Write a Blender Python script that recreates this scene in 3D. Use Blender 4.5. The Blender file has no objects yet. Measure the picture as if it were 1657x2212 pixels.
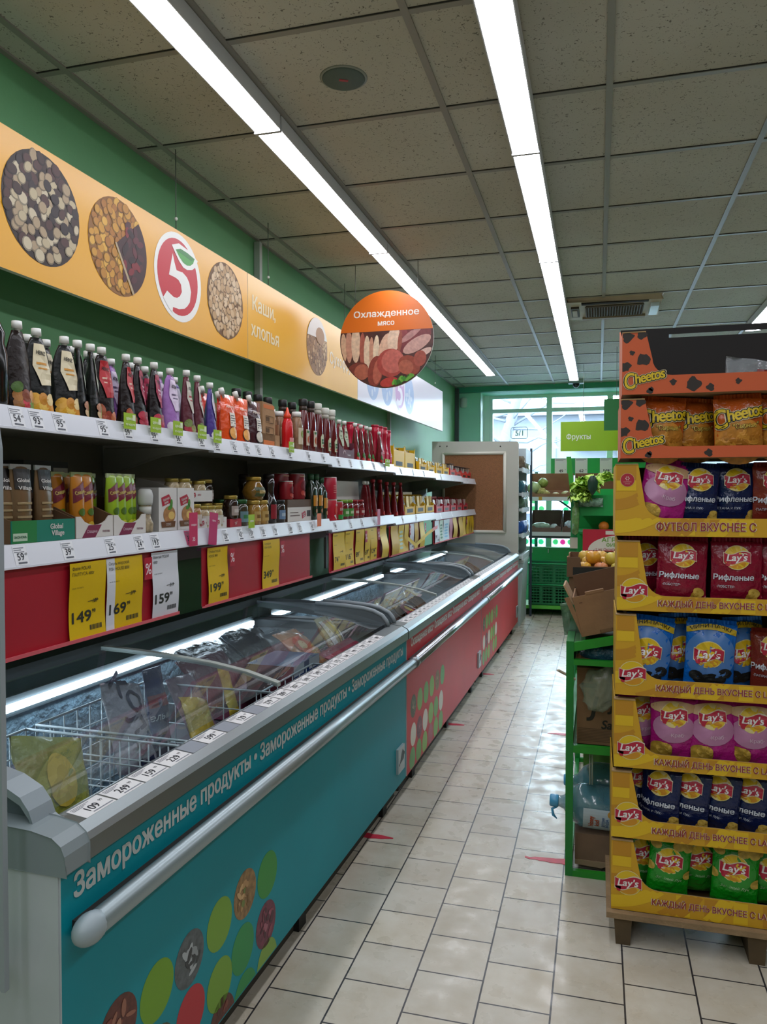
import bpy, bmesh, math, random
from mathutils import Vector, Matrix, noise
from mathutils.geometry import tessellate_polygon
S = bpy.context.scene
COL = S.collection
PI = math.pi
R = math.radians
random.seed(7)

# ---------------------------------------------------------------- camera
cd = bpy.data.cameras.new('camera'); cam = bpy.data.objects.new('camera', cd); COL.objects.link(cam)
psi, pit = R(15.596), R(-1.415)
fw = Vector((-math.sin(psi)*math.cos(pit), math.cos(psi)*math.cos(pit), math.sin(pit)))
rt = Vector((math.cos(psi), math.sin(psi), 0)); up = rt.cross(fw)
cam.matrix_world = Matrix(((rt.x, up.x, -fw.x, 0), (rt.y, up.y, -fw.y, 0), (rt.z, up.z, -fw.z, 1.47), (0, 0, 0, 1)))
cd.sensor_fit = 'AUTO'; cd.sensor_width = 36; cd.lens = 36*1660/2212; cd.clip_start = .05; cd.clip_end = 300
S.camera = cam
# ---------------------------------------------------------------- exposure, sky, sun
S.view_settings.view_transform = 'Standard'; S.view_settings.look = 'None'
S.view_settings.exposure = 0.22; S.view_settings.gamma = 1; S.view_settings.use_curve_mapping = False
LAMP = 15.0          # ceiling strip lamps
TUBE = 18.0           # freezer tubes
W = bpy.data.worlds.new('overcast_sky'); S.world = W; W.use_nodes = True
bgn = W.node_tree.nodes['Background']; bgn.inputs[0].default_value = (.74, .88, 1, 1); bgn.inputs[1].default_value = 26.0
S.cycles.max_bounces = 7; S.cycles.transparent_max_bounces = 16; S.cycles.caustics_reflective = False; S.cycles.caustics_refractive = False
S.cycles.sample_clamp_indirect = 4.0

# ---------------------------------------------------------------- materials
def lin(c):
    if isinstance(c, str):
        c = [int(c[i:i+2], 16)/255 for i in (0, 2, 4)]
        return tuple((x/12.92 if x <= .04045 else ((x+.055)/1.055)**2.4) for x in c)+(1,)
    return tuple(c)+(1,) if len(c) == 3 else tuple(c)
_mc = {}
def P(col, rough=.5, metal=0, nz=None, bump=None, spec=.5, alpha=1, coat=0, name=None, trans=0):
    """plain procedural surface: colour broken up by noise nz=(scale, amount), bump=(scale, strength)"""
    key = (col, rough, metal, nz, bump, spec, alpha, coat, trans)
    if key in _mc: return _mc[key]
    m = bpy.data.materials.new(name or 'surface_'+str(len(_mc))); m.use_nodes = True
    nt = m.node_tree; b = nt.nodes['Principled BSDF']; c = lin(col)
    b.inputs['Base Color'].default_value = c; b.inputs['Roughness'].default_value = rough
    b.inputs['Metallic'].default_value = metal; b.inputs['Specular IOR Level'].default_value = spec
    b.inputs['Alpha'].default_value = alpha; b.inputs['Coat Weight'].default_value = coat; b.inputs['Coat Roughness'].default_value = .15
    b.inputs['Transmission Weight'].default_value = trans
    if nz or bump:
        tc = nt.nodes.new('ShaderNodeTexCoord')
    if nz:
        n = nt.nodes.new('ShaderNodeTexNoise'); n.inputs['Scale'].default_value = nz[0]; n.inputs['Detail'].default_value = 5
        nt.links.new(tc.outputs['Object'], n.inputs['Vector'])
        r = nt.nodes.new('ShaderNodeValToRGB'); a = nz[1]
        r.color_ramp.elements[0].position = .3; r.color_ramp.elements[1].position = .7
        r.color_ramp.elements[0].color = tuple(x*(1-a) for x in c[:3])+(1,)
        r.color_ramp.elements[1].color = tuple(min(1, x*(1+a)) for x in c[:3])+(1,)
        nt.links.new(n.outputs['Fac'], r.inputs[0]); nt.links.new(r.outputs[0], b.inputs['Base Color'])
    if bump:
        n2 = nt.nodes.new('ShaderNodeTexNoise'); n2.inputs['Scale'].default_value = bump[0]; n2.inputs['Detail'].default_value = 3
        nt.links.new(tc.outputs['Object'], n2.inputs['Vector'])
        bp = nt.nodes.new('ShaderNodeBump'); bp.inputs['Strength'].default_value = bump[1]; bp.inputs['Distance'].default_value = .02
        nt.links.new(n2.outputs['Fac'], bp.inputs['Height']); nt.links.new(bp.outputs[0], b.inputs['Normal'])
    _mc[key] = m; return m
def EM(col, s, vary=None):
    m = bpy.data.materials.new('lamp_glow'); m.use_nodes = True; nt = m.node_tree
    nt.nodes.remove(nt.nodes['Principled BSDF'])
    e = nt.nodes.new('ShaderNodeEmission'); e.inputs[0].default_value = lin(col); e.inputs[1].default_value = s
    nt.links.new(e.outputs[0], nt.nodes['Material Output'].inputs[0]); return m
def GLASS(tint, gloss=1.0, rough=.02, ior=1.45, film=0.0, filmcol=(1, 1, 1)):
    """thin pane: see-through, mirror by fresnel, optional faint haze film"""
    m = bpy.data.materials.new('pane_glass'); m.use_nodes = True; nt = m.node_tree
    nt.nodes.remove(nt.nodes['Principled BSDF'])
    t = nt.nodes.new('ShaderNodeBsdfTransparent'); t.inputs[0].default_value = lin(tint)
    g = nt.nodes.new('ShaderNodeBsdfGlossy'); g.inputs['Roughness'].default_value = rough; g.inputs[0].default_value = (gloss, gloss, gloss, 1)
    f = nt.nodes.new('ShaderNodeFresnel'); f.inputs[0].default_value = ior
    mx = nt.nodes.new('ShaderNodeMixShader')
    nt.links.new(f.outputs[0], mx.inputs[0]); nt.links.new(t.outputs[0], mx.inputs[1]); nt.links.new(g.outputs[0], mx.inputs[2])
    out = mx
    if film:
        d = nt.nodes.new('ShaderNodeBsdfDiffuse'); d.inputs[0].default_value = lin(filmcol)
        n = nt.nodes.new('ShaderNodeTexNoise'); n.inputs['Scale'].default_value = 6; n.inputs['Detail'].default_value = 6
        tc = nt.nodes.new('ShaderNodeTexCoord'); nt.links.new(tc.outputs['Object'], n.inputs['Vector'])
        mm = nt.nodes.new('ShaderNodeMath'); mm.operation = 'MULTIPLY'; mm.inputs[1].default_value = film*2
        nt.links.new(n.outputs['Fac'], mm.inputs[0])
        m2 = nt.nodes.new('ShaderNodeMixShader'); nt.links.new(mm.outputs[0], m2.inputs[0])
        nt.links.new(mx.outputs[0], m2.inputs[1]); nt.links.new(d.outputs[0], m2.inputs[2]); out = m2
    nt.links.new(out.outputs[0], nt.nodes['Material Output'].inputs[0]); return m

# ---------------------------------------------------------------- mesh building
_txt = {}
CAPH = .727
def text_geo(s, bold, shear, sp):
    k = (s, bold, shear, sp)
    if k in _txt: return _txt[k]
    c = bpy.data.curves.new('lettering', 'FONT'); c.body = s; c.size = 1; c.offset = bold; c.shear = shear
    c.space_character = sp; c.resolution_u = 3; c.fill_mode = 'FRONT'; c.space_line = 1.0
    o = bpy.data.objects.new('lettering', c); COL.objects.link(o)
    dg = bpy.context.evaluated_depsgraph_get(); dg.update()
    cv = o.to_curve(dg); cons = []
    for sp_ in cv.splines:
        pts = []
        if sp_.type == 'BEZIER':
            bp = sp_.bezier_points; n = len(bp)
            for q in range(n):
                p0, p1, p2, p3 = bp[q].co, bp[q].handle_right, bp[(q+1) % n].handle_left, bp[(q+1) % n].co
                st = abs((p1-p0).cross(p3-p0).z)+abs((p2-p0).cross(p3-p0).z) < 1e-5; m = 1 if st else 4
                for u in range(m):
                    w = u/m; pts.append(p0*(1-w)**3+p1*3*w*(1-w)**2+p2*3*w*w*(1-w)+p3*w**3)
        else: pts = [Vector(q.co[:3]) for q in sp_.points]
        cl = []
        for q in pts:
            if not cl or (q.xy-cl[-1].xy).length > 1e-4: cl.append(q.copy())
        if len(cl) > 2 and (cl[0].xy-cl[-1].xy).length < 1e-4: cl.pop()
        if len(cl) > 2: cons.append(cl)
    o.to_curve_clear(); bpy.data.objects.remove(o); bpy.data.curves.remove(c)
    def uncross(k):
        # split an outline that crosses itself into simple loops
        n = len(k)
        for i in range(n):
            p, p2 = k[i], k[(i+1) % n]; d = p2-p
            for j in range(i+2, n):
                if i == 0 and j == n-1: continue
                q, q2 = k[j], k[(j+1) % n]; e_ = q2-q; den = d.x*e_.y-d.y*e_.x
                if abs(den) < 1e-9: continue
                t = ((q.x-p.x)*e_.y-(q.y-p.y)*e_.x)/den; u = ((q.x-p.x)*d.y-(q.y-p.y)*d.x)/den
                if 1e-4 < t < .9999 and 1e-4 < u < .9999:
                    X = p+d*t
                    return uncross([X]+k[i+1:j+1])+uncross(k[:i+1]+[X.copy()]+k[j+1:])
        return [k] if n > 2 else []
    cons = [q for k in cons for q in uncross(k)]
    area = lambda k: sum(k[q-1].x*k[q].y-k[q].x*k[q-1].y for q in range(len(k)))/2
    def inside(p, k):
        r_ = False
        for q in range(len(k)):
            s0, s1 = k[q-1], k[q]
            if (s0.y > p.y) != (s1.y > p.y) and p.x < (s1.x-s0.x)*(p.y-s0.y)/(s1.y-s0.y)+s0.x: r_ = not r_
        return r_
    vs, fs, zs = [], [], []
    if cons:
        ar = [area(k) for k in cons]; outer = []; holes = {}; cont = []
        for h_ in range(len(cons)):
            box_ = [q for q in range(len(cons)) if q != h_ and abs(ar[q]) > abs(ar[h_]) and sum(inside(p, cons[q]) for p in cons[h_]) >= .93*len(cons[h_])]
            cont.append(min(box_, key=lambda q: abs(ar[q])) if box_ else None)
        for h_, q in enumerate(cont):
            if q is not None and (ar[h_] > 0) != (ar[q] > 0): holes.setdefault(q, []).append(h_)
            else: outer.append(h_)
        for q in outer: holes.setdefault(q, [])
        for nn, q in enumerate(outer):
            loops = [cons[q]]+[cons[h_] for h_ in holes[q]]; flat = [p for l_ in loops for p in l_]
            tri = tessellate_polygon(loops); used = {}
            for z_, t in enumerate(tri):      # glyph outlines may cross themselves: keep overlapping triangles apart in depth
                f_ = []
                for t_ in t:
                    kk = (t_, z_ % 9)
                    if kk not in used: used[kk] = len(vs); vs.append((flat[t_].x, flat[t_].y, (nn % 3)*.06+(z_ % 9)*.05))
                    f_.append(used[kk])
                fs.append(tuple(f_))
    _txt[k] = (vs, fs); return _txt[k]
def FP(y0=0.0):
    return lambda x, z, e: (x, y0-e, z)
EPS = .0005
class MB:
    def __init__(s): s.v = []; s.f = []; s.m = []; s.sm = []; s.mats = []
    def mi(s, mat):
        if mat not in s.mats: s.mats.append(mat)
        return s.mats.index(mat)
    def add(s, vs, fs, mat, smooth=False, X=None):
        o = len(s.v)
        s.v += [tuple(X @ Vector(v)) for v in vs] if X else [tuple(v) for v in vs]
        i = s.mi(mat) if not isinstance(mat, list) else None
        for q, f in enumerate(fs):
            s.f.append(tuple(o+k for k in f)); s.m.append(i if i is not None else s.mi(mat[q])); s.sm.append(smooth)
        return s
    def box(s, x0, x1, y0, y1, z0, z1, mat, X=None, front=None):
        v = [(x0, y0, z0), (x1, y0, z0), (x1, y1, z0), (x0, y1, z0), (x0, y0, z1), (x1, y0, z1), (x1, y1, z1), (x0, y1, z1)]
        f = [(0, 3, 2, 1), (4, 5, 6, 7), (0, 1, 5, 4), (1, 2, 6, 5), (2, 3, 7, 6), (3, 0, 4, 7)]
        ms = [mat]*6
        if front: ms[2] = front
        return s.add(v, f, ms, False, X)
    def prism(s, poly, a, b, mat, ax='y', X=None, cap=None):
        n = len(poly)
        mk = {'y': lambda p, t: (p[0], t, p[1]), 'x': lambda p, t: (t, p[0], p[1]), 'z': lambda p, t: (p[0], p[1], t)}[ax]
        v = [mk(p, a) for p in poly]+[mk(p, b) for p in poly]
        tri = tessellate_polygon([[Vector((p[0], p[1], 0)) for p in poly]])
        f = [tuple(t) for t in tri]+[tuple(n+i for i in reversed(t)) for t in tri]
        ms = [cap or mat]*len(tri)+[mat]*len(tri)
        for i in range(n): f.append((i, (i+1) % n, n+(i+1) % n, n+i)); ms.append(mat)
        return s.add(v, f, ms, False, X)
    def loft(s, rings, mat, seg=16, smooth=True, X=None, jig=None, caps=True):
        """rings (z, a, b, exponent, yshift): superellipse sections"""
        v = []; f = []; ms = []
        for k, r in enumerate(rings):
            z, a, b = r[:3]; n = r[3] if len(r) > 3 else 2; yo = r[4] if len(r) > 4 else 0
            for i in range(seg):
                t = 2*PI*i/seg; c, q = math.cos(t), math.sin(t)
                x = a*math.copysign(abs(c)**(2/n), c); y = b*math.copysign(abs(q)**(2/n), q)+yo
                if jig: y += jig(x, z, -1 if y < yo else 1)
                v.append((x, y, z))
        m = len(rings)
        for k in range(m-1):
            for i in range(seg):
                j = (i+1) % seg
                f.append((k*seg+i, k*seg+j, (k+1)*seg+j, (k+1)*seg+i)); ms.append(mat[k] if isinstance(mat, list) else mat)
        if caps:
            f.append(tuple(range(seg-1, -1, -1))); ms.append(mat[0] if isinstance(mat, list) else mat)
            f.append(tuple((m-1)*seg+i for i in range(seg))); ms.append(mat[-1] if isinstance(mat, list) else mat)
        return s.add(v, f, ms, smooth, X)
    def tube(s, pts, r, mat, n=8, X=None, closed=False):
        pts = [Vector(p) for p in pts]; v = []; f = []; m = len(pts); u = None
        for k, p in enumerate(pts):
            if closed: t = pts[(k+1) % m]-pts[k-1]
            else: t = pts[min(k+1, m-1)]-pts[max(k-1, 0)]
            t.normalize()
            if u is None: u = t.orthogonal()
            u = (u-t*u.dot(t)).normalized(); w = t.cross(u)
            rr = r[k] if isinstance(r, list) else r
            for i in range(n):
                a = 2*PI*i/n; v.append(p+(u*math.cos(a)+w*math.sin(a))*rr)
        for k in range(m if closed else m-1):
            for i in range(n):
                j = (i+1) % n; q = (k+1) % m
                f.append((k*n+i, k*n+j, q*n+j, q*n+i))
        if not closed: f.append(tuple(range(n-1, -1, -1))); f.append(tuple((m-1)*n+i for i in range(n)))
        return s.add(v, f, mat, True, X)
    def ball(s, c, r, mat, seg=14, X=None, wob=0, sx=1, sy=1, sz=1):
        v = []; f = []; h = seg//2+1
        for k in range(h+1):
            a = PI*k/h
            for i in range(seg):
                t = 2*PI*i/seg; d = Vector((math.sin(a)*math.cos(t)*sx, math.sin(a)*math.sin(t)*sy, -math.cos(a)*sz))
                q = 1+wob*noise.noise(Vector(c)*9+d*2.2) if wob else 1
                v.append(Vector(c)+d*r*q)
        for k in range(h):
            for i in range(seg):
                j = (i+1) % seg; f.append((k*seg+i, k*seg+j, (k+1)*seg+j, (k+1)*seg+i))
        return s.add(v, f, mat, True, X)
    # printed graphics lying on a surface given by proj(x, z, lift)
    def ell(s, cx, cz, rx, rz, mat, proj, lay=1, n=20, rings=2, rot=0, zmin=None, zmax=None, a0=0, a1=2*PI):
        e = lay*EPS; v = [proj(cx, max(cz, zmin) if zmin is not None else cz, e)]; f = []; full = abs(a1-a0-2*PI) < 1e-6
        c, q = math.cos(rot), math.sin(rot); m = n if full else n+1
        for k in range(1, rings+1):
            for i in range(m):
                t = a0+(a1-a0)*i/n; x, z = rx*math.cos(t)*k/rings, rz*math.sin(t)*k/rings
                X, Z = cx+x*c-z*q, cz+x*q+z*c
                if zmin is not None: Z = max(Z, zmin)
                if zmax is not None: Z = min(Z, zmax)
                v.append(proj(X, Z, e))
        for i in range(n):
            j = (i+1) % m
            f.append((0, 1+i, 1+j))
            for k in range(1, rings):
                f.append((1+(k-1)*m+i, 1+k*m+i, 1+k*m+j, 1+(k-1)*m+j))
        return s.add(v, f, mat, rings > 2)
    def poly(s, pts, mat, proj, lay=1, step=None):
        e = lay*EPS
        if step is None:
            tri = tessellate_polygon([[Vector((p[0], p[1], 0)) for p in pts]])
            return s.add([proj(p[0], p[1], e) for p in pts], [tuple(t) for t in tri], mat)
        bm = bmesh.new(); vs = [bm.verts.new((p[0], p[1], 0)) for p in pts]
        for t in tessellate_polygon([[Vector((p[0], p[1], 0)) for p in pts]]):
            try: bm.faces.new([vs[i] for i in t])
            except ValueError: pass
        cutgrid(bm, step)
        bm.verts.index_update()
        s.add([proj(v.co.x, v.co.y, e) for v in bm.verts], [tuple(v.index for v in f.verts) for f in bm.faces], mat); bm.free(); return s
    def rect(s, x0, x1, z0, z1, mat, proj, lay=1, step=None):
        return s.poly([(x0, z0), (x1, z0), (x1, z1), (x0, z1)], mat, proj, lay, step)
    def _t(s, st, cx, cz, h, mat, proj, bold=.02, shear=0, al='C', w=None, rot=0, lay=2, sp=1, arc=0, wave=0, step=None):
        vs, fs = text_geo(st, 0, shear, sp)
        if not vs: return s
        k = h/CAPH; x0 = min(v[0] for v in vs); x1 = max(v[0] for v in vs); kx = k if w is None else w/(x1-x0)
        off = {'C': (x0+x1)/2, 'L': x0, 'R': x1}[al]; e = lay*EPS; c, q = math.cos(rot), math.sin(rot); out = []
        hw = max(1e-6, (x1-x0)/2*kx)
        for a, b, zl in vs:
            x = (a-off)*kx; z = b*k-h/2
            if arc: z += arc*(1-(x/hw)**2)
            if wave: z += wave*math.sin(x/hw*PI)
            out.append((cx+x*c-z*q, cz+x*q+z*c, e+zl*EPS))
        if step:
            bm = bmesh.new(); bv = [bm.verts.new((p[0], p[1], p[2])) for p in out]
            for f in fs:
                try: bm.faces.new([bv[i] for i in f])
                except ValueError: pass
            cutgrid(bm, step); bm.verts.index_update()
            s.add([proj(v.co.x, v.co.y, v.co.z) for v in bm.verts], [tuple(v.index for v in f.verts) for f in bm.faces], mat); bm.free()
        else: s.add([proj(p[0], p[1], p[2]) for p in out], fs, mat)
        return s
    def txt(s, st, cx, cz, h, mat, proj, bold=.02, *a, **k):
        """heavier letters are the same letters laid over themselves with small shifts"""
        r_ = h*bold*1.35; n = 0 if bold < .008 else 4 if bold <= .036 else 10
        if not n: return s._t(st, cx, cz, h, mat, proj, 0, *a, **k)
        a = list(a); l0 = k.pop('lay', a.pop(4) if len(a) > 4 else 2); a5 = a[4:]; a = a[:4]
        if a5: k['sp'] = a5[0]
        if len(a5) > 1: k['arc'] = a5[1]
        for i in range(n): s._t(st, cx+r_*math.cos(2*PI*(i+.5)/n), cz+r_*.8*math.sin(2*PI*(i+.5)/n), h, mat, proj, 0, *a, lay=l0+.5*i/n, **k)
        return s
    def build(s, name, parent=None, bevel=0, fix=False):
        me = bpy.data.meshes.new(name); me.from_pydata(s.v, [], s.f)
        for m in s.mats: me.materials.append(m)
        me.polygons.foreach_set('material_index', s.m); me.polygons.foreach_set('use_smooth', s.sm); me.update()
        if fix:
            bm = bmesh.new(); bm.from_mesh(me); bmesh.ops.recalc_face_normals(bm, faces=bm.faces); bm.to_mesh(me); bm.free()
        o = bpy.data.objects.new(name, me); COL.objects.link(o)
        if parent: o.parent = parent
        if bevel:
            md = o.modifiers.new('edge', 'BEVEL'); md.width = bevel; md.segments = 2; md.limit_method = 'ANGLE'; md.angle_limit = R(50)
        return o
def cutgrid(bm, step):
    xs = [v.co.x for v in bm.verts]; ys = [v.co.y for v in bm.verts]
    for lo, hi, ax in ((min(xs), max(xs), 0), (min(ys), max(ys), 1)):
        k = math.floor(lo/step)+1
        while k*step < hi:
            co = Vector((k*step, 0, 0)) if ax == 0 else Vector((0, k*step, 0)); no = Vector((1, 0, 0)) if ax == 0 else Vector((0, 1, 0))
            bmesh.ops.bisect_plane(bm, geom=bm.verts[:]+bm.edges[:]+bm.faces[:], plane_co=co, plane_no=no); k += 1
def surf(rings, jig=None):
    """front surface of a loft as a projection for printed graphics"""
    rs = sorted(rings, key=lambda r: r[0])
    def pr(x, z, e):
        lo, hi = rs[0], rs[-1]
        for a, b in zip(rs, rs[1:]):
            if a[0] <= z <= b[0]: lo, hi = a, b; break
        t = 0 if hi[0] == lo[0] else min(1, max(0, (z-lo[0])/(hi[0]-lo[0])))
        g = lambda i, d: (lo[i] if len(lo) > i else d)*(1-t)+(hi[i] if len(hi) > i else d)*t
        A, B, n, yo = g(1, 0), g(2, 0), g(3, 2), g(4, 0)
        x = max(-.985*A, min(.985*A, x)); y = -B*max(0, 1-abs(x/A)**n)**(1/n)+yo
        if jig: y += jig(x, z, -1)
        return (x, y-e-(.0022 if jig else .0012), z)
    return pr
def ring_pts(cx, cz, rx, rz, n=24, a0=0, a1=2*PI):
    return [(cx+rx*math.cos(a0+(a1-a0)*i/n), cz+rz*math.sin(a0+(a1-a0)*i/n)) for i in range(n)]

# ---------------------------------------------------------------- scene objects
def tag(o, label, cat, group=None, kind=None):
    o['label'] = label; o['category'] = cat
    if group: o['group'] = group
    if kind: o['kind'] = kind
    return o
def thing(name, label, cat, loc=(0, 0, 0), rot=(0, 0, 0), group=None, mb=None, bevel=0):
    if mb: o = mb.build(name, None, bevel)
    else:
        o = bpy.data.objects.new(name, None); COL.objects.link(o); o.empty_display_size = .05
    o.location = loc; o.rotation_euler = rot if not isinstance(rot, (int, float)) else (0, 0, rot)
    return tag(o, label, cat, group)
def dup(root, label, loc, rot, group=None, scale=None):
    r = root.copy(); COL.objects.link(r); r.location = loc; r.rotation_euler = rot if not isinstance(rot, (int, float)) else (0, 0, rot)
    r['label'] = label
    if group: r['group'] = group
    if scale: r.scale = scale
    for ch in list(root.children):
        c = ch.copy(); COL.objects.link(c); c.parent = r
        for g in list(ch.children):
            d = g.copy(); COL.objects.link(d); d.parent = c
    return r
_proto = {}
def item(key, fn, label, loc, rot=0, group=None, scale=None):
    """first call builds the thing, later calls copy it with its parts"""
    if key in _proto: return dup(_proto[key], label, loc, rot, group, scale)
    o = fn(); o.location = loc; o.rotation_euler = rot if not isinstance(rot, (int, float)) else (0, 0, rot); o['label'] = label
    if group: o['group'] = group
    if scale: o.scale = scale
    _proto[key] = o; return o
def struct(name, mb, parent=None, bevel=0):
    o = mb.build(name, parent, bevel)
    if not parent: o['kind'] = 'structure'
    return o
ORD = ['first', 'second', 'third', 'fourth', 'fifth', 'sixth', 'seventh', 'eighth', 'ninth', 'tenth', 'eleventh', 'twelfth', 'thirteenth', 'fourteenth', 'fifteenth', 'sixteenth']

WHITE = P('e8e8e4', .5); BLACK = P('0a0a0b', .5); STEEL = P('b9bcc0', .28, 1.0); GREYM = P('8a8f94', .45)
CARD = P('a07a56', .85, nz=(14, .12), bump=(60, .1)); CARDD = P('6e5138', .9, nz=(14, .15)); PAPER = P('d8d8d8', .7)
# ================================================================ room shell
def wallmat(c):
    return P(c, .6, nz=(3, .05), bump=(90, .05))
GREENW = wallmat('5c9663')
def floor_mat():
    m = bpy.data.materials.new('floor_tiles'); m.use_nodes = True; nt = m.node_tree; b = nt.nodes['Principled BSDF']; L = nt.links
    tc = nt.nodes.new('ShaderNodeTexCoord'); mp = nt.nodes.new('ShaderNodeMapping')
    L.new(tc.outputs['Object'], mp.inputs[0])
    # rows of tiles run along Y: texture x = world y, texture y = world x
    mp.inputs['Rotation'].default_value = (0, 0, R(-90)); mp.inputs['Location'].default_value = (.023, .0835, 0)
    br = nt.nodes.new('ShaderNodeTexBrick'); L.new(mp.outputs[0], br.inputs[0])
    br.offset = .5; br.offset_frequency = 2; br.squash = 1; br.squash_frequency = 2
    for k, v in (('Scale', 1), ('Mortar Size', .0028), ('Mortar Smooth', .1), ('Bias', 0), ('Brick Width', .2), ('Row Height', .2035)):
        br.inputs[k].default_value = v
    br.inputs['Color1'].default_value = (.60, .56, .47, 1); br.inputs['Color2'].default_value = (.52, .49, .42, 1); br.inputs['Mortar'].default_value = (.035, .035, .04, 1)
    n = nt.nodes.new('ShaderNodeTexNoise'); n.inputs['Scale'].default_value = 5; n.inputs['Detail'].default_value = 8; n.inputs['Roughness'].default_value = .65
    L.new(tc.outputs['Object'], n.inputs['Vector'])
    r = nt.nodes.new('ShaderNodeValToRGB'); r.color_ramp.elements[0].position = .38; r.color_ramp.elements[1].position = .62
    r.color_ramp.elements[0].color = (.86, .82, .76, 1); r.color_ramp.elements[1].color = (1, 1, 1, 1); L.new(n.outputs['Fac'], r.inputs[0])
    mx = nt.nodes.new('ShaderNodeMix'); mx.data_type = 'RGBA'; mx.blend_type = 'MULTIPLY'; mx.inputs[0].default_value = 1
    L.new(br.outputs['Color'], mx.inputs[6]); L.new(r.outputs[0], mx.inputs[7]); L.new(mx.outputs[2], b.inputs['Base Color'])
    n3 = nt.nodes.new('ShaderNodeTexNoise'); n3.inputs['Scale'].default_value = 13; n3.inputs['Detail'].default_value = 6; L.new(tc.outputs['Object'], n3.inputs['Vector'])
    r3 = nt.nodes.new('ShaderNodeMapRange'); r3.inputs[1].default_value = .35; r3.inputs[2].default_value = .7; r3.inputs[3].default_value = .22; r3.inputs[4].default_value = .5
    L.new(n3.outputs['Fac'], r3.inputs[0]); L.new(r3.outputs[0], b.inputs['Roughness'])
    n2 = nt.nodes.new('ShaderNodeTexNoise'); n2.inputs['Scale'].default_value = 22; n2.inputs['Detail'].default_value = 2; L.new(tc.outputs['Object'], n2.inputs['Vector'])
    ad = nt.nodes.new('ShaderNodeMath'); ad.operation = 'MULTIPLY_ADD'; ad.inputs[1].default_value = -1.0; L.new(br.outputs['Fac'], ad.inputs[0]); L.new(n2.outputs['Fac'], ad.inputs[2])
    bp = nt.nodes.new('ShaderNodeBump'); bp.inputs['Strength'].default_value = .16; bp.inputs['Distance'].default_value = .005
    L.new(ad.outputs[0], bp.inputs['Height']); L.new(bp.outputs[0], b.inputs['Normal'])
    return m
def ceil_mat():
    m = bpy.data.materials.new('mineral_tile'); m.use_nodes = True; nt = m.node_tree; b = nt.nodes['Principled BSDF']; L = nt.links
    tc = nt.nodes.new('ShaderNodeTexCoord')
    v = nt.nodes.new('ShaderNodeTexNoise'); v.inputs['Scale'].default_value = 85; v.inputs['Detail'].default_value = 1; v.inputs['Distortion'].default_value = 1.5
    L.new(tc.outputs['Object'], v.inputs['Vector'])
    r = nt.nodes.new('ShaderNodeValToRGB'); r.color_ramp.elements[0].position = .30; r.color_ramp.elements[1].position = .36
    r.color_ramp.elements[0].color = (.19, .18, .155, 1); r.color_ramp.elements[1].color = (.545, .545, .48, 1); L.new(v.outputs['Fac'], r.inputs[0])
    n = nt.nodes.new('ShaderNodeTexNoise'); n.inputs['Scale'].default_value = 1.3; L.new(tc.outputs['Object'], n.inputs['Vector'])
    r2 = nt.nodes.new('ShaderNodeValToRGB'); r2.color_ramp.elements[0].position = .3; r2.color_ramp.elements[1].position = .7
    r2.color_ramp.elements[0].color = (.84, .82, .76, 1); r2.color_ramp.elements[1].color = (1, 1, 1, 1); L.new(n.outputs['Fac'], r2.inputs[0])
    mx = nt.nodes.new('ShaderNodeMix'); mx.data_type = 'RGBA'; mx.blend_type = 'MULTIPLY'; mx.inputs[0].default_value = 1
    L.new(r.outputs[0], mx.inputs[6]); L.new(r2.outputs[0], mx.inputs[7]); L.new(mx.outputs[2], b.inputs['Base Color'])
    b.inputs['Roughness'].default_value = .8; return m
HC = 2.923
XR, YB, YF = 4.2, -2.4, 10.6
struct('floor', MB().box(-1.95, XR, YB, 11.1, -.1, 0, floor_mat()))
struct('ceiling', MB().box(-1.95, XR, YB, 10.5, HC, HC+.08, ceil_mat()))
struct('wall_left', MB().box(-2.05, -1.9, YB, 10.6, 0, HC, GREENW))
struct('wall_right', MB().box(XR, XR+.1, YB, 11.1, 0, HC, wallmat('b0b4a0')))
struct('wall_rear', MB().box(-1.95, XR, YB-.1, YB, 0, HC, wallmat('b4b8a4')))
wf = MB(); GW2 = wallmat('a4ead2')
wf.box(-2.05, -1.57, 10.6, 11.08, 0, HC, GW2).box(2.4, XR+.1, 10.6, 11.08, 0, HC, GW2).box(-1.57, 2.4, 10.6, 11.08, 2.85, HC, GW2).box(-1.57, 2.4, 10.6, 11.08, 0, .62, GW2)
struct('wall_front', wf)
struct('trim_1', MB().box(-1.9, XR, 10.5, 10.6, 2.85, HC, wallmat('3f9c80')))      # lowered beam above the window
# T-bar grid of the suspended ceiling
g = MB(); BAR = P('8f8d84', .45)
GX = [-1.77+.6*k for k in range(10)]; GY = [.467+.606*k for k in range(-4, 17)]
for x in GX:
    g.box(x-.012, x+.012, YB, 10.5, HC-.006, HC+.001, BAR)
for y in GY:
    g.box(-1.9, XR, y-.012, y+.012, HC-.005, HC+.001, BAR)
g.box(-1.9, -1.88, YB, 10.5, HC-.008, HC, BAR)
struct('trim_2', g)
DARKGAP = P('2a2a26', .8)
gg = MB()
for y in GY: gg.box(-1.88, XR, y-.0155, y-.012, HC-.003, HC+.001, DARKGAP)
struct('trim_3', gg)
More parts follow.
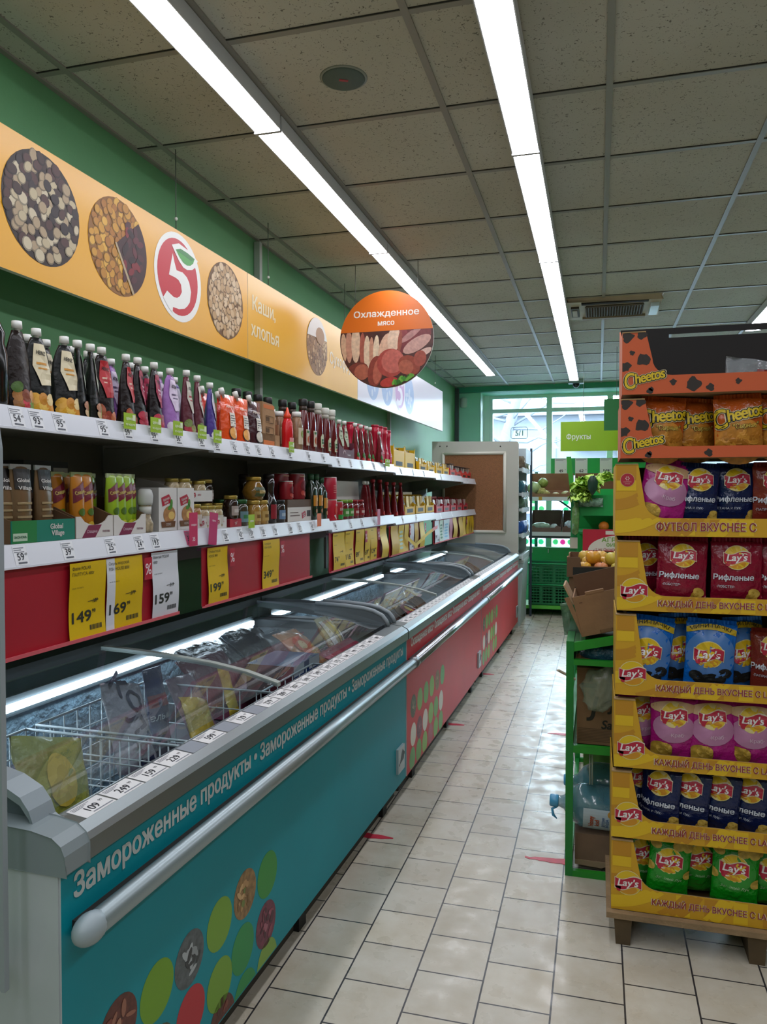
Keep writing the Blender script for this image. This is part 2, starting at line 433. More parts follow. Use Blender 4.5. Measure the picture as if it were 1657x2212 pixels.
# vertical conduits on the left wall
def conduit(y, x, w, z0, z1, label, c='a8b0a8'):
    o = thing('wall_conduit', label, 'conduit', (x, y, 0), 0, None, MB().box(-w/2, w/2, -w/2, w/2, z0, z1, P(c, .5)).box(-w*.7, w*.7, -w*.7, w*.7, (z0+z1)/2, (z0+z1)/2+.02, P('8f968f', .5)))
conduit(4.07, -1.88, .035, 1.72, 2.9, 'pale vertical cable conduit on the green wall behind the banner, beside the round meat sign')
conduit(6.95, -1.885, .03, 1.7, 2.9, 'thin vertical conduit on the green wall, low behind the far banner')
conduit(10.45, -1.87, .05, 0, 2.9, 'dark vertical pipe in the far left room corner', '3c4a4a')
o = thing('wall_sensor', 'small pale round sensor high in the far left corner beside the window', 'sensor', (-1.8, 10.58, 2.72), 0, None, MB().loft([(-.07, .03, .025), (-.05, .05, .04), (.05, .05, .04), (.07, .03, .025)], P('cfe4de', .5)))

# ---------------------------------------------------------------- strip lamps
BODY = P('c4c6c8', .4); GLOW = EM('f4f6ff', LAMP)
def strip_lamp(x, joints, w, where):
    for k in range(len(joints)-1):
        y0, y1 = joints[k]+.006, joints[k+1]-.006
        t = thing('strip_lamp', where[k], 'ceiling lamp', (x, y0, 2.86), 0, 'linear lamps on the ceiling')
        L = y1-y0; h = w/2
        MB().prism([(-h, 0), (-h, HC-2.86-.008), (h, HC-2.86-.008), (h, 0), (h-.004, 0), (h-.004, .03), (-h+.004, .03), (-h+.004, 0)], 0, L, BODY).build('housing', t)
        d = MB(); v = []; f = []; n = 8
        for j in (0, 1):
            for i in range(n+1):
                u = -1+2*i/n; v.append((u*(h-.0045), j*L, -.010*(1-u*u)+.002))
        for i in range(n): f.append((i, i+1, n+2+i, n+1+i))
        d.add(v, f, GLOW, True); d.build('diffuser', t)
        MB().box(-h, h, -.003, .002, -.008, .05, BODY).build('end_cap', t); MB().box(-h, h, L-.002, L+.003, -.008, .05, BODY).build('end_cap', t)
A = ['glowing strip lamp in the left ceiling row, ', 'glowing strip lamp in the middle ceiling row, ']  # rows carried on unseen behind the photographer, added to light the chip fronts
strip_lamp(-1.232, [-2.3, -.33, 1.215, 2.76, 4.305, 5.85, 7.4, 9.12], .108, [A[0]+q for q in ('far behind the photographer', 'just behind the photographer', 'nearest one, cut by the top photo edge', 'second one counted from the near end', 'beyond the round meat sign', 'second to last before the window', 'last one before the window')])
strip_lamp(-.294, [-2.3, -1.5, .06, 1.64, 3.215, 4.74, 6.34, 8.0, 9.78], .112, [A[1]+q for q in ('short one far behind the photographer', 'behind the photographer', 'just over the photographer', 'nearest one, cut by the top photo edge', 'above the red freezers nearest', 'left of the air vent', 'second to last before the window', 'last one beside the camera dome')])
strip_lamp(1.262, [-2.2, -.64, .93, 2.5, 4.08, 5.66, 7.2], .12, ['glowing strip lamp in the right ceiling row, '+q for q in ('behind the photographer', 'right of the photographer', 'before the chips', 'above the chips', 'second beyond the chips', 'showing above the top chip box')])
# ---------------------------------------------------------------- things on the ceiling
t = thing('ceiling_speaker', 'flat grey green round loudspeaker cover in the ceiling between the lamp rows', 'speaker', (-.868, 2.59, HC))
MB().loft([(-.004, .08, .08), (0, .084, .084)], P('8b9188', .5), 32).build('rim', t)
MB().loft([(-.008, .07, .07), (-.003, .077, .077)], P('56665f', .7, bump=(400, .3)), 32).build('grille', t)
MB().box(-.016, .016, -.006, .006, -.0095, -.0075, P('b04048', .5), Matrix.Rotation(.5, 4, 'Z')).build('badge', t)
t = thing('air_vent', 'dirty white square air conditioning cassette in the ceiling right of the lamps', 'air vent', (.1, 6.25, HC))
CW = P('b8aa90', .5, nz=(7, .12)); DK = P('15130f', .8)
MB().prism([(-.33, -.29), (.34, -.29), (.34, .29), (-.33, .29)], -.03, 0, CW, 'z').build('frame', t, .012)
gr = MB().box(-.20, .22, -.16, .16, -.036, -.029, DK); gr.build('grille_opening', t)
sl = MB()
for k in range(22): sl.box(-.2+.42*k/21-.0035, -.2+.42*k/21+.0035, -.16, .16, -.046, -.034, P('4a4236', .6))
for k in range(9): sl.box(-.2, .22, -.16+.04*k-.003, -.16+.04*k+.003, -.045, -.036, P('6a6150', .6))
sl.build('grille', t)
MB().box(-.23, .25, -.275, -.225, -.04, -.029, DK).build('louvre', t); MB().box(-.23, .25, .2, .26, -.05, -.029, P('8a7a60', .5)).build('louvre', t)
MB().box(-.31, -.25, -.16, .14, -.045, -.029, P('3a342a', .6)).box(-.3, -.265, -.1, .1, -.05, -.04, P('b0a48c', .5)).build('louvre', t)
MB().box(.27, .33, -.16, .14, -.06, -.029, P('c8dde4', .2), Matrix.Rotation(.0, 4, 'Y')).build('louvre', t)
t = thing('security_camera', 'small dark dome security camera hanging at the ceiling before the window', 'camera', (-.28, 10.2, HC))
MB().box(-.1, .1, -.06, .06, -.05, 0, P('9db0b4', .5)).build('base', t, .008); MB().ball((0, 0, -.06), .045, P('0c1018', .1)).build('dome', t)
for x, y, l, w_ in ((.98, 7.9, .5, 'thin grey wire hanging from the ceiling left of the right lamp row'), (1.25, 8.4, .62, 'thin grey wire hanging from the ceiling under the right lamp row')):
    thing('hanging_wire', w_, 'wire', (x, y, HC-l), 0, None, MB().tube([(0, 0, 0), (0, 0, l)], .004, P('30302c', .5)).box(-.008, .008, -.008, .008, l-.004, l, BODY))

# ---------------------------------------------------------------- window wall and what lies outside
FR = P('e2faf4', .4, name='window_frame_paint')
WG = GLASS((.93, .98, 1), .9)
def window(n, x0, x1):
    w = MB(); z0, z1, zt = .62, 2.85, 2.63; f = .038
    w.box(x0, x0+f, 10.98, 11.06, z0, z1, FR).box(x1-f, x1, 10.98, 11.06, z0, z1, FR).box(x0+f, x1-f, 10.98, 11.06, z1-.045, z1, FR)
    w.box(x0+f, x1-f, 10.98, 11.06, z0, z0+.1, FR).box(x0+f, x1-f, 10.97, 11.06, zt-.026, zt+.026, FR)
    o = struct('window_%d' % n, w)
    MB().box(x0+f, x1-f, 11.018, 11.022, z0+.1, zt-.026, WG).build('pane', o); MB().box(x0+f, x1-f, 11.018, 11.022, zt+.026, z1-.045, WG).build('pane', o)
for n, (a, b) in enumerate(((-1.49, -.663), (-.663, .151), (.151, .99), (.99, 1.8), (1.8, 2.4))): window(n+1, a, b)
struct('trim_4', MB().box(-1.57, -1.49, 10.95, 11.08, .62, 2.85, FR).box(-1.57, 2.4, 10.6, 10.98, .6, .62, P('b8d8cc', .4)))
struct('trim_5', MB().box(-1.575, -1.567, 10.6, 10.95, .62, 2.85, P('e4f6f0', .5)))  # pale reveal facing: daylight from the window put into its colour
wfilm = GLASS((.96, .98, 1), .5)
t = thing('window_sticker', 'pale house number sticker high on the left window pane', 'sticker', (-1.08, 11.012, 2.32))
s_ = MB(); SP = P('c3d4e0', .6); s_.txt('5/1', 0, 0, .075, SP, FP(), .03); s_.build('lettering', t)
s_ = MB(); s_.tube([(-.1, 0, -.08), (.1, 0, -.08), (.115, 0, -.06), (.115, 0, .06), (.1, 0, .08), (-.1, 0, .08), (-.115, 0, .06), (-.115, 0, -.06)], .004, SP, 6, None, True); s_.build('outline', t)
# translucent dotted film on the low panes
def film_mat(c):
    m = bpy.data.materials.new('window_film'); m.use_nodes = True; nt = m.node_tree; nt.nodes.remove(nt.nodes['Principled BSDF'])
    t_ = nt.nodes.new('ShaderNodeBsdfTranslucent'); t_.inputs[0].default_value = lin(c); d = nt.nodes.new('ShaderNodeBsdfDiffuse'); d.inputs[0].default_value = lin(c)
    x_ = nt.nodes.new('ShaderNodeMixShader'); x_.inputs[0].default_value = .3; nt.links.new(t_.outputs[0], x_.inputs[1]); nt.links.new(d.outputs[0], x_.inputs[2]); nt.links.new(x_.outputs[0], nt.nodes['Material Output'].inputs[0]); return m
DW = film_mat('e9edf0'); FC = {c: film_mat(c) for c in ('1fd07f', '45c064', 'e01478')}
def dotted(x0, x1, z0, z1, dots, label):
    p = FP(11.012)
    m = MB().rect(x0, x1, z0, z1, DW, p, 1)
    for x, z, c in dots: m.ell(x, z, .038, .038, FC[c], FP(11.0145), 1, 20, 1)
    thing('window_film', label, 'window film', (0, 0, 0), 0, 'dotted films on the window', m)
G1, G2, PK = '1fd07f', '45c064', 'e01478'
dotted(-1.44, -.71, .73, .93, [(x, z, G1) for x in (-1.31, -1.2, -1.09, -.98, -.87, -.77) for z in (.89, .785)], 'white window film with green dots low on the left pane')
dotted(-.62, .11, .73, .93, [(x, z, PK if (x, z) == (-.47, .785) else G2 if z < .8 else G1) for x in (-.57, -.47, -.37, -.27, -.17, -.05) for z in (.89, .785)], 'white window film with green dots and one pink dot')
dotted(-1.44, -.71, 1.18, 1.42, [(-.87, 1.36, G2), (-.87, 1.25, G2), (-.765, 1.25, G2), (-1.0, 1.25, G2), (-1.0, 1.36, G2)], 'white window film with light green dots behind the upper produce shelf')
dotted(-.5, -.2, 1.18, 1.42, [(-.43, 1.34, G1), (-.43, 1.235, G1)], 'white window film with two green dots behind the upper produce shelf')
# outdoors: snowy yard, pale building, bare tree
struct('outdoor_ground', MB().box(-30, 30, 11.3, 60, -.6, -.5, P('656a70', .9, nz=(.5, .1))))
t = thing('apartment_building', 'pale apartment building seen through the shop window', 'building', (-4, 27, -.5))
MB().box(-12, 16, 0, 6, 0, 4.6, P('4e535a', .8, nz=(1, .06))).build('wall', t)
MB().box(-12, 16, -.5, 0, 4.6, 5.0, P('62666c', .8)).build('cornice', t); MB().box(-12, 16, -.3, 0, 1.4, 1.7, P('66696e', .8)).build('ledge', t)
MB().box(-12, 16, -.12, 0, 0, 1.4, P('363c48', .8)).build('plinth', t); MB().box(3.2, 9, -.9, 0, 3.5, 3.75, P('2a212a', .7)).build('canopy', t)
for k in range(7): MB().box(-9+3.4*k, -7.6+3.4*k, -.06, .02, 2.2, 3.9, P('384048', .2)).build('window', t)
t = thing('bare_tree', 'bare leaning street tree outside the left window pane', 'tree', (-2.2, 16.5, -.5))
TR = P('43464e', .9)
MB().tube([(-.35, 0, 0), (-.15, 0, 1.4), (.15, 0, 2.6), (.6, 0, 4.2), (1.0, 0, 5.4)], [.17, .15, .13, .1, .06], TR, 8).build('trunk', t)
br = MB()
for k in range(26):
    h = random.uniform(2.0, 5.0); x = .15+(h-2.6)*.28; a = random.choice((-1, 1)); p = [(x, 0, h)]
    for q in range(4): p.append((p[-1][0]+a*random.uniform(.15, .5), p[-1][1]+random.uniform(-.2, .2), p[-1][2]+random.uniform(-.12, .32)))
    br.tube(p, [.035, .026, .018, .012, .006], TR, 5)
br.build('branches', t)
# ================================================================ hanging banner on the left wall
def blobs(mb, cx, cz, r, base, cols, n, sz, proj, lay=2, seed=1, asp=(.7, 1.0)):
    rnd = random.Random(seed); mb.ell(cx, cz, r, r, P(base, .5), proj, lay, 36, 1)
    done = []
    for k in range(n):
        for _ in range(40):
            a = rnd.uniform(0, 2*PI); q = math.sqrt(rnd.random())*(r-sz*.8); x, z = cx+q*math.cos(a), cz+q*math.sin(a)
            if all((x-p[0])**2+(z-p[1])**2 > (sz*.98)**2 for p in done): break
        else: continue
        done.append((x, z)); c = rnd.choice(cols); s_ = sz*rnd.uniform(.8, 1.1); ro = rnd.uniform(0, PI); am = rnd.uniform(*asp)
        d = tuple(v*.45 for v in lin(c)[:3])
        mb.ell(x, z, s_, s_*am, P(d, .5), proj, lay+1+.02*k, 12, 1, ro)
        mb.ell(x+s_*.08, z+s_*.1, s_*.82, s_*am*.82, P(c, .5), proj, lay+1.01+.02*k, 12, 1, ro)
def nut_photo(mb, cx, cz, r, kind, proj, lay=2):
    if kind == 'nuts': blobs(mb, cx, cz, r, '2a1c18', ['b8a888', '3c2722', '4a2c28', 'c4b69a', '2e2022', 'a89274'], 150, r*.125, proj, lay, 4)
    elif kind == 'mix':
        blobs(mb, cx, cz, r, '8a5a20', ['c8902e', 'b87e28', 'd8a440', 'a86c20'], 120, r*.12, proj, lay, 5)
        q = [(cx+r*.99*math.cos(a), cz+r*.99*math.sin(a)) for a in [R(v) for v in range(-62, 52, 6)]]+[(cx-r*.12, cz+r*.05)]
        mb.poly(q, P('3a1618', .5), proj, lay+4)
        rnd = random.Random(8)
        for k in range(26):
            x, z = cx+r*rnd.uniform(.15, .8), cz+r*rnd.uniform(-.6, .6)
            if math.hypot(x-cx, z-cz) < r*.82: mb.ell(x, z, r*.12, r*.07, P(rnd.choice(['7a1c22', '4a1a20', '5c2028', '2c1216']), .5), proj, lay+5+.02*k, 12, 1, rnd.uniform(0, 3))
        mb.poly([(cx-r*.16, cz+r*.06), (cx-r*.10, cz+r*.08), (cx+r*.52, cz-r*.85), (cx+r*.45, cz-r*.88)], P('b09a78', .5), proj, lay+6)
    elif kind == 'rings':
        blobs(mb, cx, cz, r, '6e4c2a', ['c8a880', 'd4b894', 'b89468'], 130, r*.13, proj, lay, 6, (.75, .95))
        rnd = random.Random(3)
        for k in range(45):
            a = rnd.uniform(0, 2*PI); q = math.sqrt(rnd.random())*r*.85; mb.ell(cx+q*math.cos(a), cz+q*math.sin(a), r*.03, r*.028, P('7a5634', .5), proj, lay+4, 8, 1)
    elif kind == 'flakes':
        blobs(mb, cx, cz, r, '9a7a5c', ['b8946c', 'a07c58', '8c6c54', 'c8a880'], 80, r*.11, proj, lay, 9, (.5, .8))
        q = [(cx+r*math.cos(R(a)), cz+r*math.sin(R(a))) for a in range(20, 166, 6)]; mb.poly(q, P('e4e2dc', .5), proj, lay+5)
        mb.ell(cx+r*.25, cz+r*.42, r*.42, r*.3, P('a88460', .5), proj, lay+6, 16, 1)
t = thing('hanging_banner', 'long yellow hanging banner with round food pictures along the left wall', 'banner', (-1.74, 1.5, 0), R(90-.747))
bz0, bz1 = 2.15, 2.582
YEL = P('e0a21c', .32, spec=.6, nz=(1.2, .05)); YEL2 = P('e2ac3c', .3, spec=.6, nz=(1.2, .05)); LIL = P('dcd8e4', .3, spec=.6)  # paler YEL2 and LIL: window glare put into the panel colours
EDGE = P('c9c6b8', .4)
m = MB()
for a, b, mt in ((-.8, 2.08, YEL), (2.084, 3.85, YEL2), (3.854, 6.83, LIL)): m.box(a, b, 0, .02, bz0, bz1, EDGE, None, mt)
m.build('panel', t)
pr = FP(0); m = MB()
for x_, k_ in ((.615, 'nuts'), (1.016, 'mix'), (1.849, 'rings'), (3.046, 'flakes')):
    m = MB(); nut_photo(m, x_, 2.385, .178, k_, pr); m.build('food_picture', t)
def five_logo(mb, cx, cz, r, proj, red='c2182c', wh='ecebe6', gr='3f9a3a', lay=2):
    Wm, Rm, Gm = P(wh, .4), P(red, .4), P(gr, .4)
    mb.ell(cx, cz, r, r, Wm, proj, lay, 40, 1); mb.ell(cx-r*.02, cz, r*.86, r*.86, Rm, proj, lay+1, 40, 1)
    # white numeral: stem, bowl
    S5 = [(-.26, .48), (-.19, .30), (-.10, .14), (.16, .16), (.34, .10), (.45, .0), (.53, -.2), (.47, -.456), (.36, -.57), (.24, -.655), (0, -.72), (-.26, -.73), (-.28, -.86), (-.45, -.78), (-.66, -.60), (-.57, -.5),
          (-.5, -.42), (-.22, -.5), (-.08, -.48), (.03, -.42), (.12, -.3), (.085, -.14), (-.02, -.06), (-.15, -.04), (-.42, -.04)]
    mb.poly([(cx+x*r, cz+z*r) for x, z in S5], Wm, proj, lay+2)
    out = [(-.30, .66), (0, .78), (.40, .74), (.84, .61), (.74, .44), (.58, .33), (.36, .27), (.18, .28), (.0, .38), (-.16, .52)]
    mb.poly([(cx+x*r, cz+z*r) for x, z in out], Wm, proj, lay+3)
    lf = [(-.14, .60), (.06, .675), (.36, .665), (.69, .615), (.62, .49), (.5, .41), (.34, .37), (.18, .39), (.02, .47)]
    mb.poly([(cx+x*r, cz+z*r) for x, z in lf], Gm, proj, lay+4)
    mb.poly([(cx+x*r, cz+z*r) for x, z in lf[:4]+[(.55, .53), (.3, .56), (.05, .58)]], P('2b7a34', .4), proj, lay+5)
m = MB(); five_logo(m, 1.431, 2.384, .185, pr); m.build('store_logo', t)
m = MB(); TX = P('e9dcb8', .4)
m.txt('Каши,', 2.135, 2.448, .075, TX, pr, .025, 0, 'L').txt('хлопья', 2.12, 2.315, .075, TX, pr, .025, 0, 'L').txt('Сухофрукты', 3.27, 2.36, .075, P('efe2cc', .4), pr, .025, 0, 'L'); m.build('lettering', t)
BL = P('9fb4d8', .4)
rnd = random.Random(2)
for x in (4.23, 4.63, 5.36):
    m = MB().ell(x, 2.36, .17, .17, BL, pr, 1, 30, 1)
    for k in range(14):
        a = rnd.uniform(0, 6.28); q = rnd.uniform(0, .12); m.ell(x+q*math.cos(a), 2.36+q*math.sin(a), .03, .02, P('c6d0e4', .4), pr, 2+.02*k, 10, 1, a)
    m.build('food_picture', t)
m = MB(); five_logo(m, 5.03, 2.36, .175, pr, 'c49cc8', 'e6e2ee', 'b4c4d8'); m.build('store_logo', t);
w = MB()
for x in (.2, 1.43, 2.35, 3.6, 5.2, 6.5): MB().tube([(x, .01, bz1), (x, .01, HC)], .0022, P('5a6258', .5), 6).ball((x, .01, bz1+.05), .008, P('d8d8d0', .4), 8).build('hanging_wire', t)
# ---------------------------------------------------------------- round meat sign
t = thing('round_sign', 'round orange hanging sign for chilled meat with a picture of cuts', 'sign', (-1.295, 4.7, 2.44))
r = .306; m = MB(); m.prism(ring_pts(0, 0, r, r, 56), 0, .012, P('dcd6cc', .4), 'y'); m.build('board', t)
pr = FP(0); m = MB(); ORG = P('e0701c', .35)
top = [(r*math.cos(R(a)), r*math.sin(R(a))) for a in range(10, 171, 4)]; m.poly(top, ORG, pr, 1)
bot = [(r*math.cos(R(a)), r*math.sin(R(a))) for a in range(170, 371, 4)]; m.poly(bot, P('4a2420', .4, nz=(20, .4)), pr, 1)
m.txt('Охлажденное', 0, .165, .04, P('f4ece4', .4), pr, .03, 0, 'C', .425).txt('мясо', 0, .105, .033, P('f4ece4', .4), pr, .03)
rnd = random.Random(12)
def seg(x, z, rx, rz, c, ro, l):
    n = 18; pts = []
    for i in range(n):
        a = 2*PI*i/n; px, pz = rx*math.cos(a), rz*math.sin(a); X = x+px*math.cos(ro)-pz*math.sin(ro); Z = z+px*math.sin(ro)+pz*math.cos(ro)
        d = math.hypot(X, Z)
        if d > r*.985: X, Z = X*r*.985/d, Z*r*.985/d
        pts.append((X, min(Z, .052)))
    m.poly(pts, P(c, .4, nz=(45, .18)), pr, l)
for i, (x, z, a, b, c, ro) in enumerate([(.13, .0, .17, .085, '7a3034', .3), (.2, -.04, .1, .04, 'c89a90', .5), (.16, .02, .08, .02, 'b4807c', .6), (.25, -.09, .05, .02, 'd8b4a8', .4), (.08, .03, .06, .03, '8c3c40', .2),
    (-.28, -.04, .02, .09, 'd8b090', .05), (-.245, -.03, .022, .11, 'c8907a', .02), (-.2, -.02, .03, .12, 'e0c0a4', 0), (-.155, -.06, .02, .11, 'a85a4c', 0), (-.125, -.08, .022, .11, 'e0c4a8', 0), (-.095, -.08, .016, .1, 'c89078', 0), (-.065, -.07, .02, .1, 'e4ccb0', -.05),
    (-.01, -.05, .035, .09, 'd8ae94', -.3), (.05, .0, .04, .09, 'e0c0a8', -.1), (.09, -.02, .014, .07, '9a5040', -.1),
    (-.19, -.19, .075, .05, '7c342c', .3), (-.16, -.2, .05, .05, 'b0604c', .4), (-.07, -.2, .05, .1, '8c3a30', -.15), (-.055, -.2, .03, .08, 'b8604e', -.15), (.03, -.15, .09, .09, 'a8443c', .3), (.045, -.14, .075, .075, 'c0645a', .2), (.15, -.17, .075, .06, '94402e', -.5), (.13, -.18, .05, .045, 'ac5a44', -.5), (.02, -.27, .06, .03, 'b83a34', .2), (.22, -.13, .04, .05, 'a04a3a', -.2)]):
    seg(x, z, a, b, c, ro, 2+.1*i)
for k in range(16):
    x = rnd.uniform(.05, .17); seg(x, -.31+x*.35+rnd.uniform(0, .03), .018, .01, rnd.choice(['3f8a2a', '6aa83a', '2c6a20']), rnd.uniform(0, 3), 6+.1*k)
m.build('printed_picture', t)
for x in (-.205, .205): MB().tube([(x, .006, math.sqrt(r*r-x*x)-.01), (x, .006, HC-2.44)], .0022, P('5a5a52', .5), 6).build('hanging_wire', t)

# ================================================================ wall shelving
def xs(y): return -1.40+(y-1.5)*.01304
RZ = R(90-.747)
BAYS = [(1.30, 2.563, 1.684, 1.340), (2.567, 3.826, 1.676, 1.333), (3.83, 5.09, 1.664, 1.319), (5.094, 6.36, 1.650, 1.306), (6.364, 7.63, 1.637, 1.297), (7.634, 8.40, 1.623, 1.292)]
def tierz(y, tier):
    for a, b, u, l in BAYS:
        if y < b+.002: return u if tier == 'U' else l
    return BAYS[-1][2] if tier == 'U' else BAYS[-1][3]
def on(y, off, tier, dz=0): return (xs(y)-off, y, tierz(y, tier)+dz)
RAIL = P('c9ccd4', .25, spec=.6); RAILB = P('b6bed0', .3); SHB = P('b9b8b2', .5); BACK = P('77766f', .6, nz=(4, .05)); TK = P('d6d8dc', .5); INK = P('20222c', .6)
BAYW = ['first', 'second', 'third', 'fourth', 'fifth', 'last']
UT = {0: [(1.593, '54', '49'), (1.661, '93', '99'), (1.747, '95', '99'), (1.93, '95', '99'), (2.047, '59', '49'), (2.188, '59', '49'), (2.333, '56', '49'), (2.487, '56', '49')],
      1: [(2.60, '55', '99'), (2.741, '62', '99'), (2.852, '62', '99'), (2.958, '65', '99'), (3.095, '62', '99'), (3.284, '26', '49'), (3.52, '89', '99'), (3.72, '99', '99')],
      2: [(3.95, '99', '99'), (4.15, '75', '49'), (4.36, '64', '99'), (4.6, '49', '99'), (4.85, '79', '99')], 3: [(5.25, '29', '99'), (5.6, '32', '49'), (5.95, '35', '99')], 4: [(6.6, '28', '99'), (7.1, '31', '99')], 5: [(7.9, '27', '99')]}
LT = {0: [(1.60, '59', '49'), (1.775, '39', '99'), (1.961, '25', '49'), (2.105, '24', '49'), (2.193, '193', '99'), (2.40, '35', '49')],
      1: [(2.666, '28', '49'), (2.79, '43', '49'), (2.885, '159', '99'), (3.0, '28', '99'), (3.12, '179', '99'), (3.29, '189', '49'), (3.4, '37', '99'), (3.56, '45', '99')],
      2: [(3.9, '99', '49'), (4.15, '75', '99'), (4.36, '64', '99'), (4.6, '49', '99')], 3: [(5.3, '29', '99'), (5.7, '35', '49')], 4: [(6.6, '28', '99'), (7.1, '31', '99')], 5: [(7.9, '27', '99')]}
GT = {0: [2.045, 2.185, 2.317, 2.478], 1: [2.59, 3.284], 2: [4.85, 4.9]}
for k, (y0, y1, zu, zl) in enumerate(BAYS):
    Wd = y1-y0; D = .47+(y0-1.5)*.013
    t = thing('shelving_bay', '%s bay of white two tier wall shelving from the near end' % BAYW[k], 'shelving', (xs(y0), y0, 0), RZ, 'bays of the wall shelving')
    MB().box(0.002, Wd-.002, D-.014, D, 1.16, zu-.002, BACK).build('back_panel', t)
    for nm, z, tk in (('U', zu, UT), ('L', zl, LT)):
        MB().box(0, Wd, .002, D-.016, z-.032, z, SHB).box(0, Wd, .004, .02, z-.045, z-.032, SHB).build('shelf_board', t)
        rail = MB().prism([(-.004, z+.002), (.002, z+.002), (.002, z-.056), (-.018, z-.056), (-.020, z-.052)], .001, Wd-.001, RAIL, 'x').box(.001, Wd-.001, -.0215, -.012, z-.057, z-.0525, P('dfe2ea', .25)).build('price_rail', t)
        slope = lambda x, zz, e, z=z: (x, -.0045-(z+.002-zz)*.0155/.054-e, zz)
        for yy_, a, b in tk.get(k, []):
            if not y0 < yy_ < y1: continue
            x = yy_-y0; q = MB(); w_ = .046; pink = (nm == 'L' and abs(yy_-2.40) < .01)
            q.rect(x-w_/2, x+w_/2, z-.05, z-.002, P('c84a78', .4) if pink else TK, slope, 1)
            q.txt(a, x-.002, z-.028, .018, INK, slope, .01).txt(b, x+.017, z-.023, .007, INK, slope, .005)
            for i in range(3): q.rect(x-w_*.45, x+w_*(.3-.2*(i == 1)), z-.008-.005*i, z-.0062-.005*i, P('6a6e78', .6), slope, 2)
            q.rect(x-w_*.3, x+w_*.35, z-.046, z-.042, P('50545e', .6), slope, 2)
            q.build('price_ticket', rail)
        if nm == 'U':
            for yy_ in GT.get(k, []):
                x = yy_-y0; q = MB(); fl = lambda X, Z, e: (X, -.024-e-(Z-z)*.12, Z)
                q.prism([(x-.03, z-.02), (x+.03, z-.02), (x+.03, z+.028), (x-.03, z+.028)], -.0235, -.0225, P('9cc028', .5))
                q.txt('цена', x-.006, z+.012, .010, P('eef4d8', .5), FP(-.0245), .02).txt('по карте', x, z-.006, .008, P('eef4d8', .5), FP(-.0245), .02, 0, 'C', .045)
                q.rect(x+.012, x+.027, z+.006, z+.024, P('dfe8c8', .5), FP(-.0240)); q.build('shelf_talker', rail)
    for x in (.0, Wd-.004):
        b = MB().prism([(.01, zu-.045), (D-.02, zu-.045), (D-.02, zu-.15), (.2, zu-.07)], x, x+.004, P('a9a9a4', .5), 'x'); b.build('bracket', t)
    MB().box(-.012, .012, D-.03, D-.015, .94, zu, P('a0a19c', .5)).build('upright', t)
# pink shelf talkers on the first bays
def talker(y, z0, z1, w, c, label, tilt=0, txts=()):
    q = MB(); q.prism([(-w/2, z0), (w/2, z0), (w/2, z1), (-w/2, z1)], 0, .0008, P(c, .4)); 
    for s_, zz_, h in txts: q.txt(s_, 0, zz_, h, P('f2e4ea', .5), FP(0), .02)
    o = thing('shelf_flag', label, 'price flag', (xs(y)+.028, y, tierz(y, 'L')), (0, tilt, RZ), 'coloured flags on the lower price rail', q)
talker(2.405, -.055, .062, .055, 'c0265a', 'pink flag on the lower rail below the small white sauce box', 0, (('скидка', .02, .008), ('35', -.03, .014)))
talker(2.545, -.06, .058, .06, 'b83068', 'pink flag on the lower rail under the tray of small jars', .12, (('цена', .03, .008),))
talker(2.86, -.005, .05, .055, '9cc028', 'lime flag on the lower rail beside the small red tray', 0, (('цена', .025, .010),))
talker(3.62, -.03, .035, .055, 'd8682c', 'orange flag on the lower rail under the brown and white carton')
talker(4.66, -.05, .05, .06, 'c87890', 'pale pink flag on the lower rail by the white carton')

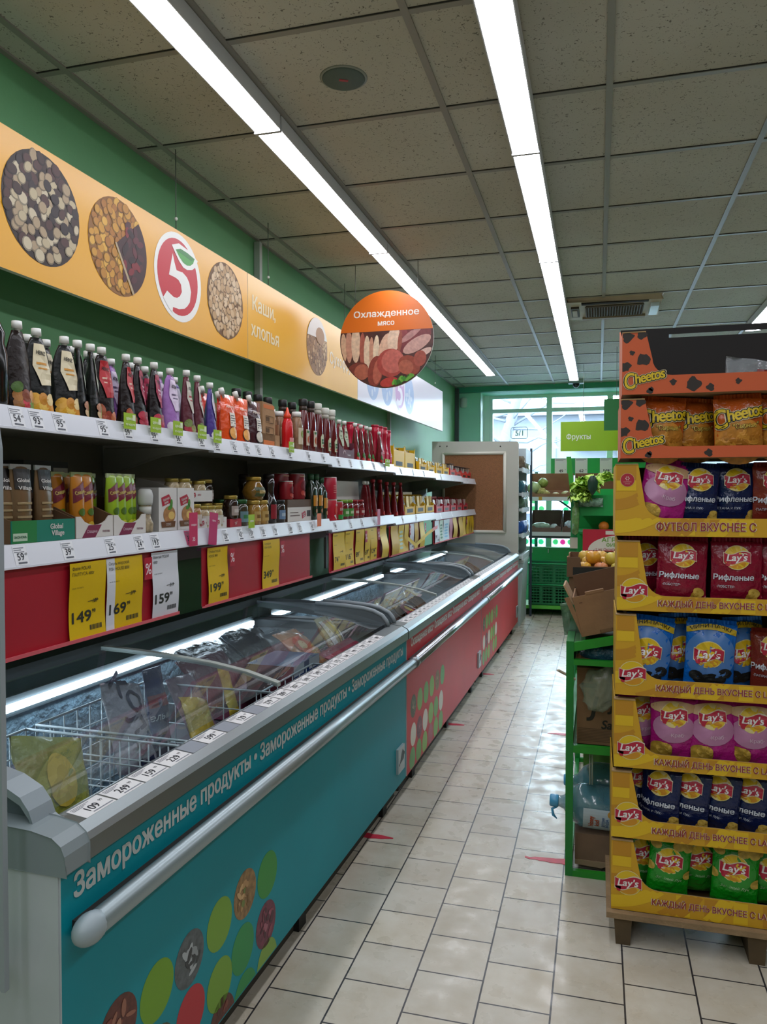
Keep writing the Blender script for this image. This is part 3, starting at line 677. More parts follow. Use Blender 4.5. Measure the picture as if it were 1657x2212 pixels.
# ---------------------------------------------------------------- hanging promo panels
RED = P('a01428', .45, nz=(2, .06)); YS = P('d8b408', .4); YS2 = P('c8a018', .4); WS = P('d4d6de', .5); BLK = P('23271f', .6); LIP = P('d0606a', .25)
def promo(y0, y1, zt, zb, sheets, label, red=RED):
    t = thing('promo_panel', label, 'promo panel', (xs(y0)+.006, y0, 0), RZ, 'red promo panels under the lower shelf')
    W_ = y1-y0; b = MB(); b.box(0, W_, 0, .003, zb, zt, red).prism([(0, zb-.006), (-.014, zb-.004), (-.014, zb+.006), (-.012, zb+.006), (-.011, zb-.002), (0, zb-.001)], 0, W_, LIP, 'x'); b.build('board', t)
    MB().box(0, W_, .003, .02, zt-.012, zt, P('4a2434', .4)).build('holder', t)
    for sh in sheets:
        a, b_, kind = sh[0]-y0, sh[1]-y0, sh[2]; top = zt+sh[4] if len(sh) > 4 else zt-.004; bt = zb+.0; wv = sh[5] if len(sh) > 5 else .006
        q = MB(); n = 10; v = []; f = []
        cur = lambda z: -.006-wv*.5*(1+math.sin((z-bt)/(top-bt)*5.5+a*7))
        pr = lambda x, z, e: (x, cur(z)-e, z)
        for i in range(n+1):
            z = bt+(top-bt)*i/n; v += [(a, cur(z), z), (b_, cur(z), z)]
        for i in range(n): f.append((2*i, 2*i+1, 2*i+3, 2*i+2))
        mt = {'y': YS, 'Y': YS2, 'w': WS, 'p': P('b03048', .4), 'g': P('c6d4c4', .4), 'b': P('c4d4dc', .4), 'pk': P('b87084', .4)}[kind]
        q.add(v, f, mt, True); w_ = b_-a; c = (a+b_)/2; d = sh[3] if len(sh) > 3 else {}
        H_ = top-bt; lt = lambda s_, x, z, h, **k: q.txt(s_, a+w_*x, bt+H_*z, h, BLK, pr, k.pop('bold', .012), lay=2, step=.03, **k)
        if 'price' in d:
            pw = H_*.145*.86*len(d['price']); pw = min(pw, w_*.66); lt(d['price'], .08, .30, H_*.145, al='L', w=pw, bold=.032); lt(d.get('c', '99'), .08+pw/w_+.03, .345, H_*.055, al='L', bold=.02)
        if 'old' in d: lt(d['old'], .78, .48, H_*.055, al='R', shear=.25); q.poly([(a+w_*.5, bt+H_*.475), (a+w_*.8, bt+H_*.48), (a+w_*.8, bt+H_*.488), (a+w_*.5, bt+H_*.483)], BLK, pr, 3)
        if 'name' in d:
            for i, s_ in enumerate(d['name']): lt(s_, .06, .93-.075*i, H_*.045, al='L', bold=.004)
            lt('за шт. по карте', .06, .68, H_*.022, al='L', bold=0)
        for i in range(11):
            if 'price' in d: q.rect(a+w_*(.55+.032*i), a+w_*(.565+.032*i+.008*(i % 3 == 0)), bt+H_*.10, bt+H_*.165, BLK, pr, 2)
        if 'stripe' in d: q.rect(a, a+w_*.22, bt, top, WS, pr, 1.5, .03)
        if 'pic' in d:
            for i in range(5): q.ell(a+w_*.5, bt+H_*(.2+.14*i), w_*.3, H_*.05, P(d['pic'], .4), pr, 2, 14, 1)
        q.build('price_sheet', t)
        if 'pct' in d:
            q = MB(); q.rect(b_+.004, b_+.046, zt-.085, zt-.015, P('b01a34', .4), FP(-.0145)).txt('%', b_+.025, zt-.05, .036, P('e8dce0', .5), FP(-.0145), .01); q.build('percent_sticker', t)
    return t
promo(1.36, 2.325, 1.281, 1.062, [(1.775, 1.931, 'y', dict(price='149', old='189', name=('Филе POLAR', 'ПАЛТУСА 400г'))), (1.935, 2.115, 'y', dict(price='169', old='279', name=('Окунь морской', 'FISH HOUSE 800г'), stripe=1, pct=1)), (2.17, 2.325, 'w', dict(price='159', old='219', name=('Минтай POLAR', '400г')))], 'red promo panel under the near end of the shelving, with the white 159 sheet')
promo(2.50, 3.545, 1.272, 1.058, [(2.528, 2.682, 'y', dict(price='199', old='299', name=('Стейки POLAR', 'HOUSE 800г'), pct=1)), (2.991, 3.16, 'y', dict(price='349', name=('Скумбрия', 'FISH HOUSE'), pct=1))], 'red promo panel with the yellow 199 and 349 sheets')
promo(3.82, 4.89, 1.259, 1.052, [(3.86, 4.05, 'y', dict(price='74', old='99', name=('Пельмени',))), (4.053, 4.20, 'y', dict(price='116', old='159', name=('Сибирская',))), (4.235, 4.395, 'y', dict(price='89', name=('Вареники',), pct=1)), (4.41, 4.52, 'y', dict(price='69', name=('Блины',))), (4.525, 4.66, 'y', dict(price='124', name=('Хинкали',), pct=1)), (4.73, 4.88, 'y', dict(name=('Смесь',)), 0, .02)], 'red promo panel crowded with six yellow sheets, over the nearest red freezer')
promo(4.975, 5.96, 1.246, 1.044, [(4.99, 5.17, 'Y', {}, 0, .012), (5.18, 5.33, 'y', dict(pic='b8ccb0')), (5.34, 5.46, 'y', dict(pct=1)), (5.5, 5.62, 'w', dict(price='279')), (5.64, 5.76, 'Y', {}), (5.8, 5.95, 'y', dict(pct=1), 0, .012)], 'red promo panel with glossy yellow sheets and a white 279 sheet')
promo(6.33, 7.33, 1.237, 1.043, [(6.35, 6.52, 'w', dict(price='99')), (6.53, 6.68, 'g', dict(pic='3f7a5c')), (6.69, 6.95, 'b', dict(pic='7ab0cc')), (6.96, 7.1, 'pk', {}), (7.12, 7.31, 'Y', {}, 0, .015)], 'promo panel with white, green and pale blue sheets')
promo(7.40, 8.28, 1.232, 1.04, [(7.42, 7.62, 'Y', {}, 0, .015), (7.63, 7.8, 'y', dict(pct=1)), (7.84, 8.0, 'y', {}), (8.01, 8.14, 'Y', {}), (8.15, 8.27, 'y', {})], 'promo panel of yellow sheets at the far end, in front of the cork board', P('8a3a30', .45))
thing('loose_tape', 'loose strip of yellow tape sticking out from the promo panel with the white 279 sheet', 'tape', (xs(5.6)+.035, 5.35, 1.13), RZ, None, MB().poly([(0, .03), (.16, -.03), (.42, .045), (.64, .085), (.64, .06), (.42, .018), (.16, -.06), (0, 0)], YS, lambda x, z, e: (x, -x*.12, z)).poly([(.52, .068), (.64, .085), (.64, .06), (.52, .043)], P('d86a6c', .4), lambda x, z, e: (x, -x*.12-.001, z)))

# ---------------------------------------------------------------- end frame of the next rack, at the left photo edge
t = thing('rack_end_frame', 'narrow grey metal end frame at the left photo edge, rounded at the top', 'rack frame', (-1.034, 1.140, 0))
FRM = P('8e979c', .45)
m = MB(); pts = [(0, .56), (0, 1.55)]+[(-.16+.16*math.cos(R(a)), 1.55+.14*math.sin(R(a))) for a in range(15, 91, 15)]+[(-.8, 1.72)]
inn = [(-.8, 1.70)]+[(-.16+.135*math.cos(R(a)), 1.545+.118*math.sin(R(a))) for a in range(90, 14, -15)]+[(-.0145, 1.55), (-.0145, .57), (-.008, .56)]
m.prism(pts+inn, 0, .012, FRM); m.build('post', t)
MB().prism([(-.8, .62), (-.012, .58), (-.012, .61), (-.8, .65)], .002, .010, FRM).build('brace', t)
MB().prism([(-.85, 0), (-.79, 0), (-.79, 1.72), (-.85, 1.72)], 0, .012, FRM).build('rear_post', t)
m = MB()
m.loft([(0, .036, .036), (.01, .042, .042), (.13, .042, .042), (.16, .034, .034), (.185, .036, .036), (.2, .03, .03), (.235, .016, .016), (.25, .016, .016)], P('0d0b0c', .15), 20)
t = item('darkbottle', lambda: thing('sauce_bottle', '', 'bottle', mb=m), 'dark ribbed sauce bottle at the left photo edge, partly hidden by the frame', on(1.585, .06, 'U'), RZ)
MB().loft([(.25, .019, .019), (.285, .018, .018)], P('1f4f9a', .4), 16).build('cap', t)
# ================================================================ chest freezers
TEAL = P('008a98', .45, nz=(2.5, .05), spec=.25); REDF = P('c02c34', .42, nz=(2.5, .06), spec=.25); ALU = P('838b8d', .32, .8); RIM = P('7d888c', .4); ENDW = P('aeb6ba', .5, nz=(5, .06))
LINER = P('71838c', .7, nz=(6, .2)); FROST = P('94b4c6', .9, nz=(14, .35), bump=(40, .8)); FTEXT = P('bfc6c4', .5)
LID = GLASS((.80, .90, .93), 1.0, .02, 1.5, .06, (.42, .5, .53)); TUBEM = EM('e4f2ff', TUBE)
def pillow(w, h, d, mat, name='body', parent=None, seed=0, wr=.12, deco=None):
    """soft sealed bag lying in the XZ plane, front facing -Y"""
    rg = []
    n = 12
    for i in range(n+1):
        u = i/n; z = -h/2+h*u; k = max(.02, math.sin(PI*min(max((u-.05)/.9, 0), 1)))**.55
        rg.append((z, w/2*(1-.04*math.sin(PI*u)), d/2*k+.002, 1.55))
    jig = lambda x, z, s_: s_*d*wr*(noise.noise(Vector((x*26+seed*7, z*22, s_*3+seed)))+.6*noise.noise(Vector((x*60, z*55+seed, s_*3))))
    m = MB(); m.loft(rg, mat, 28, True, None, jig)
    pr = surf(rg, jig)
    if deco: deco(m, pr)
    return m
def freezer(name, label, P0, P1, front, words, wn, dots, near_cap, lid_x, inside, ztop=.82):
    P0, P1 = Vector(P0), Vector(P1); d = P1-P0; L = d.length; rz = math.atan2(d.y, d.x)
    t = thing(name, label, 'freezer', (P0.x, P0.y, 0), rz, 'chest freezers along the wall')
    D = .84
    MB().box(0, L, .0, .055, .09, .765, ENDW, None, front).box(0, L, D-.05, D, .09, .9, LINER).box(0, .05, .055, D-.05, .09, .80, ENDW).box(L-.05, L, .055, D-.05, .09, .80, ENDW).box(.05, L-.05, .055, D-.05, .09, .2, LINER).build('cabinet', t)
    MB().box(.05, L-.05, D-.075, D-.051, .2, .80, FROST).build('frosted_wall', t)
    MB().box(.05, L-.05, .056, .065, .2, .76, LINER).build('inner_liner', t)
    MB().box(.03, L-.03, .05, .07, .0, .09, P('3a352e', .8)).build('plinth', t)
    for x in (.25, L*.5, L-.25): MB().box(x-.03, x+.03, .03, .05, 0, .09, P('101010', .7)).build('foot', t)
    # aluminium front profile with sloped ticket ledge
    rail = MB().prism([(-.012, .762), (.0, .762), (.085, .785), (.085, .826), (.075, .83), (.02, .824), (-.004, .812), (-.012, .80)], .0, L, ALU, 'x').build('front_profile', t)
    # tickets lie on the ledge
    led = lambda x, q, e: (x, .02+q, .824+q*.11+e)
    rnd = random.Random(len(name)+int(L*100)); x = .10; pl = (['109', '249', '159', '229', '', '599', '', '129', '', '279', '289', '207', '599', '249', '319', '175', '164', '199', '229', '149', '189'] if near_cap else ['%d' % rnd.choice((99, 149, 189, 229, 259, 319)) for _ in range(20)])
    k = 0
    for s_ in pl:
        if x > L-.12: break
        if s_:
            q = MB(); q.rect(x, x+.094, 0, .05, PAPER, led, 1)
            q.txt(s_, x+.045, .023, .020, INK, led, .008, al='C').txt('99', x+.079, .030, .008, INK, led, .004)
            for i in range(3): q.rect(x+.006, x+.06-.012*i, .044-.004*i, .0455-.004*i, P('6a6e78', .6), led, 2)
            q.rect(x+.03, x+.09, .005, .008, P('7a7e88', .6), led, 2); q.build('price_ticket', rail)
        else:
            MB().rect(x, x+.07, 0, .05, P('8d949e', .4), led, 1).build('ticket_holder', rail)
        x += .10 if s_ else .075
    # bumper rail
    bz = .648; m = MB(); m.tube([(.04, -.036, bz), (L-.001, -.036, bz)], .024, STEEL if not near_cap else P('98a4a8', .35, .6), 14)
    b = m.build('bumper_rail', t); MB().box(.03, L, -.014, 0, bz-.02, bz+.012, P('1c1714', .7)).build('bumper_mount', t)
    if near_cap:
        MB().ball((.035, -.036, bz), .0275, P('93a0a6', .4), 16, None, 0, 1.5, 1, 1.08).build('bumper_cap', t)
        # rounded grey plastic corner of the near end
        m = MB(); pf = [(-.016, .762), (-.016, .80), (-.008, .818), (.012, .832), (.06, .84), (.2, .845), (D, .86), (D, .765)]
        m.prism(pf, -.006, .06, RIM, 'x'); m.build('corner_cap', t, .006)
        m = MB().box(-.003, .001, .004, D, .09, .762, ENDW); m.build('end_panel', t)
        MB().box(-.0045, -.003, .2, .203, .09, .762, P('7f888c', .5)).build('panel_seam', t)
    else: MB().tube([(-.012, -.036, bz), (.03, -.036, bz)], .027, P('8a8e90', .3, .8), 14).build('bumper_joint', t)
    # glass lids, frames and fins
    prof = [(.085, .842), (.2, .872), (.33, .893), (.52, .911), (.66, .919), (D-.02, .924)]
    finp = [(.075, .828), (.085, .852), (.105, .876), (.15, .897), (.2, .908), (.3, .917), (.45, .922), (D-.02, .926)]
    xm = lid_x
    for a, b_ in ((.06, xm-.01), (xm+.01, L-.06)):
        v = []; f = []
        for (y, z) in prof: v += [(a, y, z), (b_, y, z)]
        for i in range(len(prof)-1): f.append((2*i, 2*i+1, 2*i+3, 2*i+2))
        MB().add(v, f, LID, True).build('glass_lid', t)
    m = MB()
    for x in (xm,):
        up_ = [(y, z+.004) for y, z in prof]; dn = [(y, z-.01) for y, z in reversed(prof)]; m.prism(up_+dn, x-.012, x+.012, P('9aa29c', .45), 'x'); m.build('lid_frame', t)
    for x in (.045, L-.045) if near_cap else (.05, L-.05):
        m = MB().prism(finp+[(D-.02, .90), (.12, .835)], x-.006, x+.006, P('59646a', .5), 'x'); fin = m.build('lid_fin', t)
        if near_cap and x < .1:
            o_ = [(y, z+.012) for y, z in finp[:-1]]; MB().prism([(.055, .828)]+o_+[(y, z-.004) for y, z in reversed(finp[:-1])], x-.03, x+.032, P('848f95', .35), 'x').build('fin_trim', fin)
        else: MB().tube([(x, y, z+.002) for y, z in finp[:-1]], .011, P('848f95', .4), 8).build('fin_trim', fin)
        if x > .1 or not near_cap:
            MB().box(min(x-.03, x+.03), x+.03, .1, D-.02, .80, .835, P('50595e', .5)).build('lid_ledge', t)
    MB().box(0, L, D-.07, D, .90, .94, P('2a3230', .5)).build('rear_frame', t)
    tb = MB().box(.10, L-.14, D-.1, D-.086, .818, .838, TUBEM); tb.build('light_tube', t)
    MB().box(.08, L-.12, D-.086, D-.076, .80, .86, P('3f484c', .5)).build('tube_holder', t)
    # printed front
    m = MB(); pr = FP(0); rep, xa, xb = words[1], words[2], words[3]
    st = ' • '.join([words[0]]*rep)+(' •' if not near_cap else ''); m.txt(st, xa, .722 if near_cap else .730, wn, FTEXT if near_cap else P('e2e0da', .5), pr, .036, 0, 'L', xb-xa); m.build('lettering', t)
    m = MB()
    for x, z, r_, c in dots:
        if c.startswith('@'):
            kk = c[1:]; q = MB()
            base, cols = {'meat': ('5a2a22', ['7a3c30', '94604c', '4a201c', 'a87860']), 'fish': ('50585c', ['8a9296', '2e3438', '6c767a', 'a4acb0']), 'food': ('8a6a40', ['b08a5c', '6c7a3c', 'c4a070', '7a5a34']), 'pink': ('6a2c40', ['a05a6c', '8a4050', '4a2030']), 'leaf': ('4a5238', ['6c7450', '8a7a5c', '3a4230', '9a9070'])}[kk]
            m.ell(x, z, r_, r_, P(base, .45, nz=(60, .4)), pr, 1, 26, 1, 0, .094)
            rn = random.Random(int(x*1000))
            for i in range(16):
                a = rn.uniform(0, 6.28); qq = rn.uniform(0, r_*.68); X, Z = x+qq*math.cos(a), z+qq*math.sin(a)
                if Z > .094+r_*.3: m.ell(X, Z, r_*rn.uniform(.12, .3), r_*rn.uniform(.07, .15), P(rn.choice(cols), .45), pr, 2+.05*i, 12, 1, rn.uniform(0, 3))
        else: m.ell(x, z, r_, r_, P(c, .42), pr, 1, 28, 1, 0, .094)
    m.build('printed_dots', t)
    m = MB(); m.box(L-.17, L-.06, -.012, 0, .16, .275, P('a8b4b8', .35, .4)); m.build('steel_plate', t)
    MB().poly([(L-.15, .2), (L-.1, .26), (L-.07, .24), (L-.08, .21)], P('39444a', .5), FP(-.012)).ell(L-.155, .2, .006, .006, BLACK, FP(-.012), 2, 10, 1).ell(L-.075, .235, .008, .008, BLACK, FP(-.012), 2, 10, 1).build('plate_graphic', t)
    if inside: inside(t, L, D, Matrix.Translation((P0.x, P0.y, 0)) @ Matrix.Rotation(rz, 4, 'Z'), rz)
    return t
Ld, Lm, Gd, Rd, Wd_ = '5f9a1e', '7fb02c', '1f8038', 'b01c2c', 'd6d2c4'
blue_dots = [(.165, .36, .066, '@meat'), (.306, .351, .066, '6a9a10'), (.442, .344, .066, '@fish'), (.588, .35, .066, '6f9c28'), (.73, .358, .066, '@food'), (.871, .345, .066, '2a8a34'),
             (.445, .205, .066, Rd), (.587, .192, .066, '6f9c28'), (.715, .212, .066, '1d8a44'), (.86, .202, .066, '@pink'), (.598, .085, .066, '@meat'), (.728, .075, .066, '1d8a44'), (.866, .085, .066, '7aa03c'), (.306, .20, .066, '@leaf'), (.165, .21, .066, Rd)]
def red_dots(o, z): return [(o+.14*i, z, .058, c) for i, c in enumerate(('@leaf', '6fa838', '5c9a34', '7cae3c', '@food', '4c9a3c'))]+[(o, z-.143, .058, Wd_), (o+.26, z-.143, .058, Wd_), (o+.395, z-.143, .058, '7cae3c'), (o+.525, z-.143, .058, '5c9a3c'), (o+.66, z-.143, .058, Wd_), (o+.13, z-.145, .058, '@pink')]+[(o-.02+.135*i, z-.26, .058, c) for i, c in enumerate(('5c9a4c', '5c9a3c', '7cae3c', 'a84050', '6fa83c', '5c9a3c'))]
# --- wire baskets and frozen goods
WIRE = P('c2ccd0', .35, .2)
def basket(x0, x1, y0, y1, z0, z1, label, X, rz, st=.062):
    t = thing('wire_basket', label, 'basket', X @ Vector((x0, y0, z0)), rz, 'wire baskets in the blue freezer')
    w, d, h = x1-x0, y1-y0, z1-z0; r_ = .0024
    def wall(p, q, nm):
        m = MB(); p, q = Vector(p), Vector(q); n = max(2, round((q-p).length/st))
        for i in range(n+1):
            a = p.lerp(q, i/n); m.tube([a, a+Vector((0, 0, h))], r_, WIRE, 5)
        for z in [h*k/5 for k in range(6)]: m.tube([p+Vector((0, 0, z)), q+Vector((0, 0, z))], r_*(1.7 if z > h*.95 else 1), WIRE, 5)
        m.build(nm, t)
    wall((0, 0, 0), (w, 0, 0), 'wire_wall'); wall((0, d, 0), (w, d, 0), 'wire_wall'); wall((0, 0, 0), (0, d, 0), 'wire_wall'); wall((w, 0, 0), (w, d, 0), 'wire_wall')
    m = MB(); n = round(w/st)
    for i in range(n+1): m.tube([(w*i/n, 0, 0), (w*i/n, d, 0)], r_, WIRE, 5)
    m.build('wire_floor', t)
    return t
def goods(lst, X, rz, grp):
    for (nm, lab, cat, w, h, d, col, pos, rot, deco, rough) in lst:
        o = thing(nm, lab, cat, X @ Vector(pos), 0, grp, pillow(w, h, d, P(col, rough, nz=(12, .12), bump=(25, .6), coat=.5), seed=pos[0]*3, wr=.12, deco=deco))
        o.rotation_euler = (Matrix.Rotation(rz, 4, 'Z') @ Matrix.Rotation(rot[2], 4, 'Z') @ Matrix.Rotation(rot[0], 4, 'X') @ Matrix.Rotation(rot[1], 4, 'Y')).to_euler()
def inside_blue(t, L, D, X, rz):
    basket(.06, .60, .12, .62, .46, .80, 'wire basket at the near end of the blue freezer', X, rz)
    basket(.64, 1.17, .12, .62, .46, .80, 'wire basket in the middle of the blue freezer', X, rz)
    basket(1.20, 1.66, .10, .18, .58, .79, 'wire basket past the middle frame of the blue freezer', X, rz)
    nv = P('1c2444', .5)
    def d_kor(m, pr):
        m.txt('КО', 0, .10, .075, nv, pr, .02, rot=-.9).txt('ЛЬД', .02, -.06, .07, nv, pr, .02, rot=-1.2)
    def d_navy(m, pr): m.rect(-.06, .06, .0, .04, P('7a2430', .5), pr, 1, .03); m.txt('Пельмени', 0, -.03, .022, P('c8ccd4', .5), pr, .01, .2)
    def d_yel(m, pr): m.ell(0, 0, .05, .07, P('c8a83c', .5), pr, 1)
    def d_box(m, pr): pass
    goods([
     ('frozen_food_bag', 'olive yellow frozen bag leaning in the near wire basket', 'frozen food', .24, .24, .06, '9c9a3c', (.43, .38, .735), (-.5, .35, .05), d_yel, .4),
     ('frozen_food_bag', 'crumpled dark bag lying low in the near wire basket', 'frozen food', .36, .24, .07, '4a4c58', (.32, .37, .54), (-1.4, 0, .1), None, .4),
     ('frozen_food_bag', 'pale clear bag with big dark letters in the middle wire basket', 'frozen food', .20, .27, .06, 'a09ca6', (.80, .42, .765), (-.4, .25, .1), d_kor, .35),
     ('frozen_food_bag', 'navy bag with a dark red band standing in the blue freezer', 'frozen food', .10, .25, .05, '1d3060', (.99, .45, .775), (-.2, .05, 0), d_navy, .35),
     ('frozen_food_bag', 'mustard yellow bag beside the navy bag in the blue freezer', 'frozen food', .16, .20, .05, 'b89c38', (1.06, .33, .70), (-.5, .35, .1), None, .35),
     ('frozen_food_bag', 'mauve bag lying low in the middle wire basket', 'frozen food', .34, .26, .07, '6c5068', (.90, .33, .55), (-1.3, 0, .1), None, .35),
     ('frozen_food_bag', 'pale mauve bag beside the yellow bag by the middle frame', 'frozen food', .20, .22, .05, '8c6c80', (1.22, .46, .72), (-.5, .1, .1), None, .35),
     ('frozen_food_bag', 'maroon bag by the middle frame of the blue freezer', 'frozen food', .36, .24, .06, '6c2038', (1.50, .52, .74), (-.7, .05, .05), None, .35),
     ('frozen_food_bag', 'narrow yellow packet standing against the maroon bag', 'frozen food', .08, .20, .03, 'c8ac34', (1.41, .42, .73), (-.4, .25, .1), None, .35),
     ('frozen_food_bag', 'black glossy bag at the rear wall of the blue freezer', 'frozen food', .38, .22, .07, '12161c', (1.72, .66, .77), (-1.0, 0, .05), None, .2),
     ('frozen_food_bag', 'second black glossy bag at the rear, beside the first', 'frozen food', .34, .22, .07, '14222c', (2.08, .66, .77), (-1.0, .1, 0), None, .2),
     ('frozen_food_bag', 'grey clear ribbed tray pack at the far rear of the blue freezer', 'frozen food', .2, .10, .04, '8c969e', (2.02, .50, .80), (-.8, 0, .1), None, .25),
     ('frozen_food_bag', 'orange and cream seafood bag in the far half of the blue freezer', 'frozen food', .30, .22, .06, 'd09468', (1.93, .34, .79), (-.9, .15, .2), lambda m, pr: (m.ell(-.05, 0, .06, .05, P('c85a30', .4), pr, 1), m.ell(-.05, 0, .03, .025, P('e0c090', .4), pr, 2)), .25),
     ('frozen_food_bag', 'clear bag of pale yellow packs standing at the far end of the blue freezer', 'frozen food', .24, .20, .07, 'c8bc98', (2.19, .30, .80), (-.6, .1, .15), lambda m, pr: [m.rect(-.10+.06*i, -.07+.06*i, -.08, .08, P('d8c46c' if i % 2 else 'e8e4dc', .3), pr, 1, .03) for i in range(4)], .15),
     ('frozen_food_bag', 'red packet lying near the far front corner of the blue freezer', 'frozen food', .4, .14, .05, '98384a', (2.02, .16, .765), (-1.2, 0, 0), None, .3)], X, rz, 'frozen goods in the blue freezer')
    bx = MB(); bw, bh, bd = .26, .10, .2; bx.box(0, bw, 0, bd, 0, bh, P('5a2030', .45), None, P('d4d8e0', .45)); p = FP(0); bx.rect(.10, .15, 0, bh, P('1c3c7a', .4), p); bx.rect(0, bw, .045, .058, P('1c3c7a', .4), p)
    bx.add([(0, 0, bh+.0006), (bw, 0, bh+.0006), (bw, bd, bh+.0006), (0, bd, bh+.0006)], [(0, 1, 2, 3)], P('243c6a', .4))
    thing('frozen_food_box', 'blue and white carton with a food picture in the blue freezer', 'frozen food', X @ Vector((1.52, .20, .705)), rz, None, bx)
    bx = MB().box(0, .5, 0, .18, 0, .12, P('6a2840', .5, nz=(8, .15))); thing('frozen_food_box', 'long maroon carton behind the blue and white carton in the freezer', 'frozen food', X @ Vector((1.52, .42, .575)), rz, None, bx)
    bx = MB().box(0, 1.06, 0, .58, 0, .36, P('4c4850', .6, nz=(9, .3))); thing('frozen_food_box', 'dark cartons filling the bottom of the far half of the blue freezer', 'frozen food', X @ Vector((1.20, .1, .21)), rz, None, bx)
def inside_red(cols, grp, wh):
    def fn(t, L, D, X, rz):
        lst = []
        for i, (x, y, c, lab) in enumerate(cols):
            dec = lambda m, pr, i=i: [m.rect(-.13+.075*k, -.10+.075*k, -.13, .13, P(('d2b04c', 'd6d0c4', '6a4430', 'c49a58')[(k+i) % 4], .3), pr, 1, .03) for k in range(4)]
            lst.append(('chilled_meat_bag', lab, 'packed meat', .36, .3, .08, c, (x, y, .70), (-.85, .1*((i % 3)-1), .25), dec if i % 2 == 0 else None, .18))
        goods(lst, X, rz, grp)
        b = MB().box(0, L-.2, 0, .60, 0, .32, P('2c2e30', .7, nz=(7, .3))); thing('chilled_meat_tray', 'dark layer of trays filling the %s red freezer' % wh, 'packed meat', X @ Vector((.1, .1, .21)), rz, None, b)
    return fn
BLUEF = freezer('chest_freezer', 'teal blue chest freezer at the near end of the row', (-.956, 1.196), (-.892, 3.598), TEAL, ('Замороженные продукты', 3, .035, 2.345), .046, blue_dots, True, 1.14, inside_blue)
freezer('chest_freezer', 'red chest freezer next to the teal blue one', (-.889, 3.606), (-.8585, 5.862), REDF, ('Охлажденное мясо', 4, .08, 2.2), .042, red_dots(.13, .40), False, 1.05,
        inside_red([(.45, .32, 'a89a78', 'clear golden meat bag at the near end of the first red freezer'), (.78, .28, '5c4a44', 'dark meat bag behind the golden bag in the first red freezer'), (1.12, .30, '9a8468', 'clear striped meat bag past the lid frame of the first red freezer'), (1.45, .28, '7a5a44', 'brown meat bag at the far half of the first red freezer'), (.95, .17, 'a04048', 'red meat packet along the front edge of the first red freezer')], 'meat in the first red freezer', 'first'))
freezer('chest_freezer', 'red chest freezer at the far end, before the cork board', (-.857, 5.868), (-.822, 8.3), REDF, ('Охлажденное мясо', 5, .06, 2.4), .042, red_dots(.13, .44), False, 1.2,
        inside_red([(.5, .3, '9a8460', 'tan meat bag at the near end of the far red freezer'), (.95, .3, '7c6a58', 'brown meat bag in the middle of the far red freezer'), (1.6, .32, '8a8478', 'pale clear meat bag at the far end of the far red freezer')], 'meat in the far red freezer', 'far'))
# ================================================================ chips display on a wooden pallet
WOOD = P('8a7254', .85, nz=(9, .25), bump=(50, .3)); WOODD = P('55452f', .9, nz=(9, .25))
t = thing('wooden_pallet', 'worn wooden pallet under the stack of chip boxes', 'pallet', (.035, 2.575, 0))
MB().box(0, .9, 0, .41, .088, .106, WOOD).build('deck', t)
for x in (.03, .43, .82): MB().prism([(x, 0), (x+.045, 0), (x+.05, .088), (x-.006, .088)], .01, .40, WOODD).build('foot', t)
def wave_ribbon(cx, cz, r, k=1.0, n=14):
    topl = [(cx-r*1.02+2.04*r*i/n, cz+r*(.40*k)*(1-.35*math.sin(i/n*PI*2))-.02*r) for i in range(n+1)]
    botl = [(cx-r*1.02+2.04*r*i/n, cz-r*(.44*k)*(1+.35*math.sin(i/n*PI*2))+.02*r) for i in range(n+1)]
    return topl+botl[::-1]
def chip_logo(m, cx, cz, r, pr, step=None, dim=False, lay=2):
    """round sun with a red ribbon and white script lettering"""
    m.ell(cx, cz, r*1.05, r*1.02, P('d9c88a', .4), pr, lay, 28, 2); m.ell(cx, cz, r*.99, r*.96, P('d8b41c', .4), pr, lay+1, 28, 2)
    m.ell(cx, cz-r*.55, r*.7, r*.36, P('c98a1c', .4), pr, lay+1.5, 20, 2)
    q = wave_ribbon(cx, cz, r); m.poly(wave_ribbon(cx, cz, r*1.04, 1.12), P('d8cdb4', .4), pr, lay+2, step); m.poly(q, P('b01a38', .4), pr, lay+3, step)
    m.poly([(cx-r*1.02, cz-r*.3), (cx-r*.55, cz-r*.35), (cx-r*.62, cz-r*.75), (cx-r*.85, cz-r*.7)], P('b01a38', .4), pr, lay+3, step)
    m.txt("Lay's", cx-r*.02, cz+r*.04, r*.58, P('e6e2e0', .4), pr, .03, .22, 'C', r*1.62, .03, lay+4, step=step)
def spot_logo(m, cx, cz, w, pr, step=None, lay=3):
    """yellow bouncing lettering with a black edge and pale outline"""
    for b, c, l in ((.13, 'd8c8a0', 0), (.09, '14100c', 1), (.03, 'd8b81c', 2)):
        m.txt('heetos', cx+w*.13, cz+w*.03, w*.27, P(c, .4), pr, b, .15, 'C', w*.74*(1+b*.3), .20, lay+l, .9, step=step)
        m.txt('C', cx-w*.36, cz-w*.09, w*.42, P(c, .4), pr, b*.6, .15, 'C', w*.27*(1+b*.3), .2, lay+l+.5, step=step)
YB1, YB2, YB3 = P('d8b018', .6), P('c8981a', .6), P('b8821a', .6)
ORB = P('c4562a', .6)
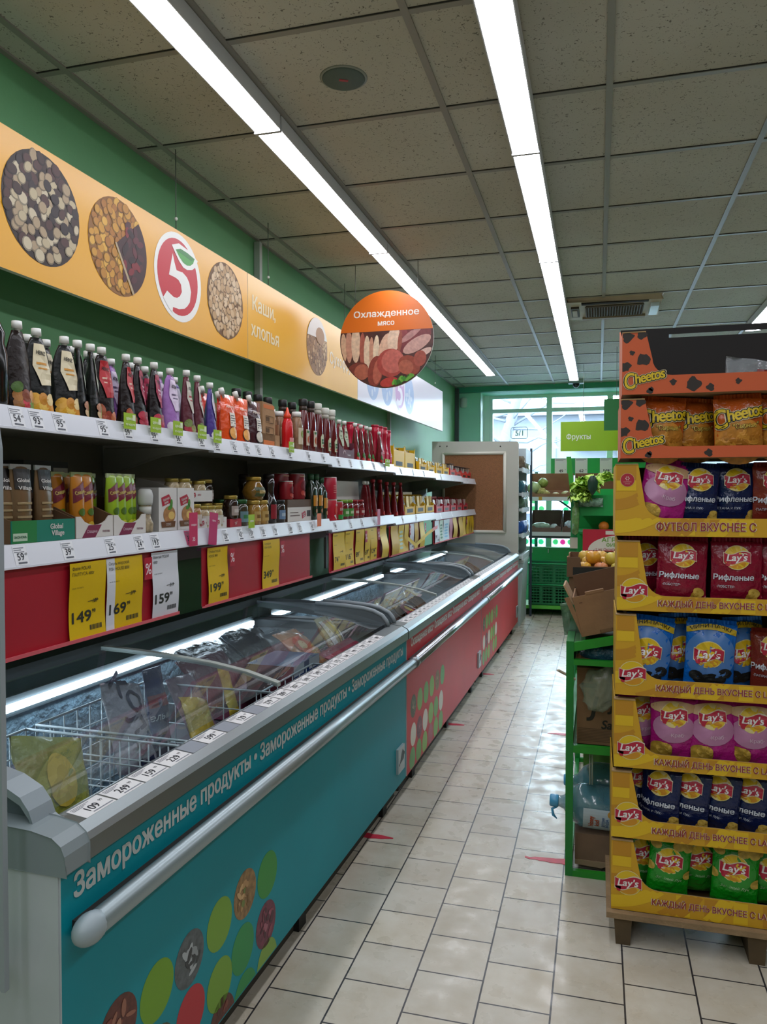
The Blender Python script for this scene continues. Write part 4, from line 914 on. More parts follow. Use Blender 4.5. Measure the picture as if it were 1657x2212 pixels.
def chip_box(zb, h, x0, kind, label, cutx, rim, loc_y=2.6, w=.60, d=.36):
    t = thing('display_box', label, 'display box', (x0, loc_y, zb), 0, 'display boxes stacked on the pallet')
    face = YB2 if kind != 'o' else ORB
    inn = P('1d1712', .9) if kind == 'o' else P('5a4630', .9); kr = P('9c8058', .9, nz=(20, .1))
    c0 = cutx; n = 8
    cut = [(w-c0, h), (w-c0, rim+.05)]+[(w-c0-.05+.05*math.cos(R(a)), rim+.05-.05*math.sin(R(a))) for a in range(15, 91, 15)]
    lcut = [(c0+.045 if False else c0+.02+.06-.06*math.cos(R(a))*1.0, rim+.055-.055*math.sin(R(a))) for a in range(90, -1, -15)]
    front = [(0, 0), (w, 0), (w, h)]+cut+lcut+[(c0, h), (0, h)]
    fm = MB(); fm.prism(front, 0, .004, kr, 'y', None, face)
    pr = FP(0)
    if kind == 'o':
        rnd = random.Random(int(zb*100))
        for bx, bz, br in ((.016, .93, .018), (.06, .96, .015), (.03, .67, .008), (.065, .56, .02), (.01, .45, .016), (.125, .30, .014), (.155, .18, .010), (.085, .05, .010), (.215, .14, .022), (.265, .08, .012), (.345, .16, .009), (.40, .22, .024), (.47, .1, .012), (.52, .3, .014), (.55, .6, .02), (.09, .08, .007), (.575, .85, .016)):
            p = [(bx+br*(1+.22*math.sin(3*a+bx*40)+.12*math.sin(5*a))*math.cos(a), bz*h+br*.95*(1+.2*math.sin(4*a+bz*9))*math.sin(a)) for a in [2*PI*i/18 for i in range(18)]]
            p = [(min(max(q[0], .001), w-.001), min(max(q[1], .001), h-.001)) for q in p]
            inside = lambda X, Z: not (X > c0 and Z > rim and X < w-c0)
            if all(inside(*q) or q[0] < c0+.02 for q in p): fm.poly(p, P('2a211c', .6), pr, 1)
        fm.build('front', t); m = MB(); spot_logo(m, .068, h*.31-.006, .122, pr); m.build('brand_lettering', t)
    else:
        # bands of lighter and darker yellow sweeping round the lower left corner
        for rad, wd_, c in ((.10, .035, YB3), (.17, .04, YB1), (.245, .05, YB3), (.33, .04, YB1)):
            for k in range(144):
                k, sub = k//3, k % 3; wd0 = wd_; a0, a1 = PI/2*k/48, PI/2*(k+1)/48; cx, cz = .0, h*1.0
                q = [(cx+rad*math.sin(a)*(1.25)+0, h-(rad+dw)*math.cos(a)*1.0 if False else h*.62-(rad+dw)*.9*math.cos(a)+.02) for a, dw in ((a0, 0), (a1, 0))]
                P4 = []
                for a, r_ in ((a0, rad+wd_*sub/3), (a1, rad+wd_*sub/3), (a1, rad+wd_*(sub+1)/3), (a0, rad+wd_*(sub+1)/3)): P4.append((r_*1.1*math.sin(a)-.0+(0), h*.95-r_*1.0*math.cos(a)))
                mx, mz = sum(q[0] for q in P4)/4, sum(q[1] for q in P4)/4
                if not (0 < mx < w and 0 < mz < h) or (mx > c0 and mz > rim): continue
                def cl(X, Z):
                    X = min(max(X, 0), w); Z = min(max(Z, 0), h)
                    if mx > c0: Z = min(Z, rim)
                    elif Z > rim+.055: X = min(X, c0)
                    return (X, Z)
                fm.poly([cl(*q) for q in P4], c, pr, 1)
        fm.rect(.004, c0-.006, h-.05, h-.004, YB3, pr, 1); fm.rect(.004, c0-.006, h-.085, h-.052, YB1, pr, 1.5)
        for k in range(5): fm.rect(.20+.085*k, .242+.085*k, .004, rim-.004, (YB1, YB3)[k % 2], pr, .8)
        fm.build('front', t); m = MB()
        if kind == 'c':
            m.ell(.037, h-.05, .0225, .0225, P('c8b070', .5), pr, 3, 24, 1); m.ell(.037, h-.05, .021, .021, P('a81c34', .5), pr, 4, 24, 1)
            for k in range(6): a = k*PI/3; m.ell(.037+.005*math.cos(a), h-.045+.005*math.sin(a), .0018, .0018, P('d8c4bc', .5), pr, 5, 8, 1)
            m.txt('CHAMPIONS', .037, h-.056, .0032, P('d8a4a0', .5), pr, .01, lay=5).txt('LEAGUE', .037, h-.062, .0032, P('d8a4a0', .5), pr, .01, lay=5)
            s_ = 'ФУТБОЛ ВКУСНЕЕ С'; wd, hh = .29, .026
        else: chip_logo(m, .053, rim+.016, .040, pr); s_ = "КАЖДЫЙ ДЕНЬ ВКУСНЕЕ С LAY'S"; wd, hh = .365, .0195
        m.txt(s_, .125, rim*.5+.002, hh, P('d8c4a0', .5), pr, .05, 0, 'L', wd+.004, 0, 3); m.txt(s_, .127, rim*.5+.002, hh, P('8e2434', .5), pr, .014, 0, 'L', wd, 0, 4)
        m.build('brand_lettering', t)
    side = P('b8901c', .7, nz=(30, .15)) if kind != 'o' else P('b8603a', .7, nz=(30, .15))
    for x, nm in ((0, 1), (w-.004, 0)):
        MB().prism([(.004, 0), (d, 0), (d, h+(.075 if kind == 'o' and zb > 1.7 else 0)), (.12, h), (.004, h)], x, x+.004, side, 'x', None, None).build('side', t)
    MB().box(.004, w-.004, .004, d, 0, .004, kr).build('base', t)
    if kind == 'o' and zb > 1.7:
        bt = h+.080; inn = P('0c0b0b', .7)
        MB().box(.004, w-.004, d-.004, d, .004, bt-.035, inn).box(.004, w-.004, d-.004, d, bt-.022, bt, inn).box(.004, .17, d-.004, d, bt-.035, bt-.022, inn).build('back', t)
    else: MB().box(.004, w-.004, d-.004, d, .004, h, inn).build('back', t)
    MB().box(0, c0, -.002, .03, h-.001, h+.0025, kr).build('top_flap', t)
    return t
# zb, h, x0, kind, cut, rim
CB = [(.108, .228, .050, 'y', .068, .075, 'lowest yellow chip box, the one with green bags'), (.347, .215, .049, 'y', .062, .062, 'yellow chip box of dark blue bags, second from the pallet'),
      (.578, .221, .055, 'y', .066, .050, 'yellow chip box of pink bags, third from the pallet'), (.815, .260, .058, 'y', .064, .055, 'yellow chip box of bright blue bags, in the middle of the stack'),
      (1.090, .224, .061, 'y', .070, .050, 'yellow chip box of maroon bags, above the bright blue ones'), (1.332, .230, .054, 'c', .070, .058, 'yellow box with a red football badge, third from the top'),
      (1.582, .188, .069, 'o', .073, .036, 'orange spotted box full of orange snack bags, second from the top'), (1.786, .198, .072, 'o', .072, .058, 'nearly empty orange spotted box on top of the stack')]
for zb, h, x0, kd, c, rim, lab in CB: chip_box(zb, h, x0, kd, lab, c, rim)
# ---- bags
def chip_bag(w, h, d, col, seed, deco, seal=None, tear=None):
    def fn():
        t = thing('chip_bag', '', 'snack bag')
        mat = P(col, .2, bump=(28, .5), coat=.1, spec=.45)
        m = pillow(w, h, d, mat, seed=seed, wr=.13, deco=deco); m.build('bag', t)
        s = MB(); n = 26; v = []; f = []; sm = P(seal or col, .3, .3)
        for z in (h/2-.004, h/2+.014):
            for i in range(n+1): v.append((-w/2*.95+w*.95*i/n, .0025*(1 if i % 2 else -1)+.002*math.sin(i*.7+seed), z))
        for i in range(n): f.append((i, i+1, n+2+i, n+1+i))
        s.add(v, f, sm); s.build('top_seal', t); return t
    return fn
ST = .02
CHIP = ['c8a03c', 'b88c2c', 'd0ac4c']
def chips_pic(m, x, z, s, pr, seed=0, n=3):
    rn = random.Random(seed)
    for i in range(n): m.ell(x+rn.uniform(-.3, .3)*s, z+s*(.75*i/n), s*.5, s*.36, P(CHIP[i % 3], .5), pr, 2+.3*i, 16, 2, rn.uniform(-.4, .6))
def d_ruf(flav, wave_c):
    def deco(m, pr):
        chip_logo(m, .0, .055, .040, pr, ST); m.txt('Рифленые', -.01, -.012, .019, P('d4d8e4', .4), pr, .035, .05, 'C', .125, 0, 4, step=ST)
        m.rect(-.075, .05, -.0285, -.028, P(wave_c, .4), pr, 3, ST); m.txt(flav, -.035, -.044, .008, P('c4c8d4', .4), pr, .01, 0, 'C', None, 0, 4, step=ST)
        chips_pic(m, .052, -.085, .04, pr, 3)
    return deco
def d_crab(m, pr):
    m.ell(0, .01, .065, .05, P('b0789c', .35), pr, 1, 24, 3); m.ell(0, .075, .075, .02, P('c8a078', .4), pr, 1.4, 20, 3)
    chip_logo(m, .0, .052, .040, pr, ST); m.txt('·Краб·', .01, -.012, .0125, P('dcc8d4', .4), pr, .005, 0, 'C', None, 0, 4, step=ST)
    m.ell(-.045, -.07, .04, .032, P('a8862c', .5, nz=(60, .3)), pr, 2, 18, 3); m.ell(-.03, -.06, .025, .02, P('c09c40', .5, nz=(60, .3)), pr, 2.6, 16, 2)
def d_blue(m, pr):
    m.ell(.0, .01, .08, .085, P('4a78b8', .3), pr, 1, 24, 3)
    q = [(-.085+.17*i/12, .098+.018*math.sin(PI*i/12)) for i in range(13)]+[(.085-.17*i/12, .078+.018*math.sin(PI*i/12)) for i in range(13)]; m.poly(q, P('c8a814', .4), pr, 3, ST)
    m.txt('МИНИ-ПАЧКА', 0, .094, .012, P('1c1a14', .4), pr, .02, 0, 'C', .14, 0, 4, 1, .016, step=ST)
    chip_logo(m, -.005, .012, .046, pr, ST)
    rn = random.Random(4)
    for i in range(7): m.ell(rn.uniform(-.05, .06), -.06+rn.uniform(-.018, .018), .022, .017, P('0e1014', .6), pr, 2+.1*i, 12, 2)
    m.txt('соль', -.03, -.105, .01, P('8ab0d8', .4), pr, .01, .2, 'C', None, 0, 3, step=ST)
def d_green(m, pr):
    for x, z, s in ((-.06, .085, .024), (.03, .088, .026), (.065, .085, .022), (.07, -.02, .02), (-.075, .0, .02)): m.ell(x, z, s, s*.75, P('b89a40', .5, nz=(50, .2)), pr, 2, 16, 2, x*9)
    m.ell(0, .015, .07, .065, P('2a8a2c', .35), pr, 1, 24, 3); chip_logo(m, -.005, .028, .048, pr, ST); m.txt('Зелёный Лук', .0, -.04, .010, P('a8c89c', .4), pr, .005, .15, 'C', .10, 0, 4, step=ST)
def d_cheese(m, pr):
    m.ell(0, -.05, .085, .075, P('b87828', .4, nz=(40, .35)), pr, 1, 24, 3)
    for i in range(8): m.ell(-.05+.014*i, -.05+.02*math.sin(i*2.1), .024, .012, P(['c88a30', 'b07020'][i % 2], .4), pr, 1.5+.1*i, 12, 2, i)
    spot_logo(m, .0, .040, .155, pr, ST); m.txt('"Сырные"', .02, .0, .016, P('3a2a14', .4), pr, .05, 0, 'C', .08, .1, 4, step=ST); m.txt('"Сырные"', .02, .0, .016, P('d8b850', .4), pr, .015, 0, 'C', .078, .1, 5, step=ST)
KINDS = {'green': (.165, .215, .055, '128a1c', d_green), 'navy': (.135, .2, .05, '14204c', d_ruf('·СМЕТАНА И ЛУК·', '30508c')), 'pink': (.15, .205, .055, 'a81c78', d_crab),
         'blue': (.165, .235, .06, '0c64c0', d_blue), 'maroon': (.165, .215, .055, '86102e', d_ruf('·ЛОБСТЕР·', '983048')), 'orange': (.15, .185, .055, 'b8541c', d_cheese), 'papr': (.15, .2, .05, '7a2a20', d_ruf('·ПАПРИКА·', '983a28'))}
NAMES = {'green': 'green', 'navy': 'dark blue', 'pink': 'pink', 'blue': 'bright blue', 'maroon': 'maroon', 'orange': 'orange', 'papr': 'brick red'}
def bag(kind, x, y, zc, lab, rot=(0, 0, 0), sc=1):
    w, h, d, c, dec = KINDS[kind]
    item('bag_'+kind, chip_bag(w, h, d, c, len(kind)+.3, dec), lab, (x, y, zc), rot, NAMES[kind]+' chip bags', (sc, sc, sc) if sc != 1 else None)
def row(kind, zb, z, specs, labs):
    for (x, y, rz, ry, rx, s), lab in zip(specs, labs): bag(kind, x, y, z, lab, (rx, ry, rz), s)
YF0 = 2.655
row('green', .108, .245, [(.150, 2.70, .35, .1, -.05, .9), (.232, YF0, .1, .12, -.1, .82), (.330, 2.71, .2, .05, 0, .85), (.432, YF0, -.1, .05, -.1, .86), (.55, 2.68, 0, 0, 0, .86)],
    ['green chip bag in the shadow at the left edge of the lowest box', 'green chip bag tilted to the right, first full one in the lowest box', 'green chip bag half hidden between two others in the lowest box', 'green chip bag with a large logo at the right of the lowest box', 'green chip bag at the far right of the lowest box'])
row('navy', .347, .468, [(.140, 2.72, .4, 0, 0, .92), (.205, 2.66, -.35, .05, 0, .95), (.295, 2.665, -.35, .08, 0, .95), (.385, 2.67, -.35, .08, 0, .95), (.475, 2.675, -.35, .08, 0, .95), (.565, 2.68, -.35, 0, 0, .95)],
    ['dark blue chip bag in the shade at the left end of the second box', 'first dark blue chip bag of the leaning row in the second box', 'second dark blue chip bag of the leaning row in the second box', 'third dark blue chip bag of the leaning row in the second box', 'fourth dark blue chip bag of the leaning row in the second box', 'last dark blue chip bag of the leaning row in the second box'])
row('pink', .578, .700, [(.145, 2.70, .25, -.1, 0, .95), (.242, 2.655, 0, 0, 0, .98), (.360, 2.655, .05, -.06, -.08, .98), (.478, 2.66, -.05, 0, 0, .98), (.585, 2.67, 0, 0, 0, .95)],
    ['pink chip bag half behind the left edge of its yellow box', 'upright pink chip bag, second in its box', 'pink chip bag with a shiny crumpled top, third in its box', 'pink chip bag fourth in its box', 'last pink chip bag in its box'])
row('blue', .815, .942, [(.155, 2.65, .1, .12, -.05, .97), (.258, 2.73, .55, 0, 0, .97), (.350, 2.66, -.05, .05, 0, .93), (.452, 2.72, .5, 0, 0, .95)],
    ['bright blue chip bag with a yellow arched band, at the left of its box', 'bright blue chip bag turned sideways behind its neighbours', 'bright blue chip bag with its logo facing out in mid box', 'bright blue chip bag turned sideways at the right of its box'])
bag('papr', .545, 2.68, .93, 'brick red chip bag among the bright blue ones', (0, 0, -.2), .95)
row('maroon', 1.09, 1.215, [(.152, 2.72, .25, 0, 0, .92), (.262, 2.65, .05, .05, -.1, .95), (.425, 2.652, -.05, .0, 0, .93), (.56, 2.67, 0, 0, 0, .92)],
    ['maroon chip bag half behind the left edge of its yellow box', 'maroon chip bag with a tilted logo, at the left middle of its box', 'maroon chip bag standing upright at the right of its box', 'last maroon chip bag at the right end of its box'])
bag('navy', .312, 2.665, 1.462, 'dark blue chip bag standing beside the torn pink bag', (0, .05, .12), 1.0)
bag('navy', .428, 2.70, 1.462, 'dark blue chip bag right of the first one in the football box', (0, 0, .1), 1.0)
bag('papr', .545, 2.68, 1.46, 'brick red chip bag at the right of the football box', (0, 0, -.1), 1.0)
bag('pink', .205, 2.64, 1.465, 'crumpled pink chip bag bent over at the top of the football box', (-.12, .22, .15), 1.02)
row('orange', 1.582, 1.680, [(.195, 2.655, .1, .1, -.05, .97), (.300, 2.70, .25, .05, 0, .93), (.425, 2.65, .0, -.03, -.05, 1.0), (.56, 2.67, -.1, 0, 0, .95)],
    ['orange snack bag at the left of the second box from the top', 'orange snack bag set back in the shade of its box', 'orange snack bag with a shiny creased face, third in its box', 'last orange snack bag in its box'])
m = pillow(.22, .10, .06, P('8a8f92', .15, alpha=.55, bump=(40, .6)), seed=2.5, wr=.25, deco=lambda m, pr: m.rect(-.02, .09, -.04, .0, P('7a1c18', .35), pr, 1, .03))
thing('plastic_pack', 'clear plastic pack with a dark red corner left in the top orange box', 'snack bag', (.50, 2.72, 1.85), 0, None, m).rotation_euler = (-.3, .15, .1)
# ================================================================ goods on the wall shelves
def place(key, fn, label, y, off, tier, rot=0, dz=.0005, group=None, sc=None):
    return item(key, fn, label, on(y, off, tier, dz), RZ+rot, group, sc)
CAPW = P('dcdcd8', .4)
def spout_pouch(body, panel, txt_, tcol, food, h=.20, w=.088, cap='dcdcd8', seed=1):
    def fn():
        t = thing('sauce_pouch', '', 'sauce pouch')
        rg = [(0, w*.50, .026, 2.2), (.012, w*.5, .028, 2), (.05, w*.49, .024, 1.8), (.11, w*.47, .018, 1.7), (.15, w*.41, .012, 1.7), (.178, w*.31, .009, 1.8), (h, w*.19, .008, 2)]
        jig = lambda x, z, s_: s_*.003*noise.noise(Vector((x*40+seed, z*40, s_)))
        m = MB(); m.loft(rg, P(body, .3, bump=(30, .25), spec=.3), 24, True, None, jig); pr = surf(rg, jig)
        if panel: m.poly([(-.014, h*.92), (.016, h*.92), (.031, h*.62), (.034, h*.38), (-.002, h*.36), (-.022, h*.62)], P(panel, .35), pr, 2, .015)
        if txt_:
            m.txt(txt_, .003, h*.80, .011, P('1c1c1c', .4), pr, .02, 0, 'C', .026, -.1, 4, step=.015); m.rect(-.012, .02, h*.64, h*.67, P(tcol, .4), pr, 3, .02); m.rect(-.008, .02, h*.58, h*.60, P(tcol, .4), pr, 3, .02)
        rn = random.Random(seed)
        for i, c in enumerate(food): m.ell((-.018+.018*(i % 3))*1.3, h*(.08+.10*(i//3)), .017, .014, P(c, .4), pr, 3+.2*i, 12, 2, rn.uniform(0, 3))
        m.build('pouch', t)
        MB().loft([(h-.004, .008, .008), (h+.006, .008, .008), (h+.006, .0135, .0135), (h+.025, .0125, .0125)], P(cap, .4), 14).build('cap', t); return t
    return fn
K = {'bbq': spout_pouch('1c1210', None, None, '', ['8a5a2a', 'b02030', '6a8a3a', 'a06a30', '7a3a20', 'c08a50', '4a6a2c'], .205, .092, seed=11),
     'cheese': spout_pouch('1a1c1c', 'd8ccac', 'HEINZ', 'c88a2c', ['c8941c', 'd8b050', 'c88420', 'd09a30', 'b87a20', 'e0c890']),
     'garlic': spout_pouch('121414', 'ccd4c4', 'HEINZ', '3a7a4a', ['c8a880', '7aa04a', 'd8bca0', 'a06a4a', '8ab060', 'c89070'], seed=2),
     'tomato': spout_pouch('1c1415', 'b0242c', 'HEINZ', 'd8b0a0', ['a0482c', '8a3020', 'b86a44', '9a4a2c'], seed=3),
     'cran': spout_pouch('1a1416', '9c1c40', 'HEINZ', 'd8b0bc', ['9a1c34', 'b02848', '7a1428', 'a82038', '8a1c30'], seed=4),
     'purple': spout_pouch('9a6cb0', 'd0c0d8', 'ASTORIA', '5a4a6a', ['c8c0cc', '7a9a5a', 'b8a8c0'], .195, .085, seed=5),
     'violet': spout_pouch('4a3a84', 'b8b4c4', None, '', ['c8c4c8', '2a2a44'], .19, .085, seed=7),
     'plum': spout_pouch('5a2a34', 'c0b8ac', 'ASTORIA', 'a02838', ['a02c3c', '8a8a50', '7a3440', '6a7a3c'], .205, .075, seed=6)}
LAB = {'bbq': 'dark pouch printed with grilled food', 'cheese': 'black sauce pouch with cream label and nuggets', 'garlic': 'black sauce pouch with pale green label', 'tomato': 'black sauce pouch with red label', 'cran': 'black sauce pouch with crimson label',
       'purple': 'lilac sauce pouch', 'violet': 'violet sauce pouch', 'plum': 'plum coloured sauce pouch'}
FR1 = [(1.672, 'bbq', 0), (1.742, 'cheese', -.25), (1.852, 'cheese', -.3), (1.908, 'garlic', .75), (1.966, 'garlic', .7), (2.018, 'tomato', -.2), (2.140, 'tomato', .2), (2.203, 'cran', .3), (2.297, 'cran', .2), (2.395, 'purple', -.1), (2.504, 'plum', .1), (2.580, 'plum', .3)]
LF = ['nearest to the left photo edge', 'first of two in front', 'second of two in front', 'first of two turned sideways', 'second of two turned sideways', 'left one of the front row', 'right one of the front row', 'left one of the front row', 'right one of the front row', 'above the third green tag', 'before the violet pouch', 'just left of the violet pouch']
for (y, k, r), w_ in zip(FR1, LF): place('p_'+k, K[k], LAB[k]+', '+w_, y, .055, 'U', r, group='sauce pouches on the upper shelf')
for i, (y, k) in enumerate([(1.635, 'bbq'), (1.80, 'cheese'), (1.875, 'cheese'), (1.985, 'garlic'), (2.06, 'garlic'), (2.10, 'tomato'), (2.175, 'purple'), (2.285, 'cran'), (2.365, 'cran'), (2.455, 'purple'), (2.555, 'violet')]):
    place('p_'+k, K[k], LAB[k]+' in the second row, '+['behind the grilled food pouch', 'behind the first', 'behind the second', 'left one', 'right one', 'between two front red ones', 'behind the red labels', 'left one', 'right one', 'behind the lilac pouch', 'behind the plum pouches'][i], y, .135, 'U', .1*((i*7) % 5-2), group='sauce pouches on the upper shelf')
place('p_violet', K['violet'], 'violet sauce pouch leaning against the orange ones', 2.665, .05, 'U', .3, group='sauce pouches on the upper shelf')
def corner_pouch(body, lab_, plate):
    def fn():
        t = thing('sauce_pouch', '', 'sauce pouch'); w, h = .105, .185
        rg = [(0, w*.5, .024, 2.2), (.012, w*.5, .026, 2), (.06, w*.49, .022, 1.8), (.12, w*.48, .014, 1.6), (h, w*.46, .004, 1.6)]
        jig = lambda x, z, s_: s_*.003*noise.noise(Vector((x*40+3, z*40, s_)))
        m = MB().loft(rg, P(body, .22, bump=(26, .35), coat=.6), 24, True, None, jig); pr = surf(rg, jig)
        m.rect(-.012, .034, .06, .115, P('d8d0c4', .4), pr, 2, .02)
        for i in range(4): m.rect(-.008, .03-.006*(i % 2), .072+.01*i, .075+.01*i, P('4a4448', .5), pr, 3, .02)
        m.txt(lab_, .0, .14, .012, P('e8d8c8', .4), pr, .015, .2, 'C', .055, 0, 3, step=.02)
        m.ell(.006, .032, .030, .027, P('2a1c18', .4), pr, 2, 20, 2); m.ell(.006, .034, .026, .023, P(plate, .4), pr, 3, 20, 2); m.build('pouch', t)
        X = Matrix.Translation((-.030, 0, h-.012)) @ Matrix.Rotation(-.45, 4, 'Y')
        MB().loft([(0, .007, .007), (.016, .007, .007), (.016, .012, .012), (.038, .011, .011)], CAPW, 14, True, X).build('cap', t); return t
    return fn
OP = corner_pouch('d84a14', 'Astoria', 'e0a050'); RP2 = corner_pouch('b42414', 'Astoria', 'd88a50'); DP = corner_pouch('3a1420', 'Ренди', 'c8c0b4')
place('cp_o', OP, 'orange sauce pouch with corner spout, left one of the pair', 2.807, .05, 'U', -.1, group='corner spout pouches')
place('cp_o', OP, 'orange sauce pouch with corner spout, right one of the pair', 2.925, .05, 'U', -.1, group='corner spout pouches')
place('cp_r', RP2, 'red sauce pouch behind the violet and orange ones', 2.745, .11, 'U', .1, group='corner spout pouches')
place('cp_r', RP2, 'second red sauce pouch behind the right orange one', 2.90, .12, 'U', 0, group='corner spout pouches')
place('cp_d', DP, 'dark burgundy corner spout pouch beside the cardboard carton', 3.048, .05, 'U', -.1, group='corner spout pouches')
# bottles
def ketchup(capc, labels, h=.265):
    def fn():
        t = thing('ketchup_bottle', '', 'sauce bottle')
        rg = [(0, .028, .026), (.006, .034, .030), (.09, .034, .030), (.13, .031, .028), (.18, .026, .025), (.21, .020, .020), (.222, .018, .018), (.23, .018, .018)]
        m = MB().loft(rg, P('5c0e14', .15, coat=.5), 20, True); pr = surf(rg)
        if labels == 'food': m.rect(-.02, .02, .03, .11, P('c8b8a4', .4), pr, 2, .01); m.ell(0, .06, .014, .02, P('a8502c', .4), pr, 3, 14, 2); m.rect(-.016, .016, .092, .104, P('3a6a34', .4), pr, 3, .01)
        else:
            m.poly([(-.018, .03), (.018, .03), (.02, .085), (.012, .1), (-.012, .1), (-.02, .085)], P('c4c8a8', .4), pr, 2, .01); m.poly([(-.014, .05), (.014, .05), (.015, .075), (-.015, .075)], P('3a6a44', .4), pr, 3, .01); m.txt('HEINZ', 0, .063, .007, P('d8d8c8', .4), pr, .01, 0, 'C', .022, 0, 4); m.ell(0, .04, .008, .006, P('b02c24', .4), pr, 3, 12, 2)
        m.build('bottle', t)
        nk = MB().loft([(.205, .0215, .0215), (.228, .0195, .0195)], P('b8b4a8', .4) if labels != 'food' else P('3a2c24', .4), 18); nk.build('neck_label', t)
        MB().loft([(.229, .021, .021), (.231, .0225, .0225), (.258, .0225, .0225), (.262, .020, .020)], P(capc, .4), 20).build('cap', t); return t
    return fn
KB, KW = ketchup('1a1a1c', 'food'), ketchup('d4d4cc', 'heinz')
for y, f_, k, l in ((3.60, KB, 'kb', 'ketchup bottle with black cap, left one in the front row'), (3.70, KB, 'kb', 'ketchup bottle with black cap, right one in the front row'), (3.80, KW, 'kw', 'ketchup bottle with white cap, left of three'), (3.91, KW, 'kw', 'ketchup bottle with white cap, middle of three'), (4.01, KW, 'kw', 'ketchup bottle with white cap, right of three')):
    place(k, f_, l, y, .05, 'U', 0, group='ketchup bottles')
for i, y in enumerate((3.16, 3.27, 3.38, 3.49)): place('kb', KB, 'ketchup bottle with black cap in the rear row, %s from the left' % ORD[i], y, .19, 'U', 0, group='ketchup bottles')
for i, y in enumerate((3.60, 3.72)): place('kb', KB, 'black capped ketchup bottle in the rear row, %s the front black capped ones' % ('left behind' if i == 0 else 'right behind'), y, .16, 'U', 0, group='ketchup bottles')
for i, y in enumerate((3.83, 3.94)): place('kw', KW, 'white capped ketchup bottle in the rear row, %s one' % ('left' if i == 0 else 'right'), y, .13, 'U', 0, group='ketchup bottles')
def carton_kraft():
    t = thing('cardboard_carton', '', 'carton'); w, d, h = .185, .26, .2
    m = MB().box(-w/2, w/2, 0, .004, 0, h*.30, CARD).prism([(-w/2, 0), (w/2-.05, 0), (w/2-.05, h*.75), (w/2-.075, h*.98), (-w/2, h)], .0, .004, CARD); m.build('front', t)
    MB().box(-w/2, -w/2+.004, .004, d, 0, h, CARD).build('side', t); MB().box(w/2-.004, w/2, .004, d, 0, h*.55, CARD).build('side', t); MB().box(-w/2+.004, w/2-.004, d-.004, d, 0, h, CARD).build('back', t)
    pr = FP(0); m = MB(); OR = P('c86a2c', .6); m.rect(-w/2+.01, w/2-.06, h*.86, h*.95, OR, pr); m.rect(-w/2+.01, w/2-.06, .01, .03, OR, pr)
    for z in (.06, .11): 
        m.tube([(-.06, -.001, z), (.02, -.001, z), (.02, -.001, z+.03), (-.06, -.001, z+.03)], .0008, P('4a3420', .7), 4, None, True)
        for k in range(12): m.rect(-.055+.003*k, -.0535+.003*k, z+.005, z+.025, P('4a3420', .7), pr)
    m.build('print', t); return t
place('ck', carton_kraft, 'brown cardboard carton with orange stripes on the upper shelf', 3.235, .055, 'U', 0)
def squeeze():
    t = thing('squeeze_bottle', '', 'sauce bottle'); rg = [(0, .028, .024), (.006, .032, .027), (.09, .032, .027), (.125, .028, .024), (.15, .016, .016)]
    m = MB().loft(rg, P('c4141c', .25), 20); pr = surf(rg); m.rect(-.022, .022, .03, .055, P('d88a8a', .4), pr, 2, .01); m.build('bottle', t)
    MB().loft([(.148, .0185, .0185), (.165, .017, .017), (.17, .011, .011), (.2, .003, .003)], P('d8401c', .4), 16).build('nozzle', t); return t
place('sq', squeeze, 'red squeeze bottle with orange nozzle before the cardboard carton', 3.405, .05, 'U', 0, group='squeeze bottles')
place('sq', squeeze, 'red squeeze bottle inside the brown carton, behind its lowered front', 3.30, .10, 'U', 0, .004, group='squeeze bottles')
def wcap():
    t = thing('sauce_bottle', '', 'sauce bottle'); rg = [(0, .026, .026), (.005, .03, .03), (.12, .03, .03), (.155, .022, .022), (.165, .019, .019)]
    m = MB().loft(rg, P('8a6a50', .2, nz=(40, .3)), 18); pr = surf(rg); m.rect(-.024, .024, .03, .11, P('c4b8a0', .4), pr, 2, .01); m.ell(0, .08, .014, .018, P('7a8a3c', .4), pr, 3, 12, 2); m.build('bottle', t)
    MB().loft([(.165, .023, .023), (.188, .022, .022)], CAPW, 18).build('cap', t); return t
for y, o_, l in ((3.505, .045, 'brown speckled sauce bottle with white cap, left of the tall ketchup bottles'), (3.36, .115, 'white capped sauce bottle behind the squeeze bottle'), (3.455, .115, 'white capped sauce bottle behind and right of the squeeze bottle')): place('wc', wcap, l, y, o_, 'U', 0, group='white capped sauce bottles')
# maroon tray of ketchup pouches
def tray_maroon():
    t = thing('display_tray', '', 'display tray'); MR = P('5c1c30', .5); w, d = .27, .2
    m = MB().prism([(-w/2, 0), (w/2, 0), (w/2, .07), (w/2-.05, .055), (-w/2+.08, .055), (-w/2, .085)], 0, .003, MR); pr = FP(0)
    m.tube([(.02*math.cos(a)-.04, -.001, .028+.018*math.sin(a)) for a in [PI*k/8 for k in range(9)]], .0018, P('d8c8cc', .5), 4); m.txt('Пиканта', .04, .026, .011, P('d8c8cc', .5), pr, .01)
    m.build('front', t); MB().box(-w/2, -w/2+.003, .003, d, 0, .1, MR).build('side', t); MB().box(w/2-.003, w/2, .003, d, 0, .1, MR).build('side', t); MB().box(-w/2, w/2, .003, d, 0, .003, MR).build('base', t); return t
place('tm', tray_maroon, 'maroon display tray of ketchup pouches on the upper shelf', 4.21, .03, 'U', 0)
K['ketch'] = spout_pouch('6c141c', 'b8c0a8', 'HEINZ', '3a6a3c', ['b02c28', '4a7a34', '8a1c20', '3a6a2c'], .2, .085, seed=21)
for i, (y, o_) in enumerate([(4.11, .08), (4.17, .1), (4.22, .08), (4.27, .1), (4.31, .08)]): place('p_ketch', K['ketch'], 'ketchup pouch standing in the maroon tray, %s from the left' % ORD[i], y, o_, 'U', .2 if i % 2 else -.2, .004, 'ketchup pouches')
